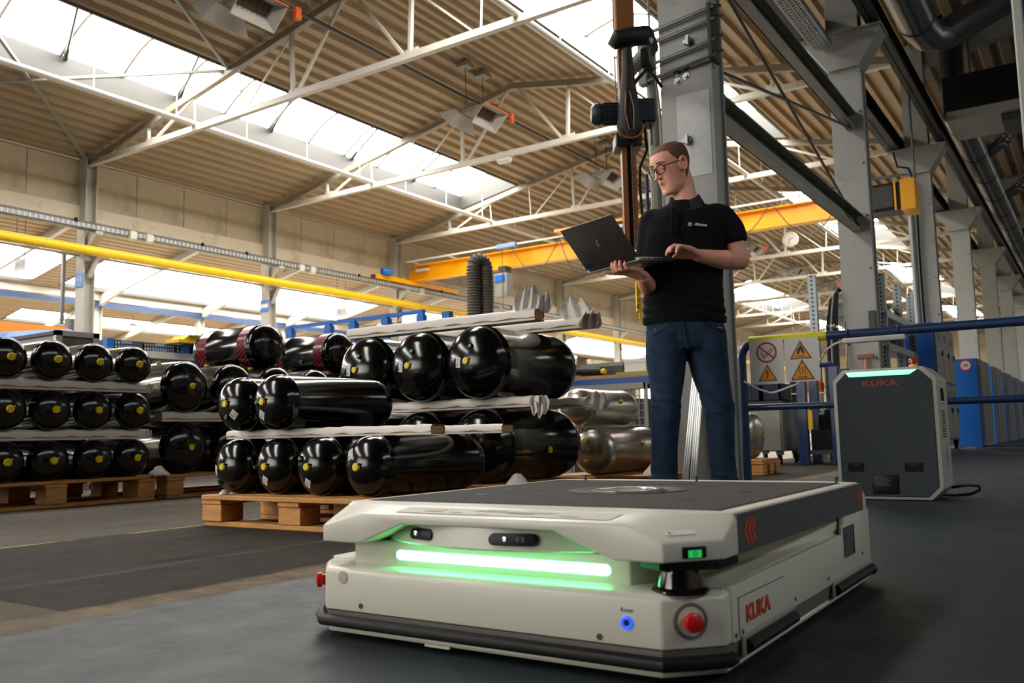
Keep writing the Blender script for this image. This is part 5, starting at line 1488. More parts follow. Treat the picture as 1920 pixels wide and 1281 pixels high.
# ------------------------------------------------------------------ charging station
loc = (-0.85, 4.60, 0.0)
T = thing('charging_station', 'upright dark grey charging station with green top light standing on the aisle floor', 'charger', loc)
yf, yb = 4.44, 4.74
def outl(x0, x1, z0, z1, ctl, ctr, cbl, cbr, y):
    return [(x0 + cbl, y, z0), (x1 - cbr, y, z0), (x1, y, z0 + cbr), (x1, y, z1 - ctr), (x1 - ctr, y, z1), (x0 + ctl, y, z1), (x0, y, z1 - ctl), (x0, y, z0 + cbl)]
M_chw = mat('charger_shell', '#a3a199', 0.45, var=0.03)
mb = MB(loc); mb.prism(outl(-1.085, -0.622, 0.003, 0.622, 0.050, 0.055, 0.03, 0.052, yf), (0, yb - yf, 0)); mb.build('housing', M_chw, T, bevel=0.006, bseg=2)
mb = MB(loc); mb.prism(outl(-1.068, -0.642, 0.018, 0.607, 0.048, 0.052, 0.028, 0.048, yf - 0.006), (0, 0.012, 0)); mb.build('front_panel', mat('charger_panel', '#3a3f42', 0.75, var=0.03, spec=0.15), T, bevel=0.002, bseg=1)
mb = MB(loc); mb.prism([(-1.005, yf - 0.010, 0.586), (-0.735, yf - 0.010, 0.586), (-0.700, yf - 0.010, 0.608), (-1.020, yf - 0.010, 0.608)], (0, 0.012, 0)); gl = mb.build('light_bar', M_greenc, T, bevel=0.003, bseg=2); gl['label'] = 'glowing green light bar'
text('KUKA', 0.037, (-0.868, yf - 0.0075, 0.549), (1, 0, 0), (0, 0, 1), mat('charger_red', '#8c2a1c', 0.6), 'lettering', T, sx=1.62, bold=0.0010, o=loc)
M_pocket = mat('pocket_dark', '#1b1e20', 0.85, spec=0.1)
for (xa, xb) in ((-1.035, -0.962), (-0.782, -0.702)):
    mb = MB(loc)
    y = yf - 0.0065
    xm = (xa + xb) / 2
    mb.add([(xa, y, 0.176), (xb, y, 0.176), (xb, y, 0.133), (xa, y, 0.133), (xm, y + 0.02, 0.160)], [(0, 1, 4), (1, 2, 4), (2, 3, 4), (3, 0, 4)])
    mb.box((xa, y - 0.0003, 0.133), (xb, y + 0.0006, 0.176))
    pk = mb.build('sensor_pocket', M_pocket, T)
    mb = MB(loc); mb.prism([(xa + 0.004, y - 0.0006, 0.174), (xb - 0.004, y - 0.0006, 0.174), (xm, y - 0.0006, 0.158)], (0, 0.0004, 0)); mb.build('pocket_shadow', M_black, pk)  # black triangle stands in for the shade inside the pocket
mb = MB(loc); mb.box((-0.928, yf - 0.014, 0.030), (-0.812, yf + 0.01, 0.118)); cs = mb.build('contact_socket', M_black, T, bevel=0.006, bseg=2)
mb = MB(loc)
for i in range(4): mb.box((-0.915, yf - 0.016, 0.070 + i * 0.009), (-0.845 - 0.01 * (i % 2), yf - 0.013, 0.0735 + i * 0.009))
mb.build('contact_strip', M_darkst, cs)
xr = -0.622
mb = MB(loc)
for i in range(11): mb.box((xr - 0.002, 4.52, 0.29 + i * 0.012), (xr + 0.0008, 4.63, 0.2955 + i * 0.012))
mb.build('vent_slots', M_black, T)
mb = MB(loc); mb.prism([(xr + 0.0006, 4.53, 0.46), (xr + 0.0006, 4.64, 0.46), (xr + 0.0006, 4.62, 0.52), (xr + 0.0006, 4.53, 0.52)], (-0.01, 0, 0)); mb.build('grip_recess', M_pocket, T)
mb = MB(loc); mb.box((xr - 0.002, 4.52, 0.445), (xr + 0.0008, 4.66, 0.4475)); mb.build('panel_joint', M_pocket, T)
mb = MB(loc); mb.box((xr - 0.002, 4.585, 0.150), (xr + 0.0010, 4.600, 0.235)); mb.build('side_slot', M_black, T, bevel=0.002, bseg=1)
mb = MB(loc); mb.lathe([(0.020, 0), (0.020, 0.012), (0.016, 0.016)], 16, (-0.735, 4.56, 0.622)); mb.build('switch_base', M_yellow, T, smooth=True)
mb = MB(loc); mb.lathe([(0.013, 0), (0.013, 0.010), (0.020, 0.012), (0.020, 0.026), (0.016, 0.030), (0, 0.031)], 18, (-0.735, 4.56, 0.636)); eb = mb.build('emergency_button', M_red, T, smooth=True)
mb = MB(loc); mb.tube([(-0.622, 4.66, 0.05), (-0.60, 4.665, 0.055), (-0.55, 4.70, 0.060), (-0.515, 4.76, 0.052), (-0.52, 4.82, 0.03), (-0.56, 4.80, 0.010), (-0.62, 4.75, 0.008), (-0.70, 4.78, 0.008)], 0.007, 8); mb.build('power_cable', M_black, T, smooth=True)

# ------------------------------------------------------------------ blue barrier with signs
loc = (-1.94, 5.5, 0)
T = thing('barrier_rail', 'dark blue tubular barrier with two rails running across behind the charger', 'barrier', loc)
pts = [(-1.90, 5.5, 0.0), (-1.90, 5.5, 0.80)]
for i in range(1, 8):
    a = PI - (PI / 2) * i / 7
    pts.append((-1.90 + 0.11 + 0.11 * math.cos(a), 5.5, 0.80 + 0.11 * math.sin(a)))
pts += [(-1.0, 5.5, 0.905), (1.6, 5.5, 0.895)]
mb = MB(loc); mb.tube(pts, 0.027, 14); mb.build('top_rail', M_blued, T, smooth=True)
mb = MB(loc); mb.tube([(-1.90, 5.5, 0.485), (1.6, 5.5, 0.475)], 0.021, 12); mb.build('middle_rail', M_blued, T, smooth=True)
for x in (0.2, 1.6):
    mb = MB(loc); mb.tube([(x, 5.5, 0), (x, 5.5, 0.9)], 0.027, 14); mb.build('post', M_blued, T, smooth=True)
for x in (-1.90, 0.2, 1.6):
    mb = MB(loc); mb.box((x - 0.07, 5.43, 0), (x + 0.07, 5.57, 0.01)); mb.build('foot_plate', M_blued, T)
# tape over the rail
mb = MB(loc); mb.tube([(-1.845, 5.5, 0.910), (-1.36, 5.5, 0.907)], 0.0285, 14, caps=False); tp_ = mb.build('marking_tape', M_tape, None, smooth=True); tp_.location = loc
tag(tp_, 'yellow adhesive tape wrapped along the barrier top rail', 'tape')
# two paper sheets hanging from the rail
ys = 5.468
def sheet(x0, x1, z0, z1, label):
    l = ((x0 + x1) / 2, ys, z0)
    t = thing('warning_sheet', label, 'sign', l, 'laminated warning sheets on the barrier')
    mb = MB(l); mb.box((x0, ys, z0), (x1, ys + 0.003, z1)); mb.build('sheet', M_signw, t)
    return t, l
M_blk = M_ink
def tri(l, t, cx, cz_, s, y):
    def T_(s_, yy, mm, nm, par):
        h = s_ * 0.866
        p = [(cx - s_ / 2, yy, cz_ - h / 3), (cx + s_ / 2, yy, cz_ - h / 3), (cx, yy, cz_ + 2 * h / 3)]
        mb = MB(l); mb.prism(p, (0, -0.0008, 0)); return mb.build(nm, mm, par)
    b = T_(s, y, M_blk, 'warning_triangle', t)
    T_(s * 0.84, y - 0.0010, M_signy, 'triangle_field', b)
    return b
def strk(l, par, pts, w, y, nm='pictogram'):
    mb = MB(l)
    for p, q in zip(pts[:-1], pts[1:]):
        mb.bar((p[0], y, p[1]), (q[0], y, q[1]), w, 0.0008, (0, 1, 0))
    return mb.build(nm, M_blk, par)
t1, l1 = sheet(-1.838, -1.622, 0.628, 0.905, 'white sheet with no-smoking and high-voltage signs on the barrier')
cx, cz0 = -1.728, 0.828
mb = MB(l1); mb.lathe([(0.066, 0), (0.066, 0.0008), (0.054, 0.0008), (0.054, 0)], 36, (cx, ys, cz0), (0, -1, 0), caps=False); ring_ = mb.build('prohibition_ring', M_signr, t1)
mb = MB(l1); a = 0.70; mb.bar((cx - 0.057 * math.cos(a), ys - 0.0018, cz0 + 0.057 * math.sin(a)), (cx + 0.057 * math.cos(a), ys - 0.0018, cz0 - 0.057 * math.sin(a)), 0.011, 0.0008, (0, 1, 0)); mb.build('prohibition_bar', M_signr, ring_)
# cigarette and smoke
d = Vector((math.cos(0.75), 0, math.sin(0.75))); n_ = Vector((-d.z, 0, d.x))
c0 = Vector((cx + 0.010, 0, cz0 - 0.006))
cg = [c0 - d * 0.035 - n_ * 0.006, c0 + d * 0.038 - n_ * 0.006, c0 + d * 0.038 + n_ * 0.006, c0 - d * 0.035 + n_ * 0.006, c0 - d * 0.035 - n_ * 0.006]
strk(l1, ring_, [(p.x, p.z) for p in cg], 0.003, ys - 0.0012, 'cigarette_print')
e_ = c0 + d * 0.027
strk(l1, ring_, [((e_ - n_ * 0.006).x, (e_ - n_ * 0.006).z), ((e_ + n_ * 0.006).x, (e_ + n_ * 0.006).z)], 0.003, ys - 0.0012, 'cigarette_print')
sm = [(cx - 0.016, cz0 - 0.034), (cx - 0.026, cz0 - 0.026), (cx - 0.020, cz0 - 0.016), (cx - 0.032, cz0 - 0.012), (cx - 0.038, cz0 - 0.002), (cx - 0.028, cz0 + 0.002), (cx - 0.034, cz0 + 0.012)]
strk(l1, ring_, sm, 0.003, ys - 0.0012, 'smoke_print')
b = tri(l1, t1, -1.728, 0.682, 0.122, ys)
strk(l1, b, [(-1.722, 0.722), (-1.738, 0.694), (-1.722, 0.700), (-1.730, 0.668)], 0.0055, ys - 0.0022, 'lightning_print')
mb = MB(l1); mb.prism([(-1.737, ys - 0.0022, 0.671), (-1.722, ys - 0.0022, 0.672), (-1.731, ys - 0.0022, 0.660)], (0, -0.0006, 0)); mb.build('lightning_print', M_blk, b)
t2, l2 = sheet(-1.614, -1.408, 0.634, 0.902, 'white sheet with flammable and hot-surface signs on the barrier')
b = tri(l2, t2, -1.516, 0.812, 0.134, ys)
fl = [(-1.516, 0.866), (-1.507, 0.848), (-1.496, 0.838), (-1.498, 0.822), (-1.492, 0.826), (-1.494, 0.808), (-1.505, 0.798), (-1.503, 0.812), (-1.512, 0.820), (-1.514, 0.834), (-1.522, 0.818), (-1.528, 0.806), (-1.524, 0.798), (-1.536, 0.806), (-1.539, 0.824), (-1.530, 0.842), (-1.522, 0.846)]
mb = MB(l2); mb.prism([(x, ys - 0.0022, z) for x, z in fl], (0, -0.0006, 0)); mb.build('flame_print', M_blk, b)
strk(l2, b, [(-1.542, 0.789), (-1.490, 0.789)], 0.005, ys - 0.0022, 'base_line_print')
b = tri(l2, t2, -1.510, 0.686, 0.146, ys)
for k in range(3):
    xx = -1.527 + k * 0.017
    strk(l2, b, [(xx - 0.003, 0.724), (xx + 0.004, 0.714), (xx - 0.004, 0.700), (xx + 0.004, 0.688), (xx, 0.676)], 0.0042, ys - 0.0022, 'heat_wave_print')
strk(l2, b, [(-1.540, 0.660), (-1.480, 0.660)], 0.006, ys - 0.0022, 'base_line_print')
# power strip with cable ties
loc = (-1.09, 5.46, 0.866)
T = thing('power_strip', 'white power strip tied under the barrier top rail', 'power strip', loc)
mb = MB(loc); mb.box((-1.262, 5.445, 0.846), (-0.912, 5.49, 0.878)); mb.build('strip_body', M_signw, T, bevel=0.008, bseg=2)
for x in (-1.235, -0.95):
    mb = MB(loc); mb.tube([(x + 0.034 * 0, 5.5 + 0.045 * math.cos(2 * PI * i / 16), 0.887 + 0.048 * math.sin(2 * PI * i / 16)) for i in range(16)], 0.004, 6, closed=True); mb.build('cable_tie', M_black, T)
mb = MB(loc); mb.tube([(-1.237, 5.45, 0.93), (-1.232, 5.44, 0.975)], 0.003, 5); mb.build('tie_end', M_black, T)
mb = MB(loc); mb.tube([(-1.262, 5.468, 0.862), (-1.31, 5.47, 0.850), (-1.37, 5.48, 0.815), (-1.40, 5.50, 0.77), (-1.45, 5.51, 0.70), (-1.56, 5.51, 0.62), (-1.70, 5.51, 0.575), (-1.735, 5.51, 0.574), (-1.80, 5.51, 0.60), (-1.885, 5.47, 0.655)], 0.0065, 8); mb.build('cable', M_signw, T, smooth=True)
# ------------------------------------------------------------------ things between and behind the columns
def casters(t, loc, pts, r=0.05):
    for (x, y) in pts:
        mb = MB(loc); mb.lathe([(r * 0.9, -0.016), (r, -0.012), (r, 0.012), (r * 0.9, 0.016)], 16, (x, y, r), (0.9, 0.4, 0)); w = mb.build('wheel', M_black, t, smooth=True)
        mb = MB(loc); mb.box((x - 0.03, y - 0.03, 2 * r - 0.005), (x + 0.03, y + 0.03, 2 * r + 0.03)); mb.bar((x - 0.02, y, r), (x - 0.02, y, 2 * r), 0.008, 0.04); mb.build('wheel_fork', M_galv, t)
loc = (-2.81, 8.95, 0)
t = thing('rolling_cabinet', 'grey-white workshop cabinet on casters behind the barrier', 'cabinet', loc)
mb = MB(loc); mb.box((-3.02, 8.62, 0.13), (-2.60, 9.28, 0.60)); mb.build('body', M_grey, t, bevel=0.006, bseg=1)
mb = MB(loc); mb.box((-3.015, 8.612, 0.14), (-2.625, 8.622, 0.595)); mb.build('door', M_cab, t, bevel=0.003, bseg=1)
mb = MB(loc); mb.box((-3.03, 8.60, 0.60), (-2.59, 9.30, 0.625)); mb.build('top_board', M_darkst, t)
casters(t, loc, ((-2.97, 8.68), (-2.66, 8.68), (-2.97, 9.2), (-2.66, 9.2)))
for i, (x0, x1, lab) in enumerate(((-3.00, -2.82, 'left dark blue crate on the rolling cabinet'), (-2.80, -2.62, 'right dark blue crate on the rolling cabinet'))):
    l = ((x0 + x1) / 2, 8.8, 0.626)
    c_ = thing('plastic_crate', lab, 'crate', l, 'crates on the rolling cabinet')
    mb = MB(l); mb.box((x0, 8.65, 0.626), (x1, 9.0, 0.64))
    for a, b_ in (((x0, 8.65), (x1, 8.665)), ((x0, 8.985), (x1, 9.0)), ((x0, 8.65), (x0 + 0.012, 9.0)), ((x1 - 0.012, 8.65), (x1, 9.0))): mb.box((*a, 0.63), (*b_, 0.80))
    mb.build('crate_body', M_crate, c_)
    mb = MB(l)
    for k in range(5): mb.box((x0 + 0.015 + k * 0.034, 8.644, 0.65), (x0 + 0.023 + k * 0.034, 8.65, 0.785))
    mb.box((x0 - 0.004, 8.642, 0.785), (x1 + 0.004, 8.65, 0.80)); mb.build('crate_ribs', M_crate, c_)
# blue tool trolley frame with dark machine
loc = (-2.25, 8.75, 0)
t = thing('tool_trolley', 'dark blue hooped trolley carrying a black machine, left of the charger', 'trolley', loc)
for x in (-2.40, -2.09):
    for y in (8.62, 9.05):
        mb = MB(loc); mb.box((x - 0.045, y - 0.035, 0.0), (x + 0.045, y + 0.035, 0.93)); mb.build('post', M_blued, t, bevel=0.006, bseg=1)
mb = MB(loc); mb.tube([(-2.40, 8.66, 0.90), (-2.36, 8.66, 0.955), (-2.13, 8.66, 0.955), (-2.09, 8.66, 0.90)], 0.028, 8); mb.build('hoop', M_blued, t, smooth=True)
mb = MB(loc); mb.box((-2.35, 8.6, 0.10), (-2.12, 9.1, 0.14)); mb.build('lower_shelf', M_darkst, t)
mb = MB(loc); mb.box((-2.33, 8.65, 0.14), (-2.14, 9.0, 0.33)); mb.lathe([(0.07, 0), (0.07, 0.15), (0.03, 0.20)], 14, (-2.24, 8.82, 0.33)); mb.build('machine_body', M_black, t)
mb = MB(loc); mb.box((-2.345, 8.58, 0.34), (-2.305, 8.60, 0.52)); mb.build('yellow_plate', M_yellow, t)
# shelving with perforated posts
loc = (-2.38, 11.7, 0)
t = thing('steel_shelving', 'grey steel shelving with perforated posts behind the second column', 'shelving', loc)
def perf_post(x, y, h):
    mb = MB(loc); s = 0.045
    mb.box((x - s, y - 0.002, 0), (x + s, y + 0.002, h)); mb.box((x - s, y, 0), (x - s + 0.004, y + 0.06, h)); mb.box((x + s - 0.004, y, 0), (x + s, y + 0.06, h))
    p = mb.build('shelf_post', M_galv, t)
    mb = MB(loc)
    n = int(h / 0.05)
    for k in range(n): mb.box((x - 0.010, y - 0.0045, 0.04 + k * 0.05), (x + 0.010, y - 0.0018, 0.062 + k * 0.05))
    o_ = mb.build('post_holes', M_black, p); o_['kind'] = 'stuff'
for (x, y) in ((-2.68, 10.28), (-2.02, 10.72), (-2.68, 12.6), (-2.02, 12.6), (-2.02, 11.7)):
    perf_post(x, y, 2.12)
for z in (0.35, 0.85, 1.30, 1.68):
    mb = MB(loc); mb.box((-2.72, 10.60, z - 0.03), (-1.98, 12.65, z)); mb.build('shelf_board', M_grey, t)
    mb = MB(loc); mb.box((-1.985, 10.70, z - 0.07), (-1.965, 12.65, z + 0.01)); mb.build('shelf_edge', M_galv, t)
for i, (x, y, z, sx, sy, sz, m_, lab) in enumerate(((-2.5, 10.9, 0.35, .3, .4, .22, M_blueb, 'bright blue bin on the lowest shelf behind the barrier'), (-2.45, 11.6, 0.85, .35, .5, .22, M_crate, 'dark crate on the middle shelf'),
                                                   (-2.2, 11.2, 0.85, .3, .4, .2, M_blueb, 'bright blue bin on the middle shelf edge'), (-2.4, 11.0, 1.30, .35, .5, .2, M_grey, 'grey box on the third shelf'), (-2.3, 12.2, 1.30, .4, .5, .25, M_darkst, 'dark box on the third shelf'), (-2.35, 11.3, 1.68, .5, .8, .18, M_grey, 'grey box on the top shelf'))):
    l = (x, y, z); b_ = thing('storage_bin', lab, 'bin', l, 'bins on the steel shelving')
    mb = MB()
    mb.loft([[(-sx / 2 * .92, -sy / 2 * .92, 0.001), (sx / 2 * .92, -sy / 2 * .92, 0.001), (sx / 2 * .92, sy / 2 * .92, 0.001), (-sx / 2 * .92, sy / 2 * .92, 0.001)], [(-sx / 2, -sy / 2, sz), (sx / 2, -sy / 2, sz), (sx / 2, sy / 2, sz), (-sx / 2, sy / 2, sz)]])
    mb.build('bin_body', m_, b_)
    mb = MB(); mb.box((-sx / 2 - .01, -sy / 2 - .01, sz - .025), (sx / 2 + .01, sy / 2 + .01, sz)); mb.build('bin_rim', m_, b_)
# orange and white containers behind the sheets
for i, (x, y, z, r, h, lab) in enumerate(((-2.66, 9.75, 0.0, 0.05, 0.0, ''),)):
    pass
loc = (-2.66, 9.7, 0)
t = thing('parts_rack', 'small rack of orange and white containers behind the blue trolley', 'rack', loc)
mb = MB(loc); mb.box((-2.80, 9.6, 0), (-2.78, 9.8, 1.05)); mb.box((-2.42, 9.6, 0), (-2.40, 9.8, 1.05)); mb.build('rack_frame', M_darkst, t)
for k, z in enumerate((0.18, 0.36, 0.54, 0.72)):
    mb = MB(loc); mb.box((-2.78, 9.58, z), (-2.42, 9.8, z + 0.012)); mb.build('rack_shelf', M_signw, t)
for k, (x, z, m_) in enumerate(((-2.62, 0.732, M_orange), (-2.50, 0.732, M_orange), (-2.70, 0.552, M_signw), (-2.55, 0.372, M_blueb), (-2.66, 0.372, M_blueb), (-2.55, 0.192, M_blueb))):
    l = (x, 9.66, z); b_ = tag(MB().lathe([(0.045, 0), (0.048, 0.01), (0.048, 0.10), (0.03, 0.125), (0.025, 0.125), (0.025, 0.14)], 14).build('container', m_, None, smooth=True, loc=l),
        ('orange canister on the upper rack shelf, left', 'orange canister on the upper rack shelf, right', 'white canister on the second rack shelf', 'blue canister on the third rack shelf, right', 'blue canister on the third rack shelf, left', 'blue canister on the bottom rack shelf')[k], 'canister', 'canisters in the parts rack')
# sledgehammer, broom stick and cables at the second column
loc = (-2.10, 10.02, 0)
t = thing('sledgehammer', 'wooden-handled hammer leaning against the second column', 'hammer', loc)
mb = MB(loc); mb.tube([(-2.06, 9.95, 0), (-2.10, 10.09, 1.10)], 0.018, 8); mb.build('handle', M_wood2, t, smooth=True)
mb = MB(loc); mb.bar((-2.185, 10.09, 1.115), (-2.015, 10.09, 1.12), 0.05, 0.05); mb.build('hammer_head', M_mast, t, bevel=0.006, bseg=1)
loc = (-2.33, 9.95, 0); mb = MB(loc); mb.tube([(-2.33, 9.92, 0), (-2.29, 10.12, 1.33)], 0.014, 8); tag(mb.build('broom_stick', M_wood2, None, smooth=True, loc=loc), 'pale wooden stick leaning at the left edge of the second column', 'stick')
loc = (-2.42, 10.1, 0)
t = thing('hanging_cables', 'bundle of black cables looping down beside the second column', 'cables', loc)
for k in range(6):
    dx = k * 0.022; mb = MB(loc)
    mb.tube([(-2.50 + dx, 10.1, 0.0), (-2.50 + dx, 10.1, 0.9), (-2.49 + dx, 10.1, 1.5), (-2.44 + dx * 0.8, 10.1, 1.78 + 0.02 * k), (-2.36, 10.12, 1.86 + 0.01 * k), (-2.32, 10.14, 1.88)], 0.011, 6); mb.build('cable', M_black if k != 2 else M_galv, t, smooth=True)
# aluminium profiles leaning at the first column
for i, (xa, xb) in enumerate(((-2.085, -2.060), (-2.035, -2.030))):
    p = Vector((xa, 4.93, 0.0)); q = Vector((xb, 5.135, 0.74 - 0.03 * i)); mb = MB(p)
    mb.bar(p, q, 0.040, 0.03, (0, 1, 0))
    for s in (-0.013, 0.0, 0.013):
        mb.bar(p + Vector((s, -0.017, 0)), q + Vector((s, -0.017, 0)), 0.006, 0.005, (0, 1, 0))
    tag(mb.build('aluminium_profile', M_alu, None, loc=p), ('grooved aluminium profile leaning on the first column, left of two', 'grooved aluminium profile leaning on the first column, right of two')[i], 'profile', 'aluminium profiles at the column')

# ------------------------------------------------------------------ lockers and partition cabinets along the aisle
loc = (-2.03, 13.75, 0)
t = thing('metal_locker', 'tall dark blue metal locker block with grey louvred doors, right of the charger', 'locker', loc)
mb = MB(loc); mb.box((-2.26, 12.9, 0.14), (-1.80, 14.65, 1.74)); mb.build('carcass', M_blue, t, bevel=0.006, bseg=1)
for k in range(3):
    for zz in ((0.17, 0.93), (0.95, 1.71)):
        mb = MB(loc); mb.box((-1.80, 12.93 + k * 0.575, zz[0]), (-1.782, 13.475 + k * 0.575, zz[1])); d_ = mb.build('locker_door', M_grey, t, bevel=0.004, bseg=1)
        mb = MB(loc)
        for j in range(5): mb.box((-1.782, 13.08 + k * 0.575, zz[1] - 0.10 - j * 0.022), (-1.778, 13.33 + k * 0.575, zz[1] - 0.09 - j * 0.022))
        mb.build('louvres', M_darkst, d_)
        mb = MB(loc); mb.box((-1.784, 13.38 + k * 0.575, (zz[0] + zz[1]) / 2 - 0.02), (-1.765, 13.42 + k * 0.575, (zz[0] + zz[1]) / 2 + 0.05)); mb.build('latch', M_black, d_)
for (x, y) in ((-2.22, 12.95), (-1.84, 12.95), (-2.22, 14.6), (-1.84, 14.6)):
    mb = MB(loc); mb.loft([[(x - .02, y - .02, 0), (x + .02, y - .02, 0), (x + .02, y + .02, 0), (x - .02, y + .02, 0)], [(x - .04, y - .04, .14), (x + .04, y - .04, .14), (x + .04, y + .04, .14), (x - .04, y + .04, .14)]]); mb.build('foot', M_black, t)
M_part = mat('partition_grey', '#6f7274', 0.5)
for k in range(8):
    y = 16.0 + 2.35 * k; l = (-1.80, y + 0.8, 0)
    t = thing('partition_cabinet', 'bright blue fronted partition cabinet along the aisle, %s of the row' % ORD[k], 'cabinet', l, 'blue partition cabinets')
    x0, x1 = -1.975, -1.60
    mb = MB(l); mb.box((x0, y, 0.03), (x1, y + 1.55, 1.42)); mb.build('body', M_part, t)
    mb = MB(l); mb.box((x0 - 0.004, y - 0.02, 0.0), (x1 - 0.03, y + 0.001, 1.43)); mb.build('front_panel', M_blueb if k < 3 else M_blue, t, bevel=0.003, bseg=1)
    mb = MB(l); mb.box((x1, y + 0.08, 0.08), (x1 + 0.012, y + 0.76, 1.38)); mb.build('side_door', M_part, t); mb = MB(l); mb.box((x1, y + 0.80, 0.08), (x1 + 0.012, y + 1.50, 1.38)); mb.build('side_door', M_part, t)
    if k == 0:
        mb = MB(l); mb.lathe([(0.095, 0), (0.095, 0.002), (0.072, 0.002)], 28, (-1.79, y - 0.021, 1.32), (0, -1, 0)); rg = mb.build('prohibition_disc', M_signr, t)
        mb = MB(l); mb.lathe([(0.074, 0), (0.074, 0.003), (0, 0.003)], 28, (-1.79, y - 0.021, 1.32), (0, -1, 0)); mb.build('disc_field', M_signw, rg)
        mb = MB(l); mb.bar((-1.825, y - 0.026, 1.315), (-1.755, y - 0.026, 1.315), 0.02, 0.002, (0, 1, 0)); mb.bar((-1.81, y - 0.026, 1.335), (-1.77, y - 0.026, 1.338), 0.018, 0.002, (0, 1, 0)); mb.build('disc_symbol', M_grey, rg)
# black and orange control cabinet hung behind the second column
loc = (-2.15, 12.5, 3.25)
t = thing('hoist_cabinet', 'black box with an orange side hung under the runway behind the second column', 'control box', loc)
mb = MB(loc); mb.box((-2.46, 12.5, 3.26), (-2.02, 12.9, 3.64)); mb.build('box', M_black, t, bevel=0.01, bseg=1)
mb = MB(loc); mb.box((-2.40, 12.485, 3.30), (-2.12, 12.50, 3.60)); mb.build('panel', M_darkst, t)
mb = MB(loc); mb.box((-2.02, 12.48, 3.24), (-1.84, 12.92, 3.66)); mb.build('side_frame', M_crane, t); mb = MB(loc); mb.box((-2.10, 12.475, 3.25), (-2.075, 12.50, 3.65)); mb.build('edge_strip', M_crane, t)
for x in (-2.44, -1.86):
    mb = MB(loc); mb.tube([(x, 12.7, 3.62), (x, 12.7, 4.88)], 0.015, 6); mb.build('hanger', M_darkst, t)
mb = MB(loc); mb.tube([(-2.5, 12.45, 3.72), (-1.9, 12.45, 3.70)], 0.02, 6); mb.build('rail', M_galv, t)

# ------------------------------------------------------------------ aisle ducts and air unit
def duct(label, pts, r, joints):
    loc = tuple(pts[0]); t = thing('air_duct', label, 'duct', loc)
    mb = MB(loc); mb.tube(pts, r, 20); mb.build('duct_pipe', M_duct, t, smooth=True)
    for p, d in joints:
        mb = MB(loc); d = Vector(d); mb.lathe([(r * 1.01, -0.025), (r * 1.05, -0.015), (r * 1.05, 0.015), (r * 1.01, 0.025)], 20, p, d, caps=False); mb.build('joint_band', M_darkst, t, smooth=True)
    return t
DU = duct('silver round duct with black joint bands running along the aisle roof', [(-1.60, 15.6, 5.46), (-1.60, 48, 5.46)], 0.215, [((-1.60, 16.4 + 1.75 * k, 5.46), (0, 1, 0)) for k in range(16)])
duct('short silver duct elbow above the dark air unit', [(-1.60, 9.8, 5.55), (-1.60, 12.0, 5.55), (-1.55, 12.5, 5.57), (-1.38, 12.85, 5.65), (-1.0, 12.95, 5.85), (-0.4, 12.95, 6.1), (0.6, 12.95, 6.4)], 0.215, [((-1.60, 11.9, 5.55), (0, 1, 0)), ((-1.60, 10.5, 5.55), (0, 1, 0))])
for k, y in enumerate((18.6, 22.4, 27.2)):
    pts = []
    n = 60; P = [Vector((-1.42, y, 5.50)), Vector((-1.1, y - 0.3, 5.62)), Vector((-0.7, y - 0.5, 5.92)), Vector((-0.1, y - 0.6, 5.95)), Vector((0.8, y - 0.6, 5.95))]
    for i in range(n + 1):
        f = i / n * (len(P) - 1); a = min(int(f), len(P) - 2); pts.append(P[a].lerp(P[a + 1], f - a))
    mb = MB(DU.location); mb.tube(pts, [0.115 if i % 2 else 0.098 for i in range(n + 1)], 12)
    mb.build('branch_hose', M_duct, DU, smooth=True)
loc = (-1.1, 15.0, 4.96)
t = thing('air_unit', 'large black air handling box with grey lower edge hung over the aisle', 'air unit', loc)
mb = MB(loc); mb.box((-1.66, 14.5, 5.10), (0.6, 15.58, 5.66)); mb.build('casing', M_black, t, bevel=0.01, bseg=1)
mb = MB(loc); mb.box((-1.62, 14.48, 4.96), (0.6, 15.6, 5.10)); mb.build('lower_frame', M_greyst, t)
mb = MB(loc); mb.box((-0.9, 14.60, 4.84), (0.2, 15.4, 4.96)); mb.build('outlet', M_darkst, t)
mb = MB(loc); mb.tube([(-1.52, 14.75, 5.45), (-1.52, 14.75, 6.4), (-1.50, 14.7, 6.75)], 0.17, 16); mb.build('intake_pipe', M_black, t, smooth=True)
for x in (-1.3, 0.4):
    mb = MB(loc); mb.tube([(x, 15.0, 5.6), (x, 15.0, 6.7)], 0.015, 6); mb.build('hanger_rod', M_darkst, t)
loc = (-0.125, 3.38, 1.15)
t = thing('drop_post', 'blurred grey drop post hanging at the right edge of the frame', 'post', loc)
mb = MB(loc); mb.box((-0.150, 3.36, 1.15), (-0.118, 3.40, 6.9)); mb.build('post_tube', M_colst, t, bevel=0.006, bseg=1)
mb = MB(loc); mb.box((-0.116, 3.37, 1.25), (-0.09, 3.41, 6.9)); mb.build('cable_cover', M_blued, t)

# ------------------------------------------------------------------ left and middle background: racks, crates, tables
loc = (-8.9, 6.4, 0)
t = thing('pallet_rack', 'blue rack with a pale shelf beam behind the left stacks', 'rack', loc)
for y in (5.13, 6.04, 6.16, 7.2, 7.75):
    for xx in (-8.53, -9.4):
        mb = MB(loc); mb.box((xx, y, 0), (xx + 0.08, y + 0.075, 1.44)); mb.build('rack_upright', M_blueb, t)
mb = MB(loc); mb.box((-8.50, 5.13, 1.262), (-8.44, 7.82, 1.335)); mb.build('shelf_beam', M_white, t)
mb = MB(loc); mb.box((-9.4, 5.13, 1.30), (-8.5, 7.82, 1.334)); mb.build('shelf_board', M_grey, t)
mb = MB(loc); mb.bar((-8.55, 5.2, 0.6), (-8.55, 6.05, 1.25), 0.05, 0.05); mb.build('rack_brace', M_blued, t)
mb = MB(loc); mb.box((-9.35, 5.2, 0.5), (-9.30, 7.7, 1.2)); mb.build('back_panel', M_grey, t)
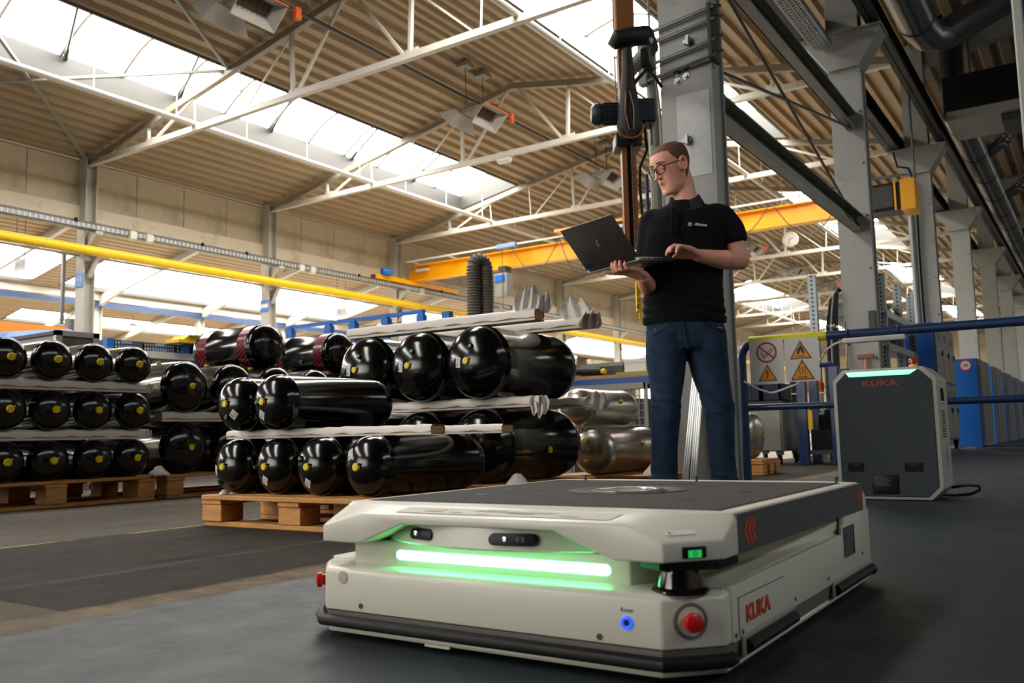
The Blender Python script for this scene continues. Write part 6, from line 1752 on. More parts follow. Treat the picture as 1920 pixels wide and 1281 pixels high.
c0 = None
for k in range(6):
    y = 5.19 + k * 0.40
    lab = 'dark blue lattice crate on the blue rack, %s along the shelf' % ORD[k]
    if c0 is None:
        c0 = t2 = thing('lattice_crate', lab, 'crate', (-8.68, y, 1.336), 'lattice crates on the blue rack')
        mb = MB()
        mb.box((-0.2, 0, 0), (0.17, 0.38, 0.012))
        for z in (0.0, 0.05, 0.085): mb.box((0.155, 0, z), (0.17, 0.38, z + 0.012)); mb.box((-0.2, 0, z), (-0.185, 0.38, z + 0.012))
        for i in range(13): mb.box((0.155, i * 0.0306, 0), (0.17, i * 0.0306 + 0.010, 0.10))
        for i in range(2): mb.box((-0.2, i * 0.37, 0), (0.17, i * 0.37 + 0.01, 0.10))
        mb.build('crate_lattice', M_crate, t2)
        mb = MB(); mb.box((0.150, 0.10, 0.005), (0.168, 0.28, 0.055)); mb.build('handle_panel', M_cratel, t2); mb = MB(); mb.box((0.150, 0.13, 0.068), (0.172, 0.25, 0.092)); mb.build('handle_panel', M_cratel, t2)
    else:
        copy_tree(c0, None, lab, (-8.68, y, 1.336))
loc = (-8.5, 6.05, 1.44)
t = thing('yellow_bin', 'yellow open-fronted bin sitting on the blue rack upright', 'bin', loc)
mb = MB(loc); mb.prism([(-8.62, 5.92, 1.445), (-8.62, 6.32, 1.445), (-8.62, 6.32, 1.54), (-8.62, 6.05, 1.54), (-8.62, 5.97, 1.49), (-8.62, 5.92, 1.49)], (0.25, 0, 0)); mb.build('bin_body', M_yellow, t, bevel=0.006, bseg=1)
mb = MB(loc); mb.box((-8.64, 6.04, 1.53), (-8.35, 6.34, 1.545)); mb.build('bin_rim', M_yellow, t)
loc = (-6.8, 3.78, 0)
t = thing('frame_cabinet', 'grey cabinet with a white frame behind the tall left stack', 'cabinet', loc)
mb = MB(loc); mb.box((-7.35, 3.60, 0.03), (-6.62, 3.92, 1.20)); mb.build('panel_box', M_greyst, t)
for a, b_ in (((3.585, 0.0), (3.635, 1.225)), ((3.885, 0.0), (3.935, 1.225)), ((3.585, 1.185), (3.935, 1.225)), ((3.585, 0.0), (3.935, 0.04))):
    mb = MB(loc); mb.box((-6.63, a[0], a[1]), (-6.59, b_[0], b_[1])); mb.build('frame_bar', M_signw, t)
mb = MB(loc); mb.box((-7.38, 3.585, 1.195), (-6.6, 3.935, 1.222)); mb.build('top_board', M_darkst, t)
loc = (-11.6, 5.9, 0)
t = thing('blue_container', 'bright blue covered container behind the grey framed cabinet', 'container', loc)
mb = MB(loc); mb.loft([[(-12.2, 5.45, 0.1), (-11.2, 5.45, 0.1), (-11.2, 6.5, 0.1), (-12.2, 6.5, 0.1)], [(-12.2, 5.45, 1.70), (-11.2, 5.45, 1.70), (-11.2, 6.5, 1.76), (-12.2, 6.5, 1.76)], [(-12.0, 5.6, 1.80), (-11.4, 5.6, 1.80), (-11.4, 6.4, 1.90), (-12.0, 6.4, 1.90)]]); mb.build('cover', M_blueb, t, bevel=0.02)
mb = MB(loc); mb.box((-12.15, 5.5, 0), (-11.25, 6.45, 0.1)); mb.build('skid', M_darkst, t)
loc = (-28, 16, 4.05)
t = thing('orange_crane', 'orange crane girder seen far back in the neighbouring hall', 'crane', loc)
mb = MB(loc); mb.box((-28.1, 10.4, 3.85), (-27.9, 15.6, 4.2)); mb.build('girder', mat('far_orange', '#c9741c', 0.5), t); mb = MB(loc); mb.box((-28.2, 15.6, 3.8), (-27.8, 16.0, 4.5)); mb.build('end_block', M_darkst, t); mb = MB(loc); mb.lathe([(0.25, 0), (0.25, 0.3)], 14, (-27.9, 12.4, 4.0), (1, 0, 0)); mb.build('hoist_drum', M_darkst, t)
for y in (10.6, 15.4):
    mb = MB(loc); mb.bar((-28, y, 4.3), (-28, y, 7.0), 0.1, 0.1); mb.build('hanger', M_darkst, t)
# blue-railed rack behind the red-banded tanks
loc = (-7.8, 8.0, 0)
t = thing('blue_rail_rack', 'bright blue railed rack with mesh boxes behind the red-banded tanks', 'rack', loc)
mb = MB(loc); mb.bar((-8.95, 8.0, 1.845), (-6.64, 8.0, 1.835), 0.045, 0.045); mb.build('top_rail', M_blueb, t)
mb = MB(loc); mb.bar((-8.3, 8.6, 1.75), (-6.2, 8.6, 1.75), 0.045, 0.045); mb.build('top_rail', M_blueb, t)
for x in (-8.9, -8.18, -7.75, -7.2, -6.64, -6.25):
    mb = MB(loc); mb.box((x - 0.04, 7.97, 0), (x + 0.04, 8.03, 1.86 if x < -6.5 else 1.72)); mb.build('rack_upright', M_blueb, t)
    mb = MB(loc); mb.box((x - 0.055, 7.96, 1.70), (x + 0.055, 8.04, 1.80)); mb.build('rail_bracket', M_blueb, t)
for z in (0.5, 1.1, 1.60):
    mb = MB(loc); mb.box((-8.9, 8.0, z - 0.03), (-6.2, 8.65, z)); mb.build('shelf_board', M_galv, t)
c0 = None
for k, x in enumerate((-7.72, -7.28, -6.84)):
    lab = 'dark wire-mesh box on the blue-railed rack, %s' % ('left one', 'middle one', 'right one')[k]
    if c0 is None:
        c0 = b_ = thing('mesh_box', lab, 'box', (x, 8.15, 1.601), 'mesh boxes on the blue-railed rack')
        mb = MB()
        for i in range(10): mb.box((i * 0.042, 0, 0), (i * 0.042 + 0.006, 0.006, 0.17)); mb.box((i * 0.042, 0.35, 0), (i * 0.042 + 0.006, 0.356, 0.17))
        for j in range(5): mb.box((0, 0, j * 0.041), (0.385, 0.006, j * 0.041 + 0.006)); mb.box((0, 0.35, j * 0.041), (0.385, 0.356, j * 0.041 + 0.006)); mb.box((0, 0, j * 0.041), (0.006, 0.356, j * 0.041 + 0.006)); mb.box((0.379, 0, j * 0.041), (0.385, 0.356, j * 0.041 + 0.006))
        mb.box((0, 0, 0), (0.385, 0.356, 0.008)); mb.build('wire_mesh', M_darkst, b_)
        mb = MB(); mb.box((0.02, 0.02, 0.008), (0.365, 0.33, 0.11)); mb.build('contents', M_crate, b_)
    else:
        copy_tree(c0, None, lab, (x, 8.15, 1.601))
# table with blue frame and cartons right of the tank stacks
loc = (-3.6, 7.4, 0)
t = thing('work_table', 'blue-framed work table carrying cartons, left of the man\'s legs', 'table', loc)
mb = MB(loc); mb.box((-4.35, 7.0, 0.835), (-2.9, 7.9, 0.865)); mb.build('table_top', M_wood2, t)
mb = MB(loc); mb.box((-4.35, 7.0, 0.77), (-2.9, 7.05, 0.834)); mb.box((-4.35, 7.85, 0.77), (-2.9, 7.9, 0.834)); mb.box((-2.95, 7.0, 0.77), (-2.9, 7.9, 0.834)); mb.build('frame', M_blue, t)
for (x, y) in ((-4.0, 7.03), (-2.93, 7.03), (-4.32, 7.87), (-2.93, 7.87)):
    mb = MB(loc); mb.box((x - 0.03, y - 0.03, 0), (x + 0.03, y + 0.03, 0.77)); mb.build('leg', M_blue, t)
for k, (x0, x1, z1, m_, lab) in enumerate(((-4.05, -3.60, 0.99, M_darkst, 'long dark grey carton on the blue work table'), (-3.59, -3.37, 1.01, M_signw, 'white carton on the blue work table, left one'), (-3.36, -3.15, 1.01, M_signw, 'white carton on the blue work table, right one'))):
    l = ((x0 + x1) / 2, 7.3, 0.866); b_ = thing('carton', lab, 'carton', l, 'cartons on the work table')
    mb = MB(l); mb.box((x0, 7.2, 0.866), (x1, 7.7, z1)); mb.build('carton_body', m_, b_, bevel=0.004, bseg=1)
    mb = MB(l); mb.box((x0 - 0.002, 7.195, z1 - 0.03), (x1 + 0.002, 7.705, z1 + 0.004)); mb.build('carton_lid', m_ if k else M_grey, b_)
mb_l = (-3.37, 7.06, 0.866); mb = MB(mb_l); mb.box((-3.60, 7.05, 0.866), (-3.14, 7.085, 0.886)); tag(mb.build('green_strip', mat('lime_board', '#7f9a3c', 0.6), None, loc=mb_l), 'lime green board under the white cartons', 'board')
l = (-3.9, 6.9, 0.866); t = thing('black_roller', 'black roller with yellow end caps lying on the work table', 'roller', (-3.85, 7.04, 0.905))
mb = MB((-3.85, 7.04, 0.905)); mb.tube([(-4.2, 7.12, 0.93), (-3.74, 7.045, 0.905)], 0.036, 14); mb.build('roller_body', M_black, t, smooth=True)
for p, q in (((-3.74, 7.045, 0.905), (-3.70, 7.038, 0.903)), ((-4.235, 7.126, 0.932), (-4.2, 7.12, 0.93))):
    mb = MB((-3.85, 7.04, 0.905)); mb.tube([p, q], 0.024, 12); mb.build('end_cap', M_yellow, t, smooth=True)
loc = (-3.3, 6.55, 0)
t = thing('mesh_container', 'dark wire-mesh container under the work table, behind the stainless tanks', 'container', loc)
mb = MB(loc)
for i in range(15):
    x = -3.77 + i * 0.05; mb.box((x, 6.50, 0.1), (x + 0.006, 6.506, 0.74))
for j in range(11):
    z = 0.1 + j * 0.06; mb.box((-3.77, 6.498, z), (-3.06, 6.504, z + 0.006))
mb.box((-3.79, 6.49, 0.70), (-3.05, 6.51, 0.75)); mb.box((-3.79, 6.49, 0.0), (-3.76, 6.51, 0.75)); mb.box((-3.07, 6.49, 0.0), (-3.04, 6.51, 0.75))
mb.build('wire_front', M_greyst, t)
mb = MB(loc); mb.box((-3.75, 6.515, 0.0), (-3.07, 6.97, 0.62)); mb.build('contents', M_darkst, t)
# coil of hoses and dark clutter behind the tank rows
loc = (-6.9, 7.6, 1.601)
mb = MB((-6.45, 8.3, 1.601)); mb.loft([[(-6.42, 8.1, 1.601), (-6.22, 8.1, 1.601), (-6.22, 8.6, 1.601), (-6.42, 8.6, 1.601)], [(-6.41, 8.12, 1.70), (-6.24, 8.12, 1.68), (-6.24, 8.55, 1.70), (-6.41, 8.55, 1.72)]]); tag(mb.build('wrapped_bundle', M_foil, None, bevel=0.01, loc=(-6.45, 8.3, 1.601)), 'pale wrapped bundle at the right end of the blue-railed rack', 'bundle')
# ------------------------------------------------------------------ the man (local frame: x = picture right, y = away, z = up)
PR = thing('person', 'man in black polo shirt, jeans and glasses standing with an open laptop in his hands', 'person', (-1.645, 4.044, 0), None, YAW)
V = Vector
def rings_tube(mb, pts, seg=16):
    """pts: (center, rx, ry) horizontal elliptical rings"""
    rings = []
    for (c, rx, ry) in pts:
        rings.append([V(c) + V((math.cos(2 * PI * k / seg) * rx, math.sin(2 * PI * k / seg) * ry, 0)) for k in range(seg)])
    mb.loft(rings)
def lerp_path(pts, rs, n=6):
    P = []; Rr = []
    for i in range(len(pts) - 1):
        for k in range(n):
            f = k / n; P.append(V(pts[i]).lerp(V(pts[i + 1]), f)); Rr.append(rs[i] + (rs[i + 1] - rs[i]) * f)
    P.append(V(pts[-1])); Rr.append(rs[-1])
    return P, Rr
# --- head frame
HS = 1.03
fdir = V((-0.90, -0.436, 0)).normalized(); ldir = V((-fdir.y, fdir.x, 0)); zdir = V((0, 0, 1))
pt = math.radians(23)
F_ = fdir * math.cos(pt) - zdir * math.sin(pt); U_ = fdir * math.sin(pt) + zdir * math.cos(pt); L_ = ldir
tilt = math.radians(3)
HC = V((-0.062, -0.008, 1.655))
def H(x, y, z): return HC + (F_ * x + L_ * y + U_ * z) * HS
prof = [(-0.119, 0.076, 0.020, 0.022), (-0.114, 0.085, 0.004, 0.035), (-0.104, 0.090, -0.014, 0.046), (-0.088, 0.0905, -0.034, 0.054), (-0.068, 0.0885, -0.052, 0.0595), (-0.045, 0.0885, -0.064, 0.0625), (-0.02, 0.086, -0.080, 0.067),
        (0.0, 0.0845, -0.092, 0.0705), (0.02, 0.084, -0.099, 0.0725), (0.04, 0.089, -0.102, 0.0735), (0.06, 0.0885, -0.102, 0.0735), (0.08, 0.082, -0.097, 0.071), (0.098, 0.068, -0.085, 0.063), (0.111, 0.047, -0.064, 0.048), (0.119, 0.022, -0.036, 0.028), (0.1215, 0.0, -0.012, 0.008)]
def head_pt(z, a, off=0.0):
    for i in range(len(prof) - 1):
        if prof[i][0] <= z <= prof[i + 1][0]:
            t = (z - prof[i][0]) / (prof[i + 1][0] - prof[i][0]); p = [prof[i][k] + (prof[i + 1][k] - prof[i][k]) * t for k in range(4)]; break
    f, b, w = p[1] + off, p[2] - off, p[3] + off
    cx = (f + b) / 2; rx = (f - b) / 2
    ca, sa = math.cos(a), math.sin(a)
    e = 2 / 2.25
    return cx + rx * math.copysign(abs(ca) ** e, ca), w * math.copysign(abs(sa) ** e, sa)
def head_loft(mb, off=0.0, zs=None):
    rings = []
    for z in (zs or [p[0] for p in prof]):
        rings.append([H(*head_pt(z, 2 * PI * k / 32, off), z) for k in range(32)])
    mb.loft(rings)
Mh = Matrix((F_, L_, U_)).transposed()
body = MB()
head_loft(body)
# nose
def wedge(mb, a, b, wa, wb, da, db):
    vs = []
    for (p, w, d) in ((a, wa, da), (b, wb, db)):
        x, y, z = p
        vs += [H(x - d, -w, z), H(x - d, w, z), H(x, w * 0.4, z), H(x, -w * 0.4, z)]
    mb.add(vs, [(3, 2, 1, 0), (4, 5, 6, 7), (0, 1, 5, 4), (1, 2, 6, 5), (2, 3, 7, 6), (3, 0, 4, 7)])
wedge(body, (0.0905, 0, 0.036), (0.1165, 0, -0.022), 0.0105, 0.017, 0.02, 0.035)
body.ell(H(0.110, 0, -0.022), (0.011 * HS, 0.0118 * HS, 0.0095 * HS), Mh)
for s in (-1, 1):
    body.ell(H(0.096, s * 0.0125, -0.0245), (0.011 * HS, 0.0065 * HS, 0.0065 * HS), Mh)
    body.ell(H(0.0775, s * 0.030, 0.041), (0.012 * HS, 0.022 * HS, 0.007 * HS), Mh)      # brow
    body.ell(H(0.071, s * 0.032, 0.020), (0.0135 * HS, 0.0145 * HS, 0.0115 * HS), Mh)   # lid over the eye
    # ear
    ec = V((-0.012, s * 0.0735, 0.002))
    pts = [H(ec.x + 0.017 * math.cos(a) - 0.004 * math.sin(a), ec.y + s * (0.006 + 0.004 * max(0, math.sin(a))) - s * 0.004 * math.cos(a), ec.z + 0.031 * math.sin(a)) for a in [2 * PI * k / 16 for k in range(16)]]
    body.tube(pts, 0.0055 * HS, 6, closed=True)
    body.ell(H(ec.x, ec.y + s * 0.002, ec.z), (0.015 * HS, 0.0045 * HS, 0.028 * HS), Mh)
    body.ell(H(ec.x + 0.004, ec.y + s * 0.004, ec.z - 0.029), (0.008 * HS, 0.005 * HS, 0.008 * HS), Mh)
body.ell(H(0.0895, 0, -0.0455), (0.007 * HS, 0.022 * HS, 0.0055 * HS), Mh)
body.ell(H(0.0885, 0, -0.0570), (0.007 * HS, 0.020 * HS, 0.0062 * HS), Mh)
body.ell(H(0.083, 0, -0.102), (0.014 * HS, 0.024 * HS, 0.016 * HS), Mh)
for s in (-1, 1): body.ell(H(0.020, s * 0.046, -0.082), (0.040 * HS, 0.012 * HS, 0.018 * HS), Mh)
# neck
P, Rr = lerp_path([H(-0.030, 0, -0.01), H(-0.028, 0, -0.085), V((0.003, 0.010, 1.50)), V((0.005, 0.015, 1.43))], [0.055, 0.057, 0.059, 0.075], 5)
body.tube(P, Rr, 18)
# torso (under the shirt) and legs (under the jeans)
rings_tube(body, [((-0.030, 0, 0.80), 0.15, 0.095), ((-0.030, 0, 0.90), 0.155, 0.095), ((-0.025, 0, 1.05), 0.145, 0.085), ((-0.018, 0, 1.25), 0.165, 0.10), ((-0.005, 0, 1.38), 0.15, 0.085), ((0.002, 0.01, 1.45), 0.08, 0.06)], 20)
# arms: right arm (picture left) under the laptop, left arm (picture right) on the keyboard
armR = [V((-0.165, 0.02, 1.400)), V((-0.190, 0.045, 1.22)), V((-0.188, 0.035, 1.055)), V((-0.222, -0.085, 1.055)), V((-0.254, -0.185, 1.078))]
P, Rr = lerp_path(armR, [0.045, 0.050, 0.046, 0.043, 0.029], 6); body.tube(P, Rr, 14)
armL = [V((0.185, -0.01, 1.415)), V((0.225, -0.005, 1.28)), V((0.252, -0.01, 1.178)), V((0.150, -0.085, 1.168)), V((0.005, -0.175, 1.176))]
P, Rr = lerp_path(armL, [0.045, 0.054, 0.049, 0.047, 0.030], 6); body.tube(P, Rr, 14)
body.ell(armL[2], (0.052, 0.05, 0.048)); body.ell(armR[2], (0.047, 0.047, 0.047))
body.ell(V((0.155, -0.082, 1.172)), (0.062, 0.05, 0.045))
# --- right hand (holds the laptop from below, fingers up over the hinge)
H2 = V((-0.296, -0.310, 1.128)); K_ = V((-0.082, -0.155, 1.157)); H1 = V((-0.498, -0.080, 1.116))
hd = (H1 - H2).normalized(); kd = (K_ - H2).normalized(); nd = -kd
def Q(s, o, dz): return H2 + hd * s + nd * o + V((0, 0, dz))
wr = armR[-1]
pal = [Q(0.045, -0.03, -0.030), Q(0.070, -0.03, -0.030), Q(0.092, -0.028, -0.030), Q(0.112, -0.026, -0.030)]
for i, p in enumerate(pal):
    body.tube([wr + hd * (i - 1.5) * 0.010, wr.lerp(p, 0.5) + hd * (i - 1.5) * 0.004, p], [0.021, 0.018, 0.0145], 10)
fing = [(0.047, 0.022, -0.022, 0.032, 0.002, 0.0085, 0.0075), (0.074, 0.026, -0.022, 0.036, 0.012, 0.0095, 0.0080), (0.100, 0.026, -0.022, 0.037, 0.017, 0.0095, 0.0082), (0.124, 0.020, -0.022, 0.034, 0.014, 0.0095, 0.0080)]
for (s, o1, z1, o2, z2, ra, rb), p in zip(fing, pal):
    body.tube([p, Q(s, o1 * 0.4, z1 - 0.006), Q(s, o1, z1 - 0.002), Q(s + 0.001, o2, (z1 + z2) / 2 + 0.002), Q(s + 0.002, o2 - 0.003, z2), Q(s + 0.002, o2 - 0.006, z2 + 0.008)], [0.0135, ra + 0.002, ra + 0.001, ra, rb, rb * 0.6], 10)
body.tube([wr + hd * 0.012, Q(0.125, -0.045, -0.032), Q(0.160, -0.015, -0.026), Q(0.178, 0.020, -0.020), Q(0.182, 0.032, -0.018)], [0.02, 0.015, 0.0115, 0.0095, 0.006], 10)
# --- left hand (typing)
wl_ = armL[-1]; hf = V((-0.80, -0.52, 0)).normalized(); hl = V((-hf.y, hf.x, 0))     # hl points to his thumb side... away from camera
if hl.y < 0: hl = -hl
kn = [wl_ + hf * (0.118 - 0.006 * abs(i - 1)) + hl * ((i - 1.5) * 0.0215) + V((0, 0, 0.028 - 0.005 * abs(i - 1.3))) for i in range(4)]
for i, k_ in enumerate(kn):
    body.tube([wl_ + hl * (i - 1.5) * 0.010, wl_.lerp(k_, 0.55) + hl * (i - 1.5) * 0.004 + V((0, 0, 0.006)), k_], [0.022, 0.0175, 0.0125], 10)
    ln = (0.052, 0.058, 0.056, 0.044)[3 - i] * (1.0)
    body.tube([k_, k_ + hf * ln * 0.55 + V((0, 0, 0.004)), k_ + hf * ln * 0.95 + V((0, 0, -0.010)), k_ + hf * ln * 1.08 + V((0, 0, -0.030)), k_ + hf * ln * 1.08 + V((0, 0, -0.036))], [0.0122, 0.0098, 0.0090, 0.0078, 0.0045], 10)
body.tube([wl_ + hl * 0.012, wl_ + hf * 0.045 + hl * 0.036 + V((0, 0, -0.004)), wl_ + hf * 0.085 + hl * 0.050 + V((0, 0, -0.004)), wl_ + hf * 0.108 + hl * 0.048 + V((0, 0, -0.010))], [0.019, 0.0145, 0.0115, 0.006], 10)
# legs
legs = {'L': [((-0.120, 0, 0.84), 0.095, 0.10), ((-0.122, 0, 0.66), 0.080, 0.09), ((-0.138, -0.012, 0.46), 0.052, 0.058), ((-0.148, 0.01, 0.30), 0.050, 0.056), ((-0.152, 0.03, 0.10), 0.034, 0.04)],
        'R': [((0.068, 0, 0.84), 0.095, 0.10), ((0.072, 0, 0.66), 0.080, 0.09), ((0.108, -0.012, 0.46), 0.052, 0.058), ((0.122, 0.01, 0.30), 0.050, 0.056), ((0.128, 0.03, 0.10), 0.034, 0.04)]}
for k, pts in legs.items(): rings_tube(body, pts, 16)
bo = body.build('body', M_skin, PR, weld=False)
remesh(bo, 0.0042, 3, 0.5)
# keep the lips and eyelids slightly different in tone: thin parts on the face
M_lip = mat('lip', '#a8615a', 0.5, sss=0.1)
mb = MB()
mb.tube([H(0.0955 - abs(y) * 0.75 * abs(y) / 0.022, y, -0.0512 - 0.0015 * math.cos(y * 140)) for y in (-0.020, -0.012, -0.005, 0, 0.005, 0.012, 0.020)], [0.0014, 0.0028, 0.0036, 0.0036, 0.0036, 0.0028, 0.0014], 6); mb.build('mouth', M_lip, PR, smooth=True)
for s in (-1, 1):
    mb = MB(); mb.ell(H(0.0735, s * 0.032, 0.0135), (0.0105 * HS, 0.0108 * HS, 0.0075 * HS), Mh); e_ = mb.build('eye', mat('eye_white', '#c9b8ae', 0.3), PR, smooth=True)
    mb = MB(); mb.tube([H(0.0835 - abs(d) * 0.25, s * 0.032 + d, 0.0125 - abs(d) * 0.1) for d in (-0.013, -0.007, 0, 0.007, 0.013)], 0.0011, 5); mb.build('lash_line', M_hair, e_, smooth=True)
    mb = MB(); mb.tube([H(0.0950 - abs(s * 0.032 + d) * 0.10 - max(0, abs(0.032 + s * d) - 0.03) * 0.55, s * 0.032 + d, 0.0455 - 12 * d * d) for d in (-0.018, -0.010, 0, 0.010, 0.018)], [0.0018, 0.0034, 0.0040, 0.0036, 0.0018], 6); mb.build('eyebrow', M_hair, PR, smooth=True)
# hair: close cropped cap that follows the skull above the hairline
NA, NZ = 96, 44
vs = []; idx = {}
mb = MB()
def hairline(a):
    c = math.cos(a)
    if c > 0.78: return 0.092
    if c > 0.45: return 0.092 - (0.78 - c) / 0.33 * 0.012
    if c > 0.08: return 0.080 - (0.45 - c) / 0.37 * 0.060
    if c > -0.02: return 0.006
    if c > -0.22: return 0.030
    return 0.030 - min(1, (-0.22 - c) / 0.25) * 0.105
zs = [-0.085 + (0.1212 + 0.085) * i / NZ for i in range(NZ + 1)]
for j, z in enumerate(zs):
    for k in range(NA):
        a = 2 * PI * k / NA
        f = min(1.0, max(0.0, (z - hairline(a)) / 0.02))
        vs.append(H(*head_pt(z, a, 0.0008 + 0.0034 * f), z + (0.003 if z > 0.11 else 0)))
fs = []
for j in range(NZ):
    for k in range(NA):
        l = (k + 1) % NA; a = 2 * PI * (k + 0.5) / NA
        if zs[j] > hairline(a) - 0.003 + 0.003 * math.sin(k * 2.3):
            fs.append((j * NA + k, j * NA + l, (j + 1) * NA + l, (j + 1) * NA + k))
fs.append(tuple(NZ * NA + k for k in range(NA)))
mb.add(vs, fs); ho = mb.build('hair', M_hair, PR, smooth=True, ang=80)
# glasses
GL = MB(); lens_c = []
for s in (-1, 1):
    pts = []
    for k in range(20):
        a = 2 * PI * k / 20; ca, sa = math.cos(a), math.sin(a)
        yy = s * 0.033 + 0.0270 * math.copysign(abs(ca) ** 0.7, ca); zz = 0.011 + 0.0205 * math.copysign(abs(sa) ** 0.8, sa)
        pts.append(H(0.1015 - abs(yy) * 0.10 - max(0, abs(yy) - 0.035) * 0.25, yy, zz))
    GL.tube(pts, 0.0025, 6, closed=True); lens_c.append(pts)
    GL.tube([H(0.0955, s * 0.0585, 0.020), H(0.085, s * 0.0715, 0.021), H(0.03, s * 0.0780, 0.020), H(-0.010, s * 0.0800, 0.017), H(-0.03, s * 0.079, 0.004)], 0.0024, 6)
GL.tube([H(0.1005, -0.0085, 0.016), H(0.1055, 0, 0.019), H(0.1005, 0.0085, 0.016)], 0.0025, 6)
gl = GL.build('glasses', M_black, PR, smooth=True)
gm = bpy.data.materials.new('lens_glass'); gm.use_nodes = True; nt = gm.node_tree; nt.nodes.clear()
tr_ = nt.nodes.new('ShaderNodeBsdfTransparent'); gs_ = nt.nodes.new('ShaderNodeBsdfGlossy'); gs_.inputs['Roughness'].default_value = 0.03
ms_ = nt.nodes.new('ShaderNodeMixShader'); ms_.inputs[0].default_value = 0.05; ou_ = nt.nodes.new('ShaderNodeOutputMaterial')
nt.links.new(tr_.outputs[0], ms_.inputs[1]); nt.links.new(gs_.outputs[0], ms_.inputs[2]); nt.links.new(ms_.outputs[0], ou_.inputs[0])
for pts in lens_c:
    mb = MB(); mb.prism(pts, F_ * 0.0008); mb.build('lens', gm, gl)

# --- polo shirt
def displace(ob, fn):
    me = ob.data
    ns = [v.normal.copy() for v in me.vertices]
    for v, n in zip(me.vertices, ns):
        v.co += n * fn(v.co)
    me.update()
sh = MB()
rings_tube(sh, [((-0.030, 0.000, 0.872), 0.206, 0.128), ((-0.030, 0.000, 0.93), 0.202, 0.126), ((-0.030, 0.000, 1.02), 0.196, 0.120), ((-0.027, -0.002, 1.12), 0.196, 0.122), ((-0.022, -0.006, 1.22), 0.203, 0.130), ((-0.014, -0.006, 1.31), 0.207, 0.130),
               ((-0.004, 0.000, 1.385), 0.212, 0.112), ((0.002, 0.006, 1.432), 0.185, 0.092), ((0.004, 0.010, 1.468), 0.105, 0.072), ((0.004, 0.012, 1.487), 0.080, 0.066)], 28)
P, Rr = lerp_path([V((0.105, 0.0, 1.415)), V((0.178, -0.008, 1.392)), V((0.214, -0.006, 1.335)), V((0.236, -0.008, 1.262))], [0.060, 0.069, 0.071, 0.068], 6); sh.tube(P, Rr, 20)
P, Rr = lerp_path([V((-0.125, 0.01, 1.405)), V((-0.172, 0.018, 1.385)), V((-0.186, 0.03, 1.29)), V((-0.192, 0.042, 1.165))], [0.062, 0.066, 0.064, 0.062], 6); sh.tube(P, Rr, 20)
so = sh.build('polo_shirt', M_polo, PR, weld=False); so['label'] = 'black short-sleeved polo shirt'
remesh(so, 0.0085, 14, 0.5)
displace(so, lambda c: 0.007 * noise.noise(V((c.x * 9, c.y * 9, c.z * 4.0 + 3))) + 0.004 * noise.noise(V((c.x * 18 + c.z * 14, c.y * 10, c.z * 8))) + 0.004 * math.exp(-((c.z - 0.93) / 0.06) ** 2) * math.sin(c.z * 120 + c.x * 20))
# hem and sleeve bands
for (c, rx, ry, z) in (((-0.030, 0.0), 0.204, 0.126, 0.876),):
    mb = MB(); rings_tube(mb, [((*c, z - 0.006), rx, ry), ((*c, z + 0.022), rx + 0.004, ry + 0.004)], 40); mb.build('shirt_hem', M_polo, so, smooth=True)
# collar
mb = MB(); rings = []
n = 30
for i in range(n + 1):
    a = math.radians(-78 + 336 * i / n - 40)   # open at the front
    d = V((math.cos(a), math.sin(a), 0))
    front = max(0, math.cos(a - math.radians(-106)))
    base = V((0.004, 0.012, 1.482 - 0.035 * front)) + V((d.x * 0.074, d.y * 0.068, 0))
    topp = V((0.000, 0.012, 1.522 - 0.045 * front)) + V((d.x * 0.066, d.y * 0.062, 0))
    fold = V((0.004, 0.010, 1.470 - 0.052 * front)) + V((d.x * (0.093 + 0.022 * front), d.y * (0.088 + 0.022 * front), 0))
    rings.append([base, topp, topp + d * 0.006 + V((0, 0, -0.002)), fold, fold - V((0, 0, 0.003)), base + d * 0.010])
mb.loft(rings); co = mb.build('collar', mat('collar_black', '#1b1d21', 0.8, bump=0.1, bscale=300), so, smooth=True, ang=60)
# placket with buttons
mb = MB(); q = [V((-0.075, -0.108, 1.425)), V((-0.082, -0.132, 1.37)), V((-0.085, -0.141, 1.31)), V((-0.085, -0.143, 1.28))]
for a, b_ in zip(q[:-1], q[1:]): mb.bar(a, b_, 0.030, 0.004, (0, 1, 0))
pk_ = mb.build('placket', M_polo, so)
for p in (V((-0.083, -0.139, 1.36)), V((-0.086, -0.147, 1.30))):
    mb = MB(); mb.lathe([(0.005, 0), (0.0045, 0.002), (0, 0.002)], 10, p, (-0.2, -1, 0.1)); mb.build('button', M_black, pk_)
# chest emblem
text('Akhotec', 0.019, (0.040, -0.142, 1.331), (0.985, 0.17, -0.05), (0.02, 0.12, 0.99), M_signw, 'lettering', so, sx=0.95, shear=0.2, depth=0.0030, bold=0.0004)
mb = MB(); mb.tube([V((-0.012, -0.146, 1.334)) + V((0.009 * math.cos(2 * PI * i / 14), 0.0, 0.008 * math.sin(2 * PI * i / 14))) for i in range(14)], 0.0017, 5, closed=True); mb.bar(V((-0.018, -0.146, 1.334)), V((-0.006, -0.146, 1.336)), 0.003, 0.003); mb.build('emblem', M_signw, so)

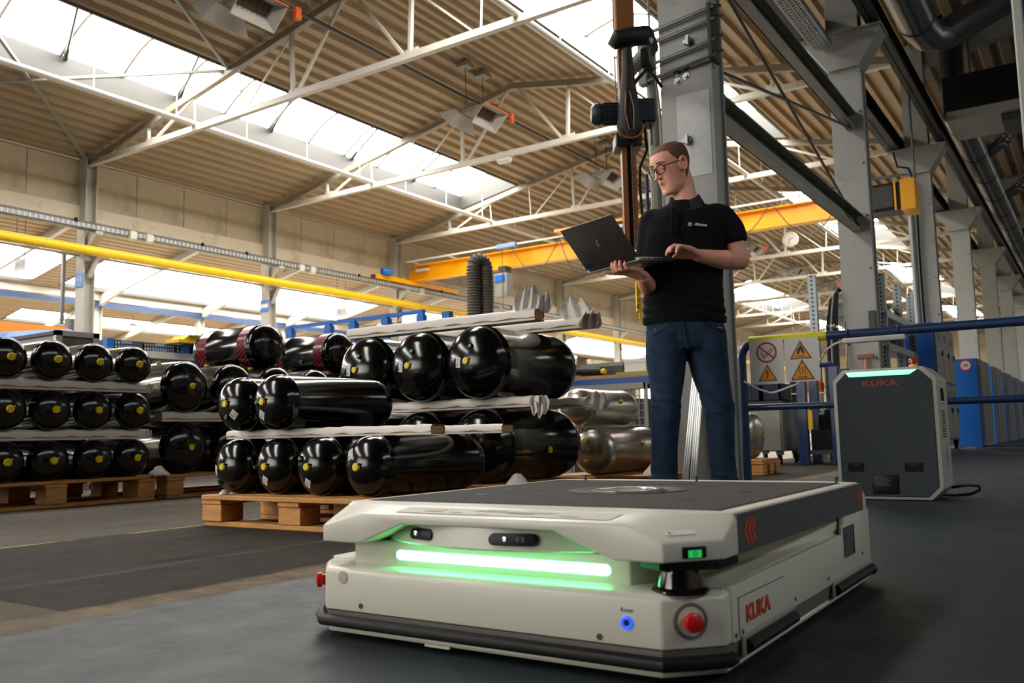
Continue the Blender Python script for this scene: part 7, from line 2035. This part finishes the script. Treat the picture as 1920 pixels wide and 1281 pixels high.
# --- jeans
je = MB()
rings_tube(je, [((-0.028, 0, 0.905), 0.188, 0.116), ((-0.028, 0.002, 0.84), 0.192, 0.122), ((-0.028, 0.004, 0.775), 0.194, 0.122), ((-0.028, 0.004, 0.735), 0.175, 0.112)], 28)
for side, pts in {'L': [((-0.122, 0, 0.83), 0.100, 0.118), ((-0.126, 0, 0.72), 0.100, 0.112), ((-0.130, -0.002, 0.62), 0.090, 0.100), ((-0.137, -0.010, 0.52), 0.078, 0.088), ((-0.142, -0.012, 0.45), 0.070, 0.080), ((-0.147, 0.0, 0.37), 0.068, 0.078), ((-0.151, 0.015, 0.27), 0.066, 0.076), ((-0.154, 0.025, 0.16), 0.064, 0.074), ((-0.156, 0.028, 0.085), 0.067, 0.080), ((-0.156, 0.024, 0.045), 0.070, 0.086)],
                  'R': [((0.070, 0, 0.83), 0.100, 0.118), ((0.072, 0, 0.72), 0.100, 0.112), ((0.084, -0.002, 0.62), 0.090, 0.100), ((0.104, -0.010, 0.52), 0.079, 0.088), ((0.114, -0.012, 0.45), 0.072, 0.080), ((0.120, 0.0, 0.37), 0.070, 0.078), ((0.125, 0.015, 0.27), 0.068, 0.076), ((0.129, 0.025, 0.16), 0.065, 0.074), ((0.131, 0.028, 0.085), 0.068, 0.080), ((0.132, 0.024, 0.045), 0.071, 0.086)]}.items():
    rings_tube(je, pts, 22)
jo = je.build('jeans', M_jean, PR, weld=False); jo['label'] = 'dark blue denim jeans'
remesh(jo, 0.0085, 5, 0.5)
def jfold(c):
    k = math.exp(-((c.z - 0.46) / 0.07) ** 2) + 0.9 * math.exp(-((c.z - 0.10) / 0.06) ** 2) + 0.35 * math.exp(-((c.z - 0.74) / 0.06) ** 2)
    return 0.006 * noise.noise(V((c.x * 10, c.y * 10, c.z * 6))) + 0.009 * k * noise.noise(V((c.x * 9 + 5, c.y * 9, c.z * 42 + c.x * 12)))
displace(jo, jfold)
mb = MB(); mb.tube([V((-0.060, -0.119, 0.872)), V((-0.056, -0.124, 0.80)), V((-0.044, -0.118, 0.735))], 0.004, 6); mb.build('fly_seam', mat('denim_seam', '#1a2738', 0.85), jo, smooth=True)
for sx in (-1, 1):
    cxp = -0.028 + sx * 0.12
    mb = MB(); mb.tube([V((cxp - sx * 0.03, -0.115, 0.868)), V((cxp + sx * 0.015, -0.115, 0.83)), V((cxp + sx * 0.052, -0.082, 0.81))], 0.003, 6); mb.build('pocket_seam', MATS['denim_seam'], jo, smooth=True)
# shoes
for cx_s, nm in ((-0.156, 'L'), (0.132, 'R')):
    d = V((-0.25 if nm == 'L' else 0.15, -1, 0)).normalized(); s_ = V((-d.y, d.x, 0)); c0_ = V((cx_s, 0.03, 0))
    mb = MB(); rings = []
    for (t_, w, h0, h1) in ((-0.085, 0.030, 0.012, 0.075), (-0.06, 0.037, 0.012, 0.10), (0.0, 0.040, 0.012, 0.098), (0.06, 0.042, 0.012, 0.078), (0.12, 0.047, 0.012, 0.062), (0.165, 0.043, 0.012, 0.050), (0.195, 0.026, 0.012, 0.032)):
        c_ = c0_ + d * t_
        rings.append([c_ + s_ * (w * math.cos(a)) + V((0, 0, h0 + (h1 - h0) * (0.5 + 0.5 * math.sin(a)))) for a in [2 * PI * k / 16 for k in range(16)]])
    mb.loft(rings); sho = mb.build('shoe', mat('shoe_leather', '#1c1814', 0.5), PR, smooth=True, ang=60)
    mb = MB(); o1 = []
    for (t_, w) in ((-0.092, 0.026), (-0.06, 0.040), (0.0, 0.042), (0.06, 0.045), (0.12, 0.050), (0.17, 0.044), (0.20, 0.024)): o1.append((c0_ + d * t_, w))
    poly = [c + s_ * w for c, w in o1] + [c - s_ * w for c, w in o1[::-1]]
    mb.prism(poly, (0, 0, 0.02)); mb.build('sole', M_black, sho)

# ------------------------------------------------------------------ laptop (held, so a thing of its own)
LP = thing('laptop', 'open dark grey laptop held by the man, its back towards the camera', 'laptop', tuple(Matrix.Rotation(YAW, 4, 'Z') @ H2 + V((-1.645, 4.044, 0))), None, YAW)
o0 = H2
Wd = 0.318; Dp = 0.255
zb_ = hd.cross(kd); zb_ = zb_ if zb_.z > 0 else -zb_
def LB(s, k, z): return hd * s + kd * k + zb_ * z
mb = MB(); mb.add([LB(s, k, z) for s, k, z in ((-0.012, 0, 0), (Wd, 0, 0), (Wd, Dp, 0.002), (-0.012, Dp, 0.002), (-0.012, 0, 0.017), (Wd, 0, 0.017), (Wd, Dp, 0.013), (-0.012, Dp, 0.013))], [(3, 2, 1, 0), (4, 5, 6, 7), (0, 1, 5, 4), (1, 2, 6, 5), (2, 3, 7, 6), (3, 0, 4, 7)])
M_lapb = mat('laptop_base', '#8d8f8f', 0.4, metal=0.4)
bs = mb.build('base', M_lapb, LP, bevel=0.003, bseg=2)
mb = MB(); mb.prism([LB(0.012, 0.06, 0.0165), LB(Wd - 0.025, 0.06, 0.0165), LB(Wd - 0.025, 0.16, 0.0155), LB(0.012, 0.16, 0.0155)], zb_ * 0.001); kb = mb.build('keyboard', M_black, bs)
mb = MB()
for r_ in range(5):
    for c_ in range(13):
        p = LB(0.018 + c_ * 0.0205, 0.065 + r_ * 0.0185, 0.0172 - r_ * 0.0002)
        mb.prism([p, p + hd * 0.017, p + hd * 0.017 + kd * 0.0155, p + kd * 0.0155], zb_ * 0.001)
mb.build('keys', M_darkst, kb)
mb = MB()
for (k0, k1) in ((0.03, 0.045), (0.055, 0.07), (0.09, 0.11), (0.115, 0.135)):
    mb.prism([LB(-0.0125, k0, 0.005), LB(-0.0125, k1, 0.005), LB(-0.0125, k1, 0.011), LB(-0.0125, k0, 0.011)], hd * 0.001)
for i in range(9): mb.prism([LB(-0.0125, 0.145 + i * 0.006, 0.005), LB(-0.0125, 0.148 + i * 0.006, 0.005), LB(-0.0125, 0.148 + i * 0.006, 0.011), LB(-0.0125, 0.145 + i * 0.006, 0.011)], hd * 0.001)
mb.build('ports', M_black, bs)
# lid, leaning away from the man
T2 = V((-0.431, -0.430, 1.316)) ; td = (T2 - H2); td -= hd * td.dot(hd); td.normalize()
ln_ = hd.cross(td); ln_ = ln_ if ln_.dot(nd) > 0 else -ln_     # outward (back of the lid)
def LL(s, t, w): return hd * s + td * t + ln_ * w + zb_ * 0.016
mb = MB(); mb.add([LL(s, t, w) for s, t, w in ((-0.012, 0.004, -0.003), (Wd, 0.004, -0.003), (Wd, 0.244, -0.003), (-0.012, 0.244, -0.003), (-0.012, 0.004, 0.004), (Wd, 0.004, 0.004), (Wd, 0.244, 0.003), (-0.012, 0.244, 0.003))], [(3, 2, 1, 0), (4, 5, 6, 7), (0, 1, 5, 4), (1, 2, 6, 5), (2, 3, 7, 6), (3, 0, 4, 7)])
lid = mb.build('lid', M_laptop, LP, bevel=0.002, bseg=2)
mb = MB(); mb.prism([LL(0.0, 0.016, -0.0034), LL(Wd - 0.012, 0.016, -0.0034), LL(Wd - 0.012, 0.236, -0.0034), LL(0.0, 0.236, -0.0034)], ln_ * 0.0003)
mb.build('screen', mat('screen_glow', '#20242a', 0.2, emit=(0.6, 0.7, 0.85), estr=0.5), lid)
mb = MB(); cen = LL(0.155, 0.125, 0.0042)
mb.tube([cen + hd * 0.017 * math.cos(2 * PI * i / 24) + td * 0.017 * math.sin(2 * PI * i / 24) for i in range(24)], 0.0009, 5, closed=True)
mb.build('lid_emblem', M_galv, lid)
mb = MB(); mb.bar(cen + td * 0.008 - hd * 0.006, cen + td * 0.004 + hd * 0.007, 0.002, 0.0012); mb.bar(cen - td * 0.008 - hd * 0.007, cen - td * 0.005 + hd * 0.006, 0.002, 0.0012); mb.build('lid_emblem', M_galv, lid)
mb = MB(); mb.prism([LL(Wd - 0.045, 0.012, 0.0044), LL(Wd - 0.010, 0.012, 0.0044), LL(Wd - 0.010, 0.036, 0.0044), LL(Wd - 0.045, 0.036, 0.0044)], ln_ * 0.0004); mb.build('inventory_sticker', M_blued, lid)
mb = MB(); mb.tube([hd * 0.01 + zb_ * 0.014 + nd * 0.003, hd * (Wd - 0.02) + zb_ * 0.014 + nd * 0.003], 0.006, 8); mb.build('hinge', M_black, LP, smooth=True)
